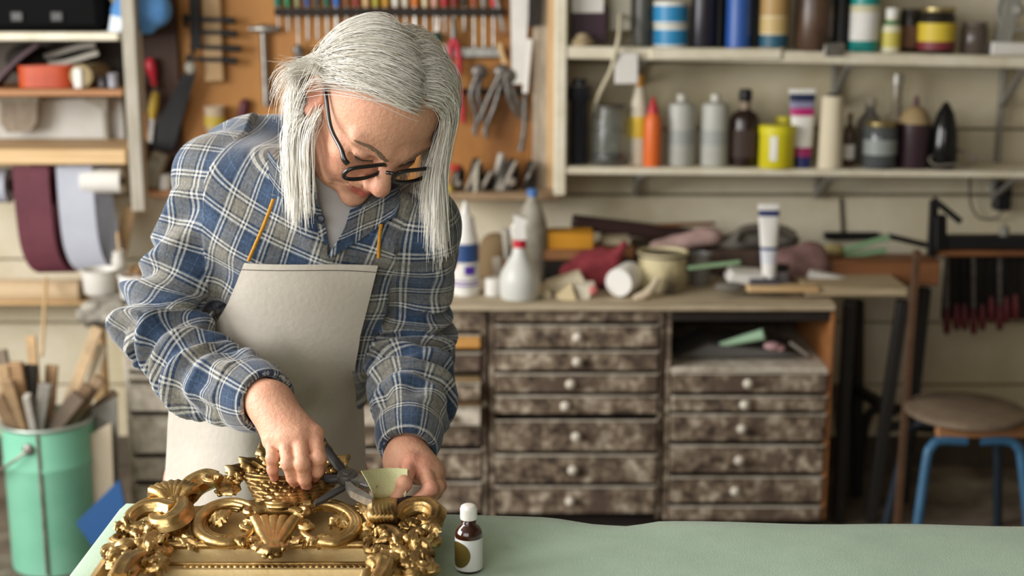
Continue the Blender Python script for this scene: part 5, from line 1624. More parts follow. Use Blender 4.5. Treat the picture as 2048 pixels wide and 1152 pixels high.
def coords(P):
    best = np.full(len(P), 9.)
    S = np.zeros(len(P))
    TH = np.zeros(len(P))
    K = np.zeros(len(P), int)
    RAD = np.zeros(len(P))
    for (a, b, nm, L0, rr) in bones:
        d = b - a
        L = np.linalg.norm(d)
        d = d / L
        t = (P - a) @ d
        tc = np.clip(t, 0, L)
        q = P - a - tc[:, None] * d
        dist = np.linalg.norm(q, axis=1) - (rr if nm != 'T' else .135)
        # reference direction: away from the camera, so the grain seam sits at the back
        ref = np.array([0, 1., 0]) - d * d[1]
        ref = nrm(ref)
        sd = np.cross(d, ref)
        th = np.arctan2(q @ sd, -(q @ ref))
        m = dist < best
        best[m] = dist[m]
        S[m] = (L0 + t)[m]
        TH[m] = th[m]
        RAD[m] = rr
        K[m] = {'R': 1, 'L': 2, 'T': 0}[nm]
    return K, S, TH, RAD


K, S, TH, RAD = coords(V)
nV = np.zeros_like(V)
e = V[F]
fn = np.cross(e[:, 2] - e[:, 0], e[:, 3] - e[:, 1])
for i in range(4):
    np.add.at(nV, F[:, i], fn)
nV /= np.linalg.norm(nV, axis=1, keepdims=True) + 1e-12
if ((V - sv.lo - .3) * nV).sum() < 0:
    nV = -nV
gN = grad(sv, V)
nV = np.where(((nV * gN).sum(1) < 0)[:, None], -nV, nV)


def sharp(x):
    """rounded ridges with narrow valleys"""
    return 1 - 2 * np.abs(np.sin(x)) ** 1.5


amp = np.zeros(len(V))
LR = sum(np.linalg.norm(armR[i + 1] - armR[i]) for i in range(2))
LL = sum(np.linalg.norm(armL[i + 1] - armL[i]) for i in range(2))
for kk, LE, A, rr in ((1, LR, armR, rR), (2, LL, armL, rL)):
    m = K == kk
    tot = sum(np.linalg.norm(A[i + 1] - A[i]) for i in range(5))
    s, th = S[m], TH[m]
    n1 = vnoise(V[m], 26, 3 + kk)
    n2 = vnoise(V[m], 60, 8 + kk)
    elb = np.exp(-((s - LE) / .075) ** 2)
    fore = np.clip((s - LE) / .05, 0, 1)
    wr = np.exp(-((s - (tot - .075)) / .04) ** 2)
    a = .0072 * n1 + .0028 * n2
    a += elb * .0135 * sharp((s - LE) * 62 + th * (1.3 if kk == 1 else .5) + n1 * 1.6)
    a += .0070 * (1 - elb) * (1 - fore) * sharp(s * 34 + th * 1.7 + n1 * 2.2)
    a += (.0085 if kk == 2 else .0075) * fore * (1 - wr * .5) * sharp(s * 55 + np.sin(th * 1.0 + kk) * 1.8 + n1 * 1.5)
    a += .004 * wr * np.cos(th * 7 + n2)
    cuff = np.clip((s - (tot - .052)) / .006, 0, 1)
    a = a * (1 - cuff) - .0022 * np.exp(-((s - (tot - .054)) / .004) ** 2) + cuff * (.0012 + .0008 * n1)
    sh = np.clip(s / .05, 0, 1)
    a = a * sh - .0030 * np.exp(-((s - .028) / .006) ** 2)          # armhole seam
    amp[m] = a
m = K == 0
n1 = vnoise(V[m], 20, 31)
amp[m] = .0055 * n1 + .0024 * vnoise(V[m], 50, 5) + .0045 * sharp(V[m] @ np.array([26., 8, 30]) + n1 * 1.5)
outer = sample(sv, V + nV * .006) > .0025
V2 = V + nV * (amp * outer)[:, None]
# the open front: take out the wedge where the white tee shows


def proj(P):
    d = P - np.array([0, 0, ZC])
    cp, sp = math.cos(PITCH), math.sin(PITCH)
    wv = d[:, 1] * cp - d[:, 2] * sp
    return np.stack([1024 + FPX * d[:, 0] / wv, 576 - FPX * (d[:, 1] * sp + d[:, 2] * cp) / wv], 1)


def inpoly(Q, poly):
    x, y = Q[:, 0], Q[:, 1]
    r = np.zeros(len(Q), bool)
    for i in range(len(poly)):
        (x1, y1), (x2, y2) = poly[i], poly[i - 1]
        c = ((y1 > y) != (y2 > y)) & (x < (x2 - x1) * (y - y1) / (y2 - y1 + 1e-9) + x1)
        r ^= c
    return r


fc = V2[F].mean(1)
Kf = K[F[:, 0]]
cut = inpoly(proj(fc), [(612, 340), (632, 395), (645, 440), (655, 520), (662, 512), (700, 462), (760, 415), (775, 360), (700, 330)]) & (fc[:, 1] < P_neck[1] + .01) & (Kf == 0)
F2 = F[~cut]
sg = G_from(V2, F2)
# cloth grain coordinates per corner
Kf2 = K[F2[:, 0]]
Kc, Sc, THc, RADc = coords(V[F2].mean(1))
uv = np.zeros((len(F2), 4, 2))
for (kk) in (0, 1, 2):
    fm = Kc == kk
    if not fm.any():
        continue
    Pc = V[F2[fm]].reshape(-1, 3)
    if kk == 0:       # trunk: grain runs along body side and spine
        ax = nrm(P_neck - P_waist)
        uu = (Pc - P_chest) @ nrm(side - ax * (side @ ax))
        vv = (Pc - P_chest) @ ax
        n3 = vnoise(Pc, 18, 77)
        uv[fm] = np.stack([uu + n3 * .004, vv + n3 * .004], 1).reshape(-1, 4, 2)
    else:
        bb = [q for q in bones if q[2] == 'RL'[kk - 1]]
        # smooth coordinates: blend the bones of this arm
        acc = np.zeros((len(Pc), 3))
        wsum = np.zeros(len(Pc))
        sacc = np.zeros(len(Pc))
        cs = np.zeros((len(Pc), 2))
        for (a, b, nm, L0, rr) in bb:
            d = b - a
            L = np.linalg.norm(d)
            d = d / L
            t = (Pc - a) @ d
            q = Pc - a - np.clip(t, 0, L)[:, None] * d
            q0 = np.linalg.norm(q, axis=1)
            wgt = np.exp(-q0 / .006)
            ref = nrm(np.array([0, 1., 0]) - d * d[1])
            sd = np.cross(d, ref)
            qq = Pc - a - t[:, None] * d
            cs += wgt[:, None] * np.stack([qq @ sd, -(qq @ ref)], 1)
            sacc += wgt * (L0 + t)
            wsum += wgt
        th = np.arctan2(cs[:, 0], cs[:, 1]).reshape(-1, 4)
        th = th[:, :1] + (th - th[:, :1] + math.pi) % (2 * math.pi) - math.pi
        uv[fm] = np.stack([th * .050, (sacc / wsum).reshape(-1, 4)], 2)
sg.uv = uv.reshape(-1, 2)


def plaid():
    m = bpy.data.materials.new('plaid_flannel')
    m.use_nodes = True
    nt = m.node_tree
    b = nt.nodes['Principled BSDF']
    b.inputs['Roughness'].default_value = .92
    b.inputs['Specular IOR Level'].default_value = .15
    b.inputs['Sheen Weight'].default_value = .35
    uvn = nt.nodes.new('ShaderNodeUVMap')
    sp = nt.nodes.new('ShaderNodeSeparateXYZ')
    nt.links.new(uvn.outputs[0], sp.inputs[0])
    # sett: (position, colour) constant steps over one repeat of 78 mm
    sett = [(0, '#34465f'), (.14, '#4d6684'), (.155, '#34465f'), (.30, '#222d40'), (.345, '#3a5170'), (.375, '#bdbdb6'), (.415, '#2b3648'), (.455, '#bdbdb6'), (.495, '#232d3e'), (.54, '#77746a'),
            (.66, '#5c5d60'), (.675, '#77746a'), (.79, '#323a48'), (.83, '#c4c3bb'), (.868, '#2a3648'), (.91, '#bcbcb6'), (.945, '#2a3850')]
    outs = []
    for ch, off in (('X', .0), ('Y', .3)):
        mu = nt.nodes.new('ShaderNodeMath')
        mu.operation = 'MULTIPLY_ADD'
        mu.inputs[1].default_value = 1 / .070
        mu.inputs[2].default_value = 10 + off
        nt.links.new(sp.outputs[ch], mu.inputs[0])
        fr = nt.nodes.new('ShaderNodeMath')
        fr.operation = 'FRACT'
        nt.links.new(mu.outputs[0], fr.inputs[0])
        r = nt.nodes.new('ShaderNodeValToRGB')
        cr = r.color_ramp
        cr.interpolation = 'CONSTANT'
        cr.elements[0].position, cr.elements[0].color = 0, hexc(sett[0][1])
        cr.elements[1].position, cr.elements[1].color = sett[1][0], hexc(sett[1][1])
        for p, c in sett[2:]:
            el = cr.elements.new(p)
            el.color = hexc(c)
        nt.links.new(fr.outputs[0], r.inputs[0])
        outs.append(r.outputs[0])
    mx = nt.nodes.new('ShaderNodeMix')
    mx.data_type = 'RGBA'
    mx.inputs[0].default_value = .5
    nt.links.new(outs[0], mx.inputs[6])
    nt.links.new(outs[1], mx.inputs[7])
    # brushed nap
    n = nt.nodes.new('ShaderNodeTexNoise')
    n.inputs['Scale'].default_value = 260
    n.inputs['Detail'].default_value = 3
    tc = nt.nodes.new('ShaderNodeTexCoord')
    nt.links.new(tc.outputs['Object'], n.inputs['Vector'])
    mr = nt.nodes.new('ShaderNodeMapRange')
    mr.inputs[1].default_value, mr.inputs[2].default_value = .3, .7
    mr.inputs[3].default_value, mr.inputs[4].default_value = .72, 1.28
    nt.links.new(n.outputs['Fac'], mr.inputs[0])
    mm = nt.nodes.new('ShaderNodeMix')
    mm.data_type = 'RGBA'
    mm.blend_type = 'MULTIPLY'
    mm.inputs[0].default_value = 1
    nt.links.new(mx.outputs[2], mm.inputs[6])
    nt.links.new(mr.outputs[0], mm.inputs[7])
    nt.links.new(mm.outputs[2], b.inputs['Base Color'])
    bp = nt.nodes.new('ShaderNodeBump')
    bp.inputs['Strength'].default_value = .35
    bp.inputs['Distance'].default_value = .002
    nt.links.new(n.outputs['Fac'], bp.inputs['Height'])
    nt.links.new(bp.outputs['Normal'], b.inputs['Normal'])
    return m


m_plaid = plaid()
shirt = obj('shirt', sg, m_plaid, person, smooth=180, label='blue, taupe and white plaid flannel shirt')

# frayed pale cuff and collar edges
m_hem = M('flannel_hem', '#7f90ab', .95, c2='#b9bfc6', scale=160)
for (c, dv, r) in ends:
    sd, u, _ = frame_of(dv)
    ring = [c - dv * .001 + (r - .0012) * (math.cos(t) * sd + math.sin(t) * u) for t in np.linspace(0, 2 * math.pi, 40)[:-1]]
    obj('cuff_hem', G().tube(ring, .0014, 6, closed=True), m_hem, shirt, smooth=80)


def surf_sheet(rows, vol, off, n=(14, 12), th=.0022, uvs=True, lift=None):
    """sheet lying on a solid, given a grid of photo pixels"""
    rows = [catmull(np.array(r, float), n[1]) for r in rows]
    rows = np.array(rows)
    cols = np.array([catmull(rows[:, j], n[0]) for j in range(n[1])]).transpose(1, 0, 2)
    gpt = np.zeros((n[0], n[1], 3))
    for i in range(n[0]):
        for j in range(n[1]):
            o = off if lift is None else off + lift(i / (n[0] - 1), j / (n[1] - 1))
            gpt[i, j] = hit(vol, cols[i, j, 0], cols[i, j, 1], off=o)
    for _ in range(2):
        gpt[1:-1, 1:-1] = .5 * gpt[1:-1, 1:-1] + .125 * (gpt[2:, 1:-1] + gpt[:-2, 1:-1] + gpt[1:-1, 2:] + gpt[1:-1, :-2])
    g = G().sheet(gpt, th)
    a, b = n
    if uvs:
        u0 = np.zeros((a, b, 2))
        u0[..., 0] = np.concatenate([np.zeros((a, 1)), np.cumsum(np.linalg.norm(np.diff(gpt, axis=1), axis=2), 1)], 1)
        u0[..., 1] = np.concatenate([np.zeros((1, b)), np.cumsum(np.linalg.norm(np.diff(gpt, axis=0), axis=2), 0)], 0)
        fl2 = u0.reshape(-1, 2)
        uvl = []
        for f in g.f:
            for i in f:
                uvl.append(fl2[i % (a * b)])
        g.uv = np.array(uvl)
    return g


# tee between the fronts
tee = Vol((-.40, 1.70, 1.02), (-.12, 2.02, 1.40), .004)
trunk(tee, -.003)
tee.cone(P_neck - upn * .03, P_neck + upn * .012, .0560, .0585, k=.012)
tee.cone(P_neck, P_neck + upn * .10, .0535, .0535, k=.003, op='s')
Vt, Ft = tee.mesh()
fct = Vt[Ft].mean(1)
keep = inpoly(proj(fct), [(560, 330), (600, 440), (640, 540), (680, 540), (790, 440), (800, 330), (690, 300)]) & (fct[:, 1] < 2.0)
m_tee = M('tee_cotton', '#c9c7c6', .9, c2='#bcbab9', scale=8)
obj('tee_shirt', G_from(Vt, Ft[keep]), m_tee, person, smooth=180, label='white crew-neck tee under the shirt')

# collar flaps, placket edges, button
obj('collar', surf_sheet([[(536, 300), (560, 330), (600, 352), (628, 366)], [(538, 345), (566, 372), (606, 392), (640, 408)], [(541, 388), (568, 396), (604, 405), (646, 440)]], sv, .007,
                         lift=lambda a, b: .006 * (1 - a)), m_plaid, shirt, smooth=80)
obj('collar', surf_sheet([[(800, 368), (776, 380), (752, 398), (700, 420)], [(800, 400), (776, 415), (736, 434), (686, 462)], [(792, 432), (768, 446), (722, 478), (650, 522)]], sv, .007,
                         lift=lambda a, b: .005 * (1 - a)), m_plaid, shirt, smooth=80)
obj('placket', surf_sheet([[(627, 372), (640, 410), (652, 460), (660, 524)], [(612, 380), (626, 415), (637, 465), (640, 524)]], sv, .004, n=(5, 16)), m_plaid, shirt, smooth=80)
m_btn = M('button_navy', '#2a3240', .35)
bpnt = hit(sv, 640, 438, off=.013)
obj('button', G().lathe(bpnt, [(.0005, -.003), (.006, -.003), (.0065, 0), (.005, .002), (.0035, .0012), (.0005, .0012)], 16, R=rotx(1.25)), m_btn, shirt)

# ---------------------------------------------------------------- apron
m_apron = M('apron_leather', '#ccc5b9', .75, c2='#bcb4a7', scale=5, detail=8, lo=.3, hi=.72, bump=.15, bscale=120)
rows = [(522, 495, 762), (560, 480, 753), (600, 462, 744), (650, 430, 732), (700, 396, 726), (760, 362, 724), (800, 340, 726), (850, 336, 728), (900, 334, 730), (950, 331, 731), (990, 328, 732)]
ys_ = np.array([r[0] for r in rows])
NY, NX = 64, 40
yc = [(515, 1.838), (560, 1.846), (620, 1.864), (700, 1.888), (760, 1.905), (820, 1.918), (900, 1.926), (1000, 1.930)]
ag = np.zeros((NY, NX, 3))
for i in range(NY):
    py = 522 + (990 - 522) * i / (NY - 9) if i < NY - 8 else 990
    x0, x1 = np.interp(py, ys_, [r[1] for r in rows]), np.interp(py, ys_, [r[2] for r in rows])
    for j in range(NX):
        s = 2 * j / (NX - 1) - 1
        px = x0 + (x1 - x0) * (s + 1) / 2
        Y = np.interp(py, [q[0] for q in yc], [q[1] for q in yc])
        Y += np.interp(py, [520, 640, 760, 1000], [.045, .07, .085, .075]) * s * s * (1 + .25 * s)
        cr = np.interp(px, [330, 560, 640, 730], [905, 850, 785, 690])
        Y += .050 * np.clip((py - cr) / 40 + .5, 0, 1) * np.clip((px - 500) / 120, 0, 1)
        Y += .003 * math.sin(px * .03 + py * .011) * np.clip((py - 600) / 100, 0, 1)
        sag = -7 * (1 - s * s) * (1 - i / 10) if i < 10 else 0
        ag[i, j] = at(px, py - sag, Y)
    if i >= NY - 8:
        ag[i, :, 2] -= .38 * (i - (NY - 9)) / 8
        ag[i, :, 1] += .002 * np.sin(np.arange(NX) * .5) * (i - (NY - 9))
for _ in range(8):            # keep the hide just clear of shirt and hips
    Pq = ag.reshape(-1, 3)
    d = sample(tv, Pq)
    inb = (Pq[:, 2] > .62)
    mv = np.clip(.010 - d, 0, .03) * inb
    ag = (Pq - np.array([0, 1, -.05]) * mv[:, None]).reshape(NY, NX, 3)
for _ in range(3):
    ag[1:-1, 1:-1] = .4 * ag[1:-1, 1:-1] + .15 * (ag[2:, 1:-1] + ag[:-2, 1:-1] + ag[1:-1, 2:] + ag[1:-1, :-2])
apron = obj('apron', G().sheet(ag, .0022), m_apron, person, smooth=80, label='pale grey leather bib apron')
top = ag[1] * .55 + ag[2] * .45
stp = np.array(top) + np.array([0, -.0016, .0005])
m_thread = M('dark_thread', '#4b4038', .9)
obj('stitching', G().tube(stp, .0005, 5), m_thread, apron)
m_strap = M('mustard_cord', '#c78a1e', .8, c2='#a9761c', scale=200)
for pts in ([(497, 521), (515, 480), (532, 440), (547, 398)], [(757, 516), (758, 490), (760, 465), (763, 448)]):
    pp = catmull(np.array(pts, float), 14)
    obj('neck_cord', G().tube([hit(sv, p[0], p[1], off=.009) for p in pp], .0024, 8), m_strap, apron, smooth=80)
# waist tie behind
obj('waist_tie', G().tube([P_waist + np.array([.165 * math.cos(t), .128 * math.sin(t), -.03]) for t in np.linspace(.1, math.pi - .1, 24)], .004, 8, flat=2), m_apron, apron)

# ---------------------------------------------------------------- trousers and shoes
m_trs = M('trouser_denim', '#39414d', .9, c2='#2f3641', scale=40)
pv = Vol((-.66, 1.84, .07), (-.08, 2.32, 1.02), .0085)
pv.ell(P_hip + np.array([0, 0, -.01]), (.118, .098, .13), k=.04)
for i, s in enumerate((-1, 1)):
    hp = P_hip + np.array([s * .052, 0, -.05])
    kn = np.array([P_foot[i][0] * .75 + hp[0] * .25, P_foot[i][1] - .02, .47])
    an = P_foot[i] + np.array([0, .03, .12])
    pv.chain([hp, kn, an], [.064, .060, .056], k=.03)
clip(pv, P_hip + np.array([0, 0, .09]), np.array([0, 0, 1.]), .4)
Vp, Fp = pv.mesh()
obj('trousers', G_from(Vp, Fp), m_trs, person, smooth=180)
for i in (0, 1):
    f = P_foot[i]
    xv = Vol(f + np.array([-.08, -.22, -.005]), f + np.array([.08, .12, .15]), .005)
    xv.cone(f + np.array([0, .05, .04]), f + np.array([0, -.12, .034]), .040, .036, k=.02)
    xv.cone(f + np.array([0, .04, .05]), f + np.array([0, .035, .11]), .042, .044, k=.02)
    clip(xv, f + np.array([0, 0, .002]), np.array([0, 0, -1.]), .3)
    obj('shoe', G_from(*xv.mesh()), M('shoe_leather', '#2b2622', .5), person, smooth=180)

# ---------------------------------------------------------------- glasses
m_gl = M('glasses_acetate', '#191614', .28, coat=.4)
m_lens = M('lens_glass', '#ffffff', .03, trans=1.0, ior=1.12)
glasses = thing('glasses', h2w((0, -.11, -.045)), 'dark rectangular reading glasses low on the nose of the bending person', 'glasses')
GY, GZ = -.108, -.008


def lens_pts(s, grow=0.0, n=44):
    out = []
    for t in np.linspace(0, 2 * math.pi, n + 1)[:-1]:
        c, sn = math.cos(t), math.sin(t)
        e = .72
        x = (.0300 + grow) * np.sign(c) * abs(c) ** e
        z = (.0150 + grow) * np.sign(sn) * abs(sn) ** (e + .06)
        x *= 1 + .06 * (sn > 0) * sn
        y = GY + .010 * ((x * s + .033) / .06) ** 2 * (1 if True else 0)
        out.append((s * .0362 + s * x, y, GZ + z))
    return np.array(out)


gf = thing('front_tmp', (0, 0, 0), 'x', 'x')
bpy.data.objects.remove(gf)
for s in (-1, 1):
    P = h2w(lens_pts(s))
    obj('rim', G().tube(P, .0029, 8, closed=True), m_gl, glasses, smooth=80)
    Pl = lens_pts(s, -.0008)
    c = Pl.mean(0)
    g = G()
    n = len(Pl)
    front, backp = h2w(Pl), h2w(Pl + np.array([0, .0016, 0]))
    g.add(np.vstack([front, backp]), [tuple(range(n)), tuple(range(2 * n - 1, n - 1, -1))] + [(i, (i + 1) % n, n + (i + 1) % n, n + i) for i in range(n)])
    obj('lens', g, m_lens, glasses, smooth=30)
    hx = .0665
    tp = catmull([(s * .0640, GY + .008, GZ + .0085), (s * .0690, GY + .014, GZ + .010), (s * .0715, GY + .028, GZ + .013), (s * .0745, -.045, .000), (s * .0785, -.005, .014),
                  (s * .0800, .018, .016), (s * .0800, .035, .000), (s * .0785, .042, -.022)], 40)
    obj('temple', G().tube(h2w(tp), np.interp(np.linspace(0, 1, 40), [0, .12, .3, 1], [.0030, .0034, .0026, .0022]), 8, up=HR @ np.array([0, 0, 1.]), flat=1.25), m_gl, glasses, smooth=80)
br = catmull([(-.0085, GY + .0005, GZ + .007), (-.005, GY - .004, GZ + .0125), (0, GY - .0055, GZ + .0135), (.005, GY - .004, GZ + .0115), (.0085, GY + .0005, GZ + .007)], 18)
obj('bridge', G().tube(h2w(br), .0026, 8), m_gl, glasses, smooth=80)

# ---------------------------------------------------------------- brows, lashes, nails
m_brow = M('brow_hair', '#86705c', .8)
m_lash = M('lash_hair', '#4a3a30', .8)
Hm = hv


def on_face(x, z, off=0.0):
    """point of the face surface at (x, z) in head space"""
    Y = np.linspace(-.145, -.02, 260)
    P = np.stack([np.full(260, x), Y, np.full(260, z)], 1)
    d = sample(Hm, P)
    k = int(np.argmax(d < off))
    return P[k]


for s in (-1, 1):
    g = G()
    for i in range(95):
        t = i / 94
        x0 = .012 + .040 * t + RNG.uniform(-.001, .001)
        z0 = .0125 + .0095 * math.sin(t * 2.2) + RNG.uniform(-.0026, .0026) * (1 - .6 * t)
        x1 = x0 + RNG.uniform(.004, .008)
        z1 = z0 + .002 - .004 * t
        a, b = on_face(s * x0, z0, .0004), on_face(s * x1, z1, .0012)
        g.tube(h2w([a, (a + b) / 2 + np.array([0, -.0008, 0]), b]), [.0008, .0008, .0003], 4)
    obj('eyebrow', g, m_brow, body, kind='stuff')
    g = G()
    pts = [on_face(s * x, z, .0006) for x, z in ((.0195, -.0075), (.025, -.0105), (.032, -.0118), (.039, -.0105), (.0455, -.007))]
    g.tube(h2w(catmull(pts, 16)), .00085, 5)
    for p in catmull(pts, 26):
        q = p + np.array([0, -.0045, -.0035])
        g.tube(h2w([p, q]), [.0004, .0001], 3)
    obj('eyelashes', g, m_lash, body, kind='stuff')
m_nail = M('fingernail', '#dba497', .3)
for p, nv, dr in ((at(781.5, 1008, 1.644), (-.1, -.8, .55), (-.35, .1, -1)), (at(814, 1006, 1.644), (-.1, -.75, .65), (-1, .1, -.3))):
    sd, u, d3 = frame_of(np.array(dr, float), np.array(nv, float))
    obj('fingernail', G().ball(p + u * .0035, (.0042, .0016, .0060), R=np.stack([sd, u, d3], 1)), m_nail, body)

# ---------------------------------------------------------------- hair
rs = np.random.RandomState(4)
grav = HR.T @ np.array([0, 0, -1.])
X0 = .006                                  # the parting


def scalp_top(y):
    """height of the parting line for depth y"""
    yy = (y - .001) / .077
    return .029 + .074 * math.sqrt(max(0, 1 - min(1, yy * yy)))


guides, gside = [], []
NG = 820
for i in range(NG):
    s = -1 if i % 2 else 1
    t = rs.uniform(0, 1)
    if t < .55:        # along the parting, hairline to crown
        q = (t / .55) ** .9
        y = -.062 + .120 * q
        p = np.array([X0 + s * rs.uniform(.0, .010), y, scalp_top(y)])
        init = np.array([s * 1.0, -.05 + .45 * q, -.1])
        layer = rs.uniform(.0, .007)
    elif t < .66:      # back of the crown
        a = rs.uniform(-1, 1)
        y = .050 + .022 * rs.uniform(0, 1)
        p = np.array([s * abs(a) * .06, y, .03 + .06 * rs.uniform(0, 1)])
        init = np.array([s * .7, .3, -.6])
        layer = rs.uniform(0, .006)
    else:              # under layer at the sides
        y = rs.uniform(-.002 if s < 0 else -.03, .068)
        ph = rs.uniform(.35, 1.25)
        p = np.array([s * .073 * math.sin(ph), y, .036 + .080 * math.cos(ph) * math.sqrt(max(.1, 1 - ((y - .001) / .077) ** 2))])
        init = np.array([s * .5, .5, -.6])
        layer = rs.uniform(0, .004)
        if s < 0:          # nape hair that hangs over the neck behind the ear
            y = rs.uniform(.000, .050)
            p = np.array([-.070, y, rs.uniform(-.058, -.020)])
            init = grav + np.array([-.5, .3, 0])
    guides.append((p, init, layer, s, t, y))
GP = np.array([g[0] for g in guides])
# bring the roots onto the scalp
for _ in range(6):
    d = sample(hv, GP)
    GP = GP - grad(hv, GP) * (d - .001)[:, None]
D = np.array([nrm(g[1]) for g in guides])
lay = np.array([g[2] for g in guides])
sg_ = np.array([g[3] for g in guides])
tt = np.array([g[4] for g in guides])
fy = np.array([g[5] for g in guides])
Lh = np.where(sg_ > 0, rs.uniform(.225, .285, NG), rs.uniform(.19, .26, NG))
Lh *= np.where(tt > .66, np.where(sg_ < 0, .66, .80), 1.0)
lv = HR.T @ np.array([-1., -.25, .1])
age = np.zeros(NG)
lat = np.where(np.array([q[4] >= .66 for q in guides]), rs.uniform(-.15, .12, NG), rs.uniform(-.05, .42, NG))
lat = np.where(sg_ < 0, lat, rs.uniform(-.05, .17, NG))
TK = np.stack([np.full(NG, -.080), .022 + .050 * np.clip((fy + .064) / .14, 0, 1) + rs.uniform(-.008, .012, NG), .016 + rs.uniform(-.026, .034, NG)], 1)
tucked = np.array([q[4] >= .66 for q in guides])
NS = 40
path = [GP.copy()]
P = GP.copy()
HV_W = sv                                   # the shirt, in the room's space
for k in range(NS - 1):
    prog = k / NS
    d = sample(hv, P)
    g = grad(hv, P)
    # the image-left side is combed to the back of the ear before it hangs, the other side hangs freely
    left = sg_ < 0
    to = TK - P
    dist = np.linalg.norm(to, axis=1)
    tucked |= (dist < .014) | ~left | ((P[:, 0] < -.074) & (P[:, 1] > TK[:, 1] - .006))
    to = to / (dist[:, None] + 1e-9)
    to = to - g * (to * g).sum(1)[:, None] * .8
    free = np.clip((d - lay - .006) / .010, 0, 1)
    gf = .10 + .20 * min(1, prog * 2.2) + .55 * free
    adh = (np.where(left, .22, .11) * np.clip((d - lay - .004) / .004, 0, 1) * np.clip((.035 - d) / .01, 0, 1) * (P[:, 2] > -.015))[:, None]
    comb = -g * adh
    comb[~left, 0] += .02
    Df = D * (1 - .25 * free)[:, None] + grav * (gf * np.where(left, .42, .7))[:, None] + comb
    Dt = D * .55 + to * .55 - g * (adh * 1.2)
    Df = Df + lv * (lat * np.exp(-age / np.where(left, 4.0, 30.0)) * np.where(left, 1.0, prog))[:, None]
    age += tucked
    D = np.where(tucked[:, None], Df, Dt)
    D = D / np.linalg.norm(D, axis=1, keepdims=True)
    # stay outside of the head
    into = (D * g).sum(1)
    near = d < .012
    D = np.where((near & (into < 0))[:, None], D - g * into[:, None], D)
    D = D / (np.linalg.norm(D, axis=1, keepdims=True) + 1e-9)
    P = P + D * (Lh / (NS - 1))[:, None]
    d = sample(hv, P)
    rise = np.clip(.004 + lay + .004 * min(1, k / 6), 0, .02)
    push = np.clip(rise - d, 0, .02) * (d < .03)
    P = P + grad(hv, P) * push[:, None]
    # and outside of the shirt
    Wp = h2w(P)
    ds = sample(sv, Wp)
    gs = grad(sv, Wp)
    Wp = Wp + gs * np.clip(.005 - ds, 0, .012)[:, None]
    P = w2h(Wp)
    path.append(P.copy())
path = np.array(path).transpose(1, 0, 2)     # guide, step, xyz
far = np.stack([sample(hv, path[:, k_]) for k_ in range(0, 20)], 1).max(1)
okg = ((far < .032) & (path[:, :28, 0].max(1) < .096)) | (sg_ < 0)
path, NG = path[okg], int(okg.sum())
for _ in range(2):
    path[:, 1:-1] = .5 * path[:, 1:-1] + .25 * (path[:, 2:] + path[:, :-2])
KP = 22
sel = np.linspace(0, NS - 1, KP)
i0 = np.clip(sel.astype(int), 0, NS - 2)
fr_ = (sel - i0)[None, :, None]
path = path[:, i0] * (1 - fr_) + path[:, i0 + 1] * fr_
NCH = 9
T = np.linspace(0, 1, KP)[None, :, None]
strands, rad = [], []
for c in range(NCH):
    off = rs.normal(size=(NG, 1, 3)) * .0050
    tipo = rs.normal(size=(NG, 1, 3)) * .0035
    wav = np.sin(T * rs.uniform(4, 9, (NG, 1, 1)) + rs.uniform(0, 6, (NG, 1, 1))) * rs.normal(size=(NG, 1, 3)) * .0011
    S_ = path + off * (1 - .55 * T) + tipo * T ** 2 + wav * T
    if c == 0:   # a few flyaways
        S_ = S_ + rs.normal(size=(NG, 1, 3)) * .008 * T
    # trim to uneven lengths
    Lc = rs.uniform(.80, 1.0, (NG, 1, 1))
    u = T * Lc * (KP - 1)
    a = np.clip(u.astype(int), 0, KP - 2)
    f = u - a
    A = np.take_along_axis(S_, np.broadcast_to(a, (NG, KP, 1)).repeat(3, 2), 1)
    B = np.take_along_axis(S_, np.broadcast_to(a + 1, (NG, KP, 1)).repeat(3, 2), 1)
    S_ = A * (1 - f) + B * f
    # keep clear of the scalp
    flat = S_.reshape(-1, 3)
    d = sample(hv, flat)
    flat = flat + grad(hv, flat) * np.clip(.0025 - d, 0, .01)[:, None] * (d < .01)[:, None]
    strands.append(flat.reshape(NG, KP, 3))
    rad.append(np.full(NG, .00021 if c == 0 else rs.uniform(.0004, .0007)))
ST = h2w(np.concatenate(strands).reshape(-1, 3)).reshape(-1, KP, 3)
RD = np.concatenate(rad)


def strand_mesh(ST, RD):
    n, kp = ST.shape[:2]
    d = np.gradient(ST, axis=1)
    d /= np.linalg.norm(d, axis=2, keepdims=True) + 1e-9
    ref = np.array([.3, -.8, .5])
    s1 = np.cross(d, ref)
    s1 /= np.linalg.norm(s1, axis=2, keepdims=True) + 1e-9
    s2 = np.cross(s1, d)
    tap = np.interp(np.linspace(0, 1, kp), [0, .1, .7, 1], [.8, 1, .85, .25])[None, :, None]
    V = []
    for a in range(3):
        an = 2 * math.pi * a / 3
        V.append(ST + (math.cos(an) * s1 + math.sin(an) * s2) * RD[:, None, None] * tap)
    V = np.stack(V, 2)                      # n, kp, 3, xyz
    idx = np.arange(n * kp * 3).reshape(n, kp, 3)
    F = []
    for a in range(3):
        b = (a + 1) % 3
        F.append(np.stack([idx[:, :-1, a], idx[:, :-1, b], idx[:, 1:, b], idx[:, 1:, a]], -1).reshape(-1, 4))
    return V.reshape(-1, 3), np.vstack(F)


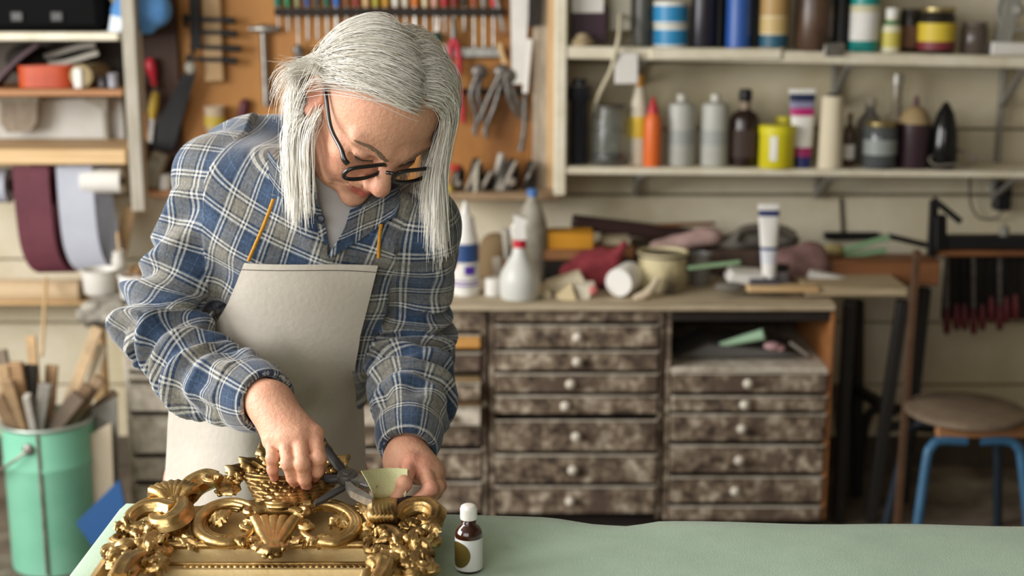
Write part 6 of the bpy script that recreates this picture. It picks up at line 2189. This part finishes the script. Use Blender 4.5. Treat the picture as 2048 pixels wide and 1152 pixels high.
m_hair = bpy.data.materials.new('white_blond_hair')
m_hair.use_nodes = True
nt = m_hair.node_tree
b = nt.nodes['Principled BSDF']
b.inputs['Roughness'].default_value = .42
b.inputs['Specular IOR Level'].default_value = .45
gn = nt.nodes.new('ShaderNodeNewGeometry')
r = nt.nodes.new('ShaderNodeValToRGB')
r.color_ramp.elements[0].color = hexc('#c3bcab')
r.color_ramp.elements[1].color = hexc('#faf7f0')
el = r.color_ramp.elements.new(.35)
el.color = hexc('#e9e5da')
nt.links.new(gn.outputs['Random Per Island'], r.inputs[0])
nt.links.new(r.outputs[0], b.inputs['Base Color'])
Vs, Fs = strand_mesh(ST, RD)
# closed under-layer on the scalp
roots = (Vh[:, 2] > .096 - .022 * (Vh[:, 0] / .062) ** 2) & (np.abs(Vh[:, 0]) < .076)
roots |= (Vh[:, 1] > -.006) & (Vh[:, 2] > .042)
roots |= (Vh[:, 1] > .028) & (Vh[:, 2] > -.07) & (np.abs(Vh[:, 0]) < .074)
roots &= ~((np.abs(Vh[:, 0] - X0) < .0028) & (Vh[:, 1] < .07))
fm = roots[Fh].all(1)
Gh = grad(hv, Vh)
base_V = h2w(Vh + Gh * .0022)
hb = G_from(base_V, Fh[fm])
m_under = M('hair_under_layer', '#d8d3c6', .6, c2='#bdb6a6', scale=120, stretch=(1, 1, .2))
hair = obj('hair', G_from(Vs, Fs), m_hair, person, smooth=180, kind='stuff', label='shoulder-length white blond hair with a centre parting')
obj('hair_under_layer', hb, m_under, hair, smooth=180, kind='stuff')

# ================================================================== carved gilt frame lying on the cloth
ZF = TZ + .0285                        # face of the flat rails
FT = math.tan(math.radians(8))
YH = atz(522, 1092, ZF)[1]             # behind this line the cresting rises a little
FN = nrm(np.array([0, -math.sin(math.radians(8)), math.cos(math.radians(8))]))


def fp(px, py, w=0.0):
    """point of the frame face seen at a photo pixel, w above the face"""
    p = atz(px, py, ZF + w)
    if p[1] <= YH:
        return p
    q = at(px, py, 1.0) - np.array([0, 0, ZC])
    t = (ZF - YH * FT - ZC) / (q[2] - q[1] * FT)
    p = np.array([0, 0, ZC]) + q * t
    # lift, staying on the same sight line
    k = w / (nrm(q) @ FN)
    return p + nrm(q) * k


m_gold = M('gilding', '#d0b077', .28, 1.0, c2='#a98a55', scale=34, detail=8, lo=.40, hi=.68, c4='#7a6038', bump=.35, bscale=70, rough2=.50)
m_gold2 = M('matte_gilding', '#dcc696', .52, .7, c2='#c9ae78', scale=20, detail=6, lo=.3, hi=.7, bump=.1, bscale=130)
fbase = fp(522, 1100)
FRM = thing('gilt_frame', (fbase[0], fbase[1], TZ + .006), 'ornate carved gilt picture frame with basket and scroll cresting on the green cloth', 'picture frame')
XL, XR = atz(205, 1120, ZF)[0], atz(862, 1120, ZF)[0]
v1, v2 = atz(522, 1092, ZF)[1], atz(522, 1150, ZF)[1]
RW = v1 - v2 + .006                     # rail width
YB = v1 - .50                           # near end of the frame
zb = TZ + .0065


def rail(a, b, inward):
    """moulded rail from a to b (outer edge), profile towards 'inward'"""
    prof = [(0, 0), (0, .024), (.003, .030), (.007, .030), (.009, .025), (.012, .019), (.020, .0135), (.030, .0125), (.038, .0155), (.044, .021), (.046, .0245), (.050, .0245), (.053, .018), (.060, .010), (.060, 0)]
    k = RW / .060
    ln = nrm(np.array(b) - np.array(a))
    V, F = [], []
    n = len(prof)
    for e, sg in ((np.array(a, float), 1), (np.array(b, float), -1)):
        for (q, z) in prof:
            V.append(e + np.asarray(inward) * q * k + ln * sg * q * k * 1.0 + np.array([0, 0, z]))
    for i in range(n):
        j = (i + 1) % n
        F.append((i, j, n + j, n + i))
    F += [tuple(range(n))[::-1], tuple(range(n, 2 * n))]
    return G().add(V, F)


for (a, b, inn) in (((XL, v1, zb), (XR, v1, zb), (0, -1, 0)), ((XR, v1, zb), (XR, YB, zb), (-1, 0, 0)), ((XR, YB, zb), (XL, YB, zb), (0, 1, 0)), ((XL, YB, zb), (XL, v1, zb), (1, 0, 0))):
    obj('rail', rail(a, b, inn), m_gold2, FRM, smooth=50)
# row of beads on the inner lip of the visible rail
for i in range(30):
    px = 372 + i * 12.6
    p = fp(px, 1137, .000)
    obj('bead', G().ball(p, (.0044, .0056, .0042), 8, 6, R=rotz(.5)), m_gold, FRM, smooth=80)
obj('fillet', G().tube([fp(312, 1091, .006), fp(750, 1090, .006)], .0046, 10), m_gold, FRM, smooth=80)
obj('fillet', G().tube([fp(318, 1103, -.004), fp(745, 1102, -.004)], .0026, 8), m_gold, FRM, smooth=80)
obj('fillet', G().tube([fp(330, 1128, -.008), fp(738, 1127, -.008)], .0024, 8), m_gold, FRM, smooth=80)
# back plate of the cresting
pl = [(232, 1097), (250, 1050), (272, 1022), (318, 1003), (362, 1012), (400, 1012), (430, 1004), (500, 1000), (610, 1000), (680, 1003), (725, 1016), (770, 1010), (830, 1012), (872, 1022), (868, 1097)]
obj('back_plate', G().prism([fp(x, y, -.004) for x, y in pl], -FN * .016), m_gold2, FRM, smooth=0)


def sweep(pts, r, w=.010, n=26, ridge=3, ra=.13, name='scroll', mat=None, k=10, flat=1.0):
    P = catmull(np.array(pts, float), n)
    W = np.interp(np.linspace(0, 1, n), np.linspace(0, 1, np.size(w)), np.atleast_1d(w))
    R = np.interp(np.linspace(0, 1, n), np.linspace(0, 1, np.size(r)), np.atleast_1d(r))
    Q = [fp(p[0], p[1], W[i]) for i, p in enumerate(P)]
    return obj(name, G().tube(Q, R, k * 2, up=FN, flat=flat, prof=(lambda a: 1 + ra * math.cos(ridge * 2 * a)) if ridge else None), mat or m_gold, FRM, smooth=80)


def leaf(a, b, wid, w0=.006, curl=.012, lobes=4, name='leaf', mat=None):
    A, B = fp(*a, w0), fp(*b, w0)
    d = B - A
    L = np.linalg.norm(d)
    d = d / L
    sd = nrm(np.cross(d, FN))
    nn = np.cross(sd, d)
    gpt = np.zeros((15, 9, 3))
    for i in range(15):
        t = i / 14
        ww = wid * (math.sin(math.pi * (t * .88 + .10)) ** .7) * (1 + .22 * math.cos(t * lobes * 2 * math.pi))
        for j in range(9):
            s = j / 4 - 1
            h = curl * math.sin(t * 2.6) + .0032 * math.cos(s * 3 * math.pi) * (1 - t) + wid * .30 * (1 - s * s) + (.004 * t * t)
            gpt[i, j] = A + d * (t * L - .16 * wid * abs(s)) + sd * ww * s + nn * h
    return obj(name, G().sheet(gpt, .003), mat or m_gold, FRM, smooth=80)


def rosette(px, py, r, w=.012, n=6, name='rosette', seed=0):
    c = fp(px, py, w)
    sd = np.array([1., 0, 0])
    bk = np.cross(FN, sd)
    g = G().ball(c + FN * r * .25, r * .34, 8, 6)
    for i in range(n):
        a = 2 * math.pi * i / n + seed
        dv = math.cos(a) * sd + math.sin(a) * bk
        Rr = np.stack([dv, np.cross(FN, dv), FN], 1)
        g.ball(c + dv * r * .58 + FN * r * .08, (r * .46, r * .33, r * .26), 8, 6, R=Rr)
    return obj(name, g, m_gold, FRM, smooth=80)


def shell(px, py, ang, r, spread=1.5, n=6, w=.010, name='shell'):
    c = fp(px, py, w)
    sd = np.array([1., 0, 0])
    bk = np.cross(FN, sd)
    g = G()
    for i in range(n):
        a = ang + spread * (i / (n - 1) - .5)
        dv = math.cos(a) * sd + math.sin(a) * bk
        g.tube([c, c + dv * r * .5 + FN * r * .32, c + dv * r * .85 + FN * r * .30, c + dv * r + FN * r * .05], [r * .10, r * .17, r * .2, r * .10], 8)
    g.ball(c + FN * r * .12, r * .25, 8, 6)
    return obj(name, g, m_gold, FRM, smooth=80)


def volute(px, py, r, turns=1.25, a0=0.0, sgn=1, th=.0055, w=.010, name='scroll'):
    pts = []
    for i in range(26):
        t = i / 25
        a = a0 + sgn * turns * 2 * math.pi * t
        rr = r * (1 - .80 * t)
        pts.append((px + rr * math.cos(a), py - rr * .46 * math.sin(a)))
    o = sweep(pts, [th, th * .95, th * .6], w=[w, w + .004, w + .008], n=40, name=name)
    return o


# twin oval scrolls
for mir in (0, 1):
    mx = (lambda x: x) if not mir else (lambda x: 1107 - x)
    c1 = [(514, 1022), (494, 1008), (462, 1003), (424, 1012), (396, 1034), (392, 1058), (410, 1078), (442, 1088), (478, 1082), (500, 1068), (504, 1052), (490, 1043)]
    for sc, rr0, w0 in ((1.0, .0050, .012), (.87, .0046, .013), (.75, .0040, .009), (.64, .0030, .005)):
        c1s = [(447 + (x - 447) * sc, 1046 + (y - 1046) * sc) for x, y in c1[1 if sc < 1 else 0:len(c1) - (0 if sc == 1 else 3)]]
        sweep([(mx(x), y) for x, y in c1s], [rr0 * .7, rr0, rr0 * 1.15, rr0 * 1.2, rr0 * 1.1, rr0, rr0 * .7], w=[w0 + .006, w0 + .002, w0, w0, w0], n=46, ridge=0, name='oval_scroll')
    volute(mx(494), 1052, 20, 1.1, math.pi * (.5 if not mir else .5), -1 if not mir else 1, .005, .012)
    volute(mx(500), 1024, 17, 1.1, -math.pi * .5, 1 if not mir else -1, .005, .016)
    leaf((mx(470), 1090), (mx(436), 1087), .010, .006, .004)
    leaf((mx(498), 1090), (mx(470), 1092), .010, .008, .004)
    leaf((mx(525), 1085), (mx(505), 1096), .011, .008, .004)
leaf((425, 1050), (462, 1036), .012, .006, .006, name='applied_leaf')
leaf((672, 1056), (690, 1040), .012, .006, .004, name='applied_leaf')
# central palmette
for i, (x0, x1) in enumerate(((536, 510), (541, 528), (546, 548), (551, 568), (556, 590))):
    sweep([(x0 + 2, 1112), (x0, 1088), ((x0 + x1) / 2, 1060), (x1, 1036)], [.0035, .006, .0075, .0060], w=[.010, .016, .016, .020], n=22, ridge=1, ra=.12, name='palm_rib')
leaf((546, 1095), (540, 1128), .017, .006, .008, name='drop_leaf')
leaf((530, 1096), (516, 1116), .011, .008, .006, name='drop_leaf')
leaf((560, 1096), (570, 1116), .011, .008, .006, name='drop_leaf')
rosette(541, 1110, .011, .014, 5)
# stacked cup under the basket
sweep([(506, 1028), (530, 1020), (556, 1018), (582, 1020), (604, 1027)], [.005, .008, .009, .008, .005], w=.018, ridge=4, ra=.08, name='cup_moulding')
sweep([(512, 1014), (535, 1010), (560, 1009), (590, 1010), (622, 1008)], [.005, .007, .008, .007, .005], w=.020, ridge=4, ra=.08, name='cup_moulding')
# woven basket
bg = np.zeros((40, 72, 3))
for i in range(40):
    t = i / 39
    xa, xb = 516 + (484 - 516) * t ** .8, 622 + (698 - 622) * t ** .8
    ya = 1006 + (950 - 1006) * t
    for j in range(72):
        s = 2 * j / 71 - 1
        px = (xa + xb) / 2 + (xb - xa) / 2 * s
        py = ya - 9 * (s * s) * t + 5 * (1 - s * s)
        w = .010 + .020 * math.sqrt(max(0, 1 - s * s)) * (.75 + .25 * t)
        ph = (j * .5 + (i // 5) * 2.1)
        w += .0022 * math.sin(i / 5 * math.pi) ** 2 * math.sin(ph * 1.15) + .0012 * math.cos(i / 5 * 2 * math.pi)
        bg[i, j] = fp(px, py, w)
obj('basket', G().sheet(bg, .004), m_gold, FRM, smooth=80)
sweep([(484, 950), (520, 958), (590, 962), (650, 957), (698, 946)], .0055, w=[.012, .026, .030, .026, .012], n=34, ridge=5, ra=.1, name='basket_rim')
sweep([(516, 1008), (545, 1012), (570, 1012), (622, 1006)], .0050, w=[.014, .026, .026, .014], n=24, ridge=5, ra=.1, name='basket_rim')
# flowers and fruit heaped over the basket
rr = random.Random(11)
for (x, y, r, w) in ((462, 962, .016, .022), (470, 942, .013, .03), (447, 985, .012, .012), (500, 934, .014, .036), (528, 912, .013, .040), (545, 926, .013, .044), (516, 925, .011, .04), (560, 905, .012, .036),
                     (600, 908, .013, .040), (650, 905, .010, .034), (655, 920, .012, .038), (672, 930, .011, .034), (690, 942, .010, .03), (575, 930, .014, .046), (484, 952, .011, .034), (540, 942, .011, .048),
                     (520, 945, .010, .046), (665, 945, .010, .036), (640, 935, .012, .042), (452, 972, .010, .016)):
    rosette(x, y, r, w * .5, rr.choice((5, 6)), 'flower', rr.uniform(0, 3))
for (x, y, w, r) in ((508, 945, .04, .006), (533, 930, .046, .007), (490, 940, .034, .006), (553, 915, .042, .006), (588, 918, .044, .007), (622, 912, .042, .007), (478, 957, .026, .006), (640, 915, .04, .006), (525, 902, .036, .005), (537, 900, .034, .005)):
    obj('berry', G().ball(fp(x, y, w * .5), r, 10, 8), m_gold, FRM, smooth=80)
for a, b_, wd, w0 in (((500, 955), (452, 948), .014, .026), ((530, 948), (480, 930), .013, .036), ((548, 930), (522, 900), .012, .038), ((590, 930), (575, 900), .012, .04), ((660, 940), (700, 925), .012, .03),
                      ((690, 955), (722, 968), .011, .018), ((700, 962), (718, 1000), .013, .010), ((470, 975), (438, 998), .013, .008), ((455, 985), (468, 1003), .010, .010), ((645, 925), (652, 898), .010, .034)):
    leaf(a, b_, wd, w0 * .5, .006, 3)
# left shoulder of the cresting
sweep([(436, 957), (412, 957), (388, 968), (372, 985), (366, 1004)], [.008, .0115, .012, .0115, .009], w=[.022, .020, .016, .014, .012], n=26, ridge=3, ra=.2, name='arm_scroll')
sweep([(440, 965), (418, 970), (398, 982), (384, 1000)], [.005, .007, .007, .006], w=.010, n=20, ridge=2, name='arm_scroll')
volute(424, 960, 18, 1.0, .3, 1, .005, .026)
shell(346, 1014, math.pi * .62, .040, 1.2, 6, .012)
shell(352, 1008, math.pi * .40, .034, .9, 5, .014)
sweep([(352, 992), (366, 1010), (362, 1034), (342, 1050), (318, 1052), (310, 1040), (322, 1030)], [.006, .010, .0135, .014, .012, .009, .005], w=[.014, .018, .020, .018, .016], n=34, ridge=3, ra=.2, name='big_scroll')
sweep([(346, 1022), (318, 1014), (286, 1018), (262, 1034), (258, 1050)], [.011, .010, .009, .008, .006], w=[.018, .016, .012], n=26, ridge=3, ra=.2, name='big_scroll')
sweep([(330, 1004), (302, 1004), (274, 1018), (268, 1032)], [.005, .007, .007, .005], w=.012, n=20, ridge=2, name='arm_scroll')
# right shoulder
for i in range(6):
    x = 742 + i * 8
    sweep([(x + 8, 1000), (x + 2, 1016), (x + 4, 1034), (x + 14, 1046)], [.004, .0065, .0075, .005], w=[.016, .026, .026, .014], n=16, ridge=0, name='gadroon')
sweep([(736, 1000), (730, 1014), (738, 1030), (746, 1048)], [.005, .007, .007, .005], w=.016, n=20, ridge=2, name='arm_scroll')
sweep([(795, 1046), (800, 1026), (826, 1012), (856, 1012), (874, 1026), (870, 1044), (852, 1050), (842, 1040)], [.006, .008, .0095, .010, .010, .009, .007, .005], w=[.012, .016, .018, .016], n=40, ridge=3, ra=.2, name='big_scroll')
sweep([(806, 1044), (812, 1030), (832, 1022), (852, 1024)], [.003, .004, .004, .003], w=.010, n=20, ridge=0, name='inner_band')
for (x, y, r) in ((836, 1044, .012), (850, 1036, .010), (822, 1050, .010), (728, 1022, .010), (724, 1012, .009)):
    rosette(x, y, r, .014, 6, 'flower', x)
# corners crowded with acanthus
for side, (cx0, cx1, cy0, cy1, n) in (('l', (196, 330, 1058, 1150, 58)), ('r', (742, 866, 1062, 1150, 56))):
    for i in range(n):
        u, v = rr.random(), rr.random()
        y = cy0 + (cy1 - cy0) * v
        if side == 'l':
            lo = 272 - (y - 1030) * .66
            x = lo + (cx1 - 6 - lo) * u
        else:
            lo = 736 + 0 * y
            x = lo + 10 + (cx1 - lo - 10) * u
        kind = rr.random()
        if kind < .42:
            a = rr.uniform(0, 6.28)
            l = rr.uniform(16, 30)
            leaf((x, y), (x + l * math.cos(a), y - l * .5 * math.sin(a)), rr.uniform(.008, .013), rr.uniform(.006, .018), rr.uniform(.004, .010), rr.choice((2, 3, 4)))
        elif kind < .72:
            volute(x, y, rr.uniform(11, 20), rr.uniform(.8, 1.3), rr.uniform(0, 6), rr.choice((-1, 1)), rr.uniform(.0040, .0062), rr.uniform(.006, .016))
        elif kind < .88:
            rosette(x, y, rr.uniform(.008, .013), rr.uniform(.010, .020), rr.choice((5, 6)), 'flower', rr.uniform(0, 3))
        else:
            obj('berry', G().ball(fp(x, y, rr.uniform(.010, .022)), rr.uniform(.005, .008), 10, 8), m_gold, FRM, smooth=80)
# bold pieces of the corners
for (p, r, w) in (([(286, 1116), (262, 1128), (246, 1146), (238, 1166)], [.010, .013, .013, .012], [.016, .020, .018]), ([(770, 1112), (774, 1130), (768, 1150), (756, 1168)], [.008, .012, .012, .010], [.016, .020, .018]),
                  ([(236, 1052), (262, 1060), (290, 1058), (304, 1074)], [.006, .008, .009, .006], [.014, .018, .012]), ([(330, 1088), (312, 1078), (296, 1084), (290, 1100), (304, 1112)], [.005, .008, .009, .008, .005], [.016, .02, .016]),
                  ([(868, 1062), (842, 1066), (824, 1080), (836, 1096), (858, 1098)], [.005, .008, .009, .008, .005], [.014, .018, .012]), ([(748, 1072), (764, 1064), (790, 1070), (800, 1088), (784, 1098)], [.005, .008, .009, .008, .005], [.014, .018, .012]),
                  ([(862, 1110), (840, 1112), (826, 1128), (842, 1144), (866, 1140)], [.005, .008, .009, .008, .005], [.014, .016, .012]), ([(205, 1108), (228, 1100), (244, 1112), (236, 1130), (214, 1134)], [.005, .008, .009, .008, .005], [.014, .016, .012])):
    sweep(p, r, w=w, n=30, ridge=3, ra=.2, name='big_scroll')
obj('ball_ornament', G().ball(fp(250, 1098, .018), .013, 14, 10), m_gold, FRM, smooth=80)
for a, b_, wd in (((372, 1080), (330, 1062), .010), ((386, 1092), (350, 1076), .009), ((720, 1082), (752, 1070), .010), ((330, 1066), (352, 1048), .009), ((396, 1096), (362, 1090), .008), ((728, 1096), (760, 1088), .009)):
    leaf(a, b_, wd, .004, .004, 3)

# ================================================================== pliers in the hand
m_grip = M('pliers_grip', '#3a393a', .55, bump=.1, bscale=150)
m_steel = M('pliers_steel', '#b3b0aa', .38, .75, c2='#8f8c86', scale=60)
m_steel_d = M('pliers_dark_steel', '#5a5857', .45, .5)
pc = fp(695, 955, .034)
PL = thing('pliers', pc - FN * .010, 'black handled steel pliers held open above the gilt basket', 'pliers')
obj('joint', G().lathe(pc, [(.0005, -.006), (.0125, -.006), (.0130, -.004), (.0130, .004), (.0122, .006), (.005, .0062), (.0045, .0075), (.0005, .0075)], 22, R=np.stack([np.array([1., 0, 0]), np.cross(FN, (1, 0, 0)), FN], 1)), m_steel_d, PL)
for pts, nm in (([(688, 945), (670, 922), (654, 900), (642, 880)], 'handle'), ([(684, 956), (662, 958), (640, 956), (612, 952), (590, 950)], 'handle')):
    P = catmull(np.array(pts, float), 18)
    obj(nm, G().tube([fp(p[0], p[1], .030 - .008 * i / 17) for i, p in enumerate(P)], np.interp(np.linspace(0, 1, 18), [0, .2, 1], [.0052, .0066, .0062]), 12, up=FN, flat=.8), m_grip, PL, smooth=80)
for poly in ([(697, 946), (712, 946), (728, 951), (744, 960), (756, 969), (754, 973), (742, 969), (728, 964), (716, 961), (702, 960)], [(690, 963), (700, 962), (710, 972), (722, 979), (734, 986), (746, 995), (744, 1000), (730, 995), (714, 988), (700, 980)]):
    obj('jaw', G().prism([fp(x, y, .038) for x, y in poly], -FN * .010), m_steel, PL, smooth=0)
obj('jaw_teeth', G().tube(catmull([fp(x, y, .0335) for x, y in ((722, 968), (734, 972), (750, 975))], 8), .0022, 6), m_steel_d, PL)
obj('dark_lever', G().prism([fp(x, y, .030) for x, y in ((684, 970), (690, 976), (648, 1000), (630, 1008), (628, 1003), (652, 986))], -FN * .004), m_grip, PL, smooth=0)

# ================================================================== sanding paper and pad under the other hand
m_sand = M('yellow_sanding_sheet', '#cfcfa0', .85, c2='#c3c190', scale=30, bump=.3, bscale=500)
rows = [[(722, 942), (752, 938), (784, 936), (815, 938)], [(734, 962), (758, 962), (786, 962), (815, 964)], [(744, 984), (764, 986), (788, 988), (812, 990)], [(752, 1000), (770, 1010), (788, 1010), (806, 1010)]]
wz = [.060, .050, .036, .016]
gpt = []
for i in range(12):
    u = i / 11 * 3
    k = min(int(u), 2)
    t = u - k
    row = np.array(rows[k]) * (1 - t) + np.array(rows[k + 1]) * t
    row = catmull(row, 12)
    w_ = np.interp(i / 11 * 3, [0, 1, 2, 3], wz)
    gpt.append([fp(p[0], p[1], w_ - .012 * (j / 11) - .006 * math.sin(j / 11 * 3)) for j, p in enumerate(row)])
obj('sanding_sheet', G().sheet(gpt, .0008), m_sand, label='pale yellow folded sanding sheet pinched under the fingertips', cat='sandpaper', smooth=80)
pd = fp(806, 1005, .014)
obj('sanding_pad', G().box(pd, (.030, .020, .012), R=rotz(.2), bev=.004), M('dark_pad', '#2a2224', .8), label='small dark sanding pad under the bent fingers', cat='sanding pad')

# ================================================================== amber bottle on the cloth
bb = atz(938, 1139, TZ + .0055)
BZ = TZ + .0058
bY = bb[1]
zof = lambda py: at(938, py, bY)[2]
R0 = 27.3 * pm(bY, 1100) * 1.0
z0 = BZ
zcap0, zcap1 = at(938, 1037, bY)[2], at(938, 1010, bY)[2]
zsh = at(938, 1062, bY)[2]
zl0, zl1 = at(938, 1133, bY)[2] + .0, at(938, 1072, bY)[2]
BT = thing('medicine_bottle', (bb[0], bb[1], BZ), 'small amber glass bottle with white cap and white label on the green cloth', 'bottle')
m_amber = M('amber_glass', '#2d1208', .06, c2='#3a170a', scale=6, coat=.6, spec=.6)
H = zcap0 - BZ
obj('glass', G().lathe((bb[0], bb[1], BZ), [(.001, .001), (R0 * .90, 0), (R0, .003), (R0, zsh - BZ - .004), (R0 * .97, zsh - BZ), (R0 * .80, zsh - BZ + .005), (R0 * .52, zsh - BZ + .0085), (R0 * .48, zsh - BZ + .010),
                                              (R0 * .56, zsh - BZ + .0115), (R0 * .50, H - .001), (R0 * .44, H + .004), (.001, H + .004)], 40), m_amber, BT, smooth=50)
m_cap = M('white_cap_plastic', '#e9e7e0', .45)
hc = zcap1 - zcap0
rc = 16.2 * pm(bY, 1020)
capo = obj('cap', G().lathe((bb[0], bb[1], zcap0), [(.001, 0), (rc, 0), (rc, hc * .75), (rc * .93, hc * .93), (rc * .75, hc), (.001, hc * 1.01)], 40), m_cap, BT, smooth=50)
g = G()
for i in range(44):
    a = 2 * math.pi * i / 44
    g.tube([(bb[0] + rc * math.cos(a), bb[1] + rc * math.sin(a), zcap0 + .0005), (bb[0] + rc * math.cos(a), bb[1] + rc * math.sin(a), zcap0 + hc * .78)], .0004, 4)
obj('knurling', g, m_cap, capo, kind='stuff')
m_lab = M('bottle_label_paper', '#d9dad6', .6)


def wrap(a0, a1, z0f, z1f, R, n=30, m=10):
    g = G()
    gd = [[(bb[0] + R * math.sin(a), bb[1] - R * math.cos(a), z0f + (z1f - z0f) * j / (m - 1)) for j in range(m)] for a in np.linspace(a0, a1, n)]
    return g.sheet(gd, .0002)


lab = obj('label', wrap(-math.pi + .05, math.pi - .05, zl0, zl1, R0 + .0003, 60), m_lab, BT, smooth=60)
cr_ = (zl1 - zl0) * .42
ca, czz = -.82, (zl0 + zl1) / 2 + .0005
V, F = [], []
rings, seg = 8, 48
for i in range(rings + 1):
    for j in range(seg):
        rad_ = cr_ * i / rings
        an = 2 * math.pi * j / seg
        a = ca + rad_ * math.cos(an) / (R0 + .0006)
        V.append((bb[0] + (R0 + .0007) * math.sin(a), bb[1] - (R0 + .0007) * math.cos(a), czz + rad_ * math.sin(an)))
for i in range(rings):
    for j in range(seg):
        F.append((i * seg + j, i * seg + (j + 1) % seg, (i + 1) * seg + (j + 1) % seg, (i + 1) * seg + j))
obj('printed_disc', G().add(V, F), M('olive_gold_print', '#7b6a36', .35, .5), lab, smooth=60)

for _o in bpy.data.objects:
    if '_o' in _o:
        del _o['_o']
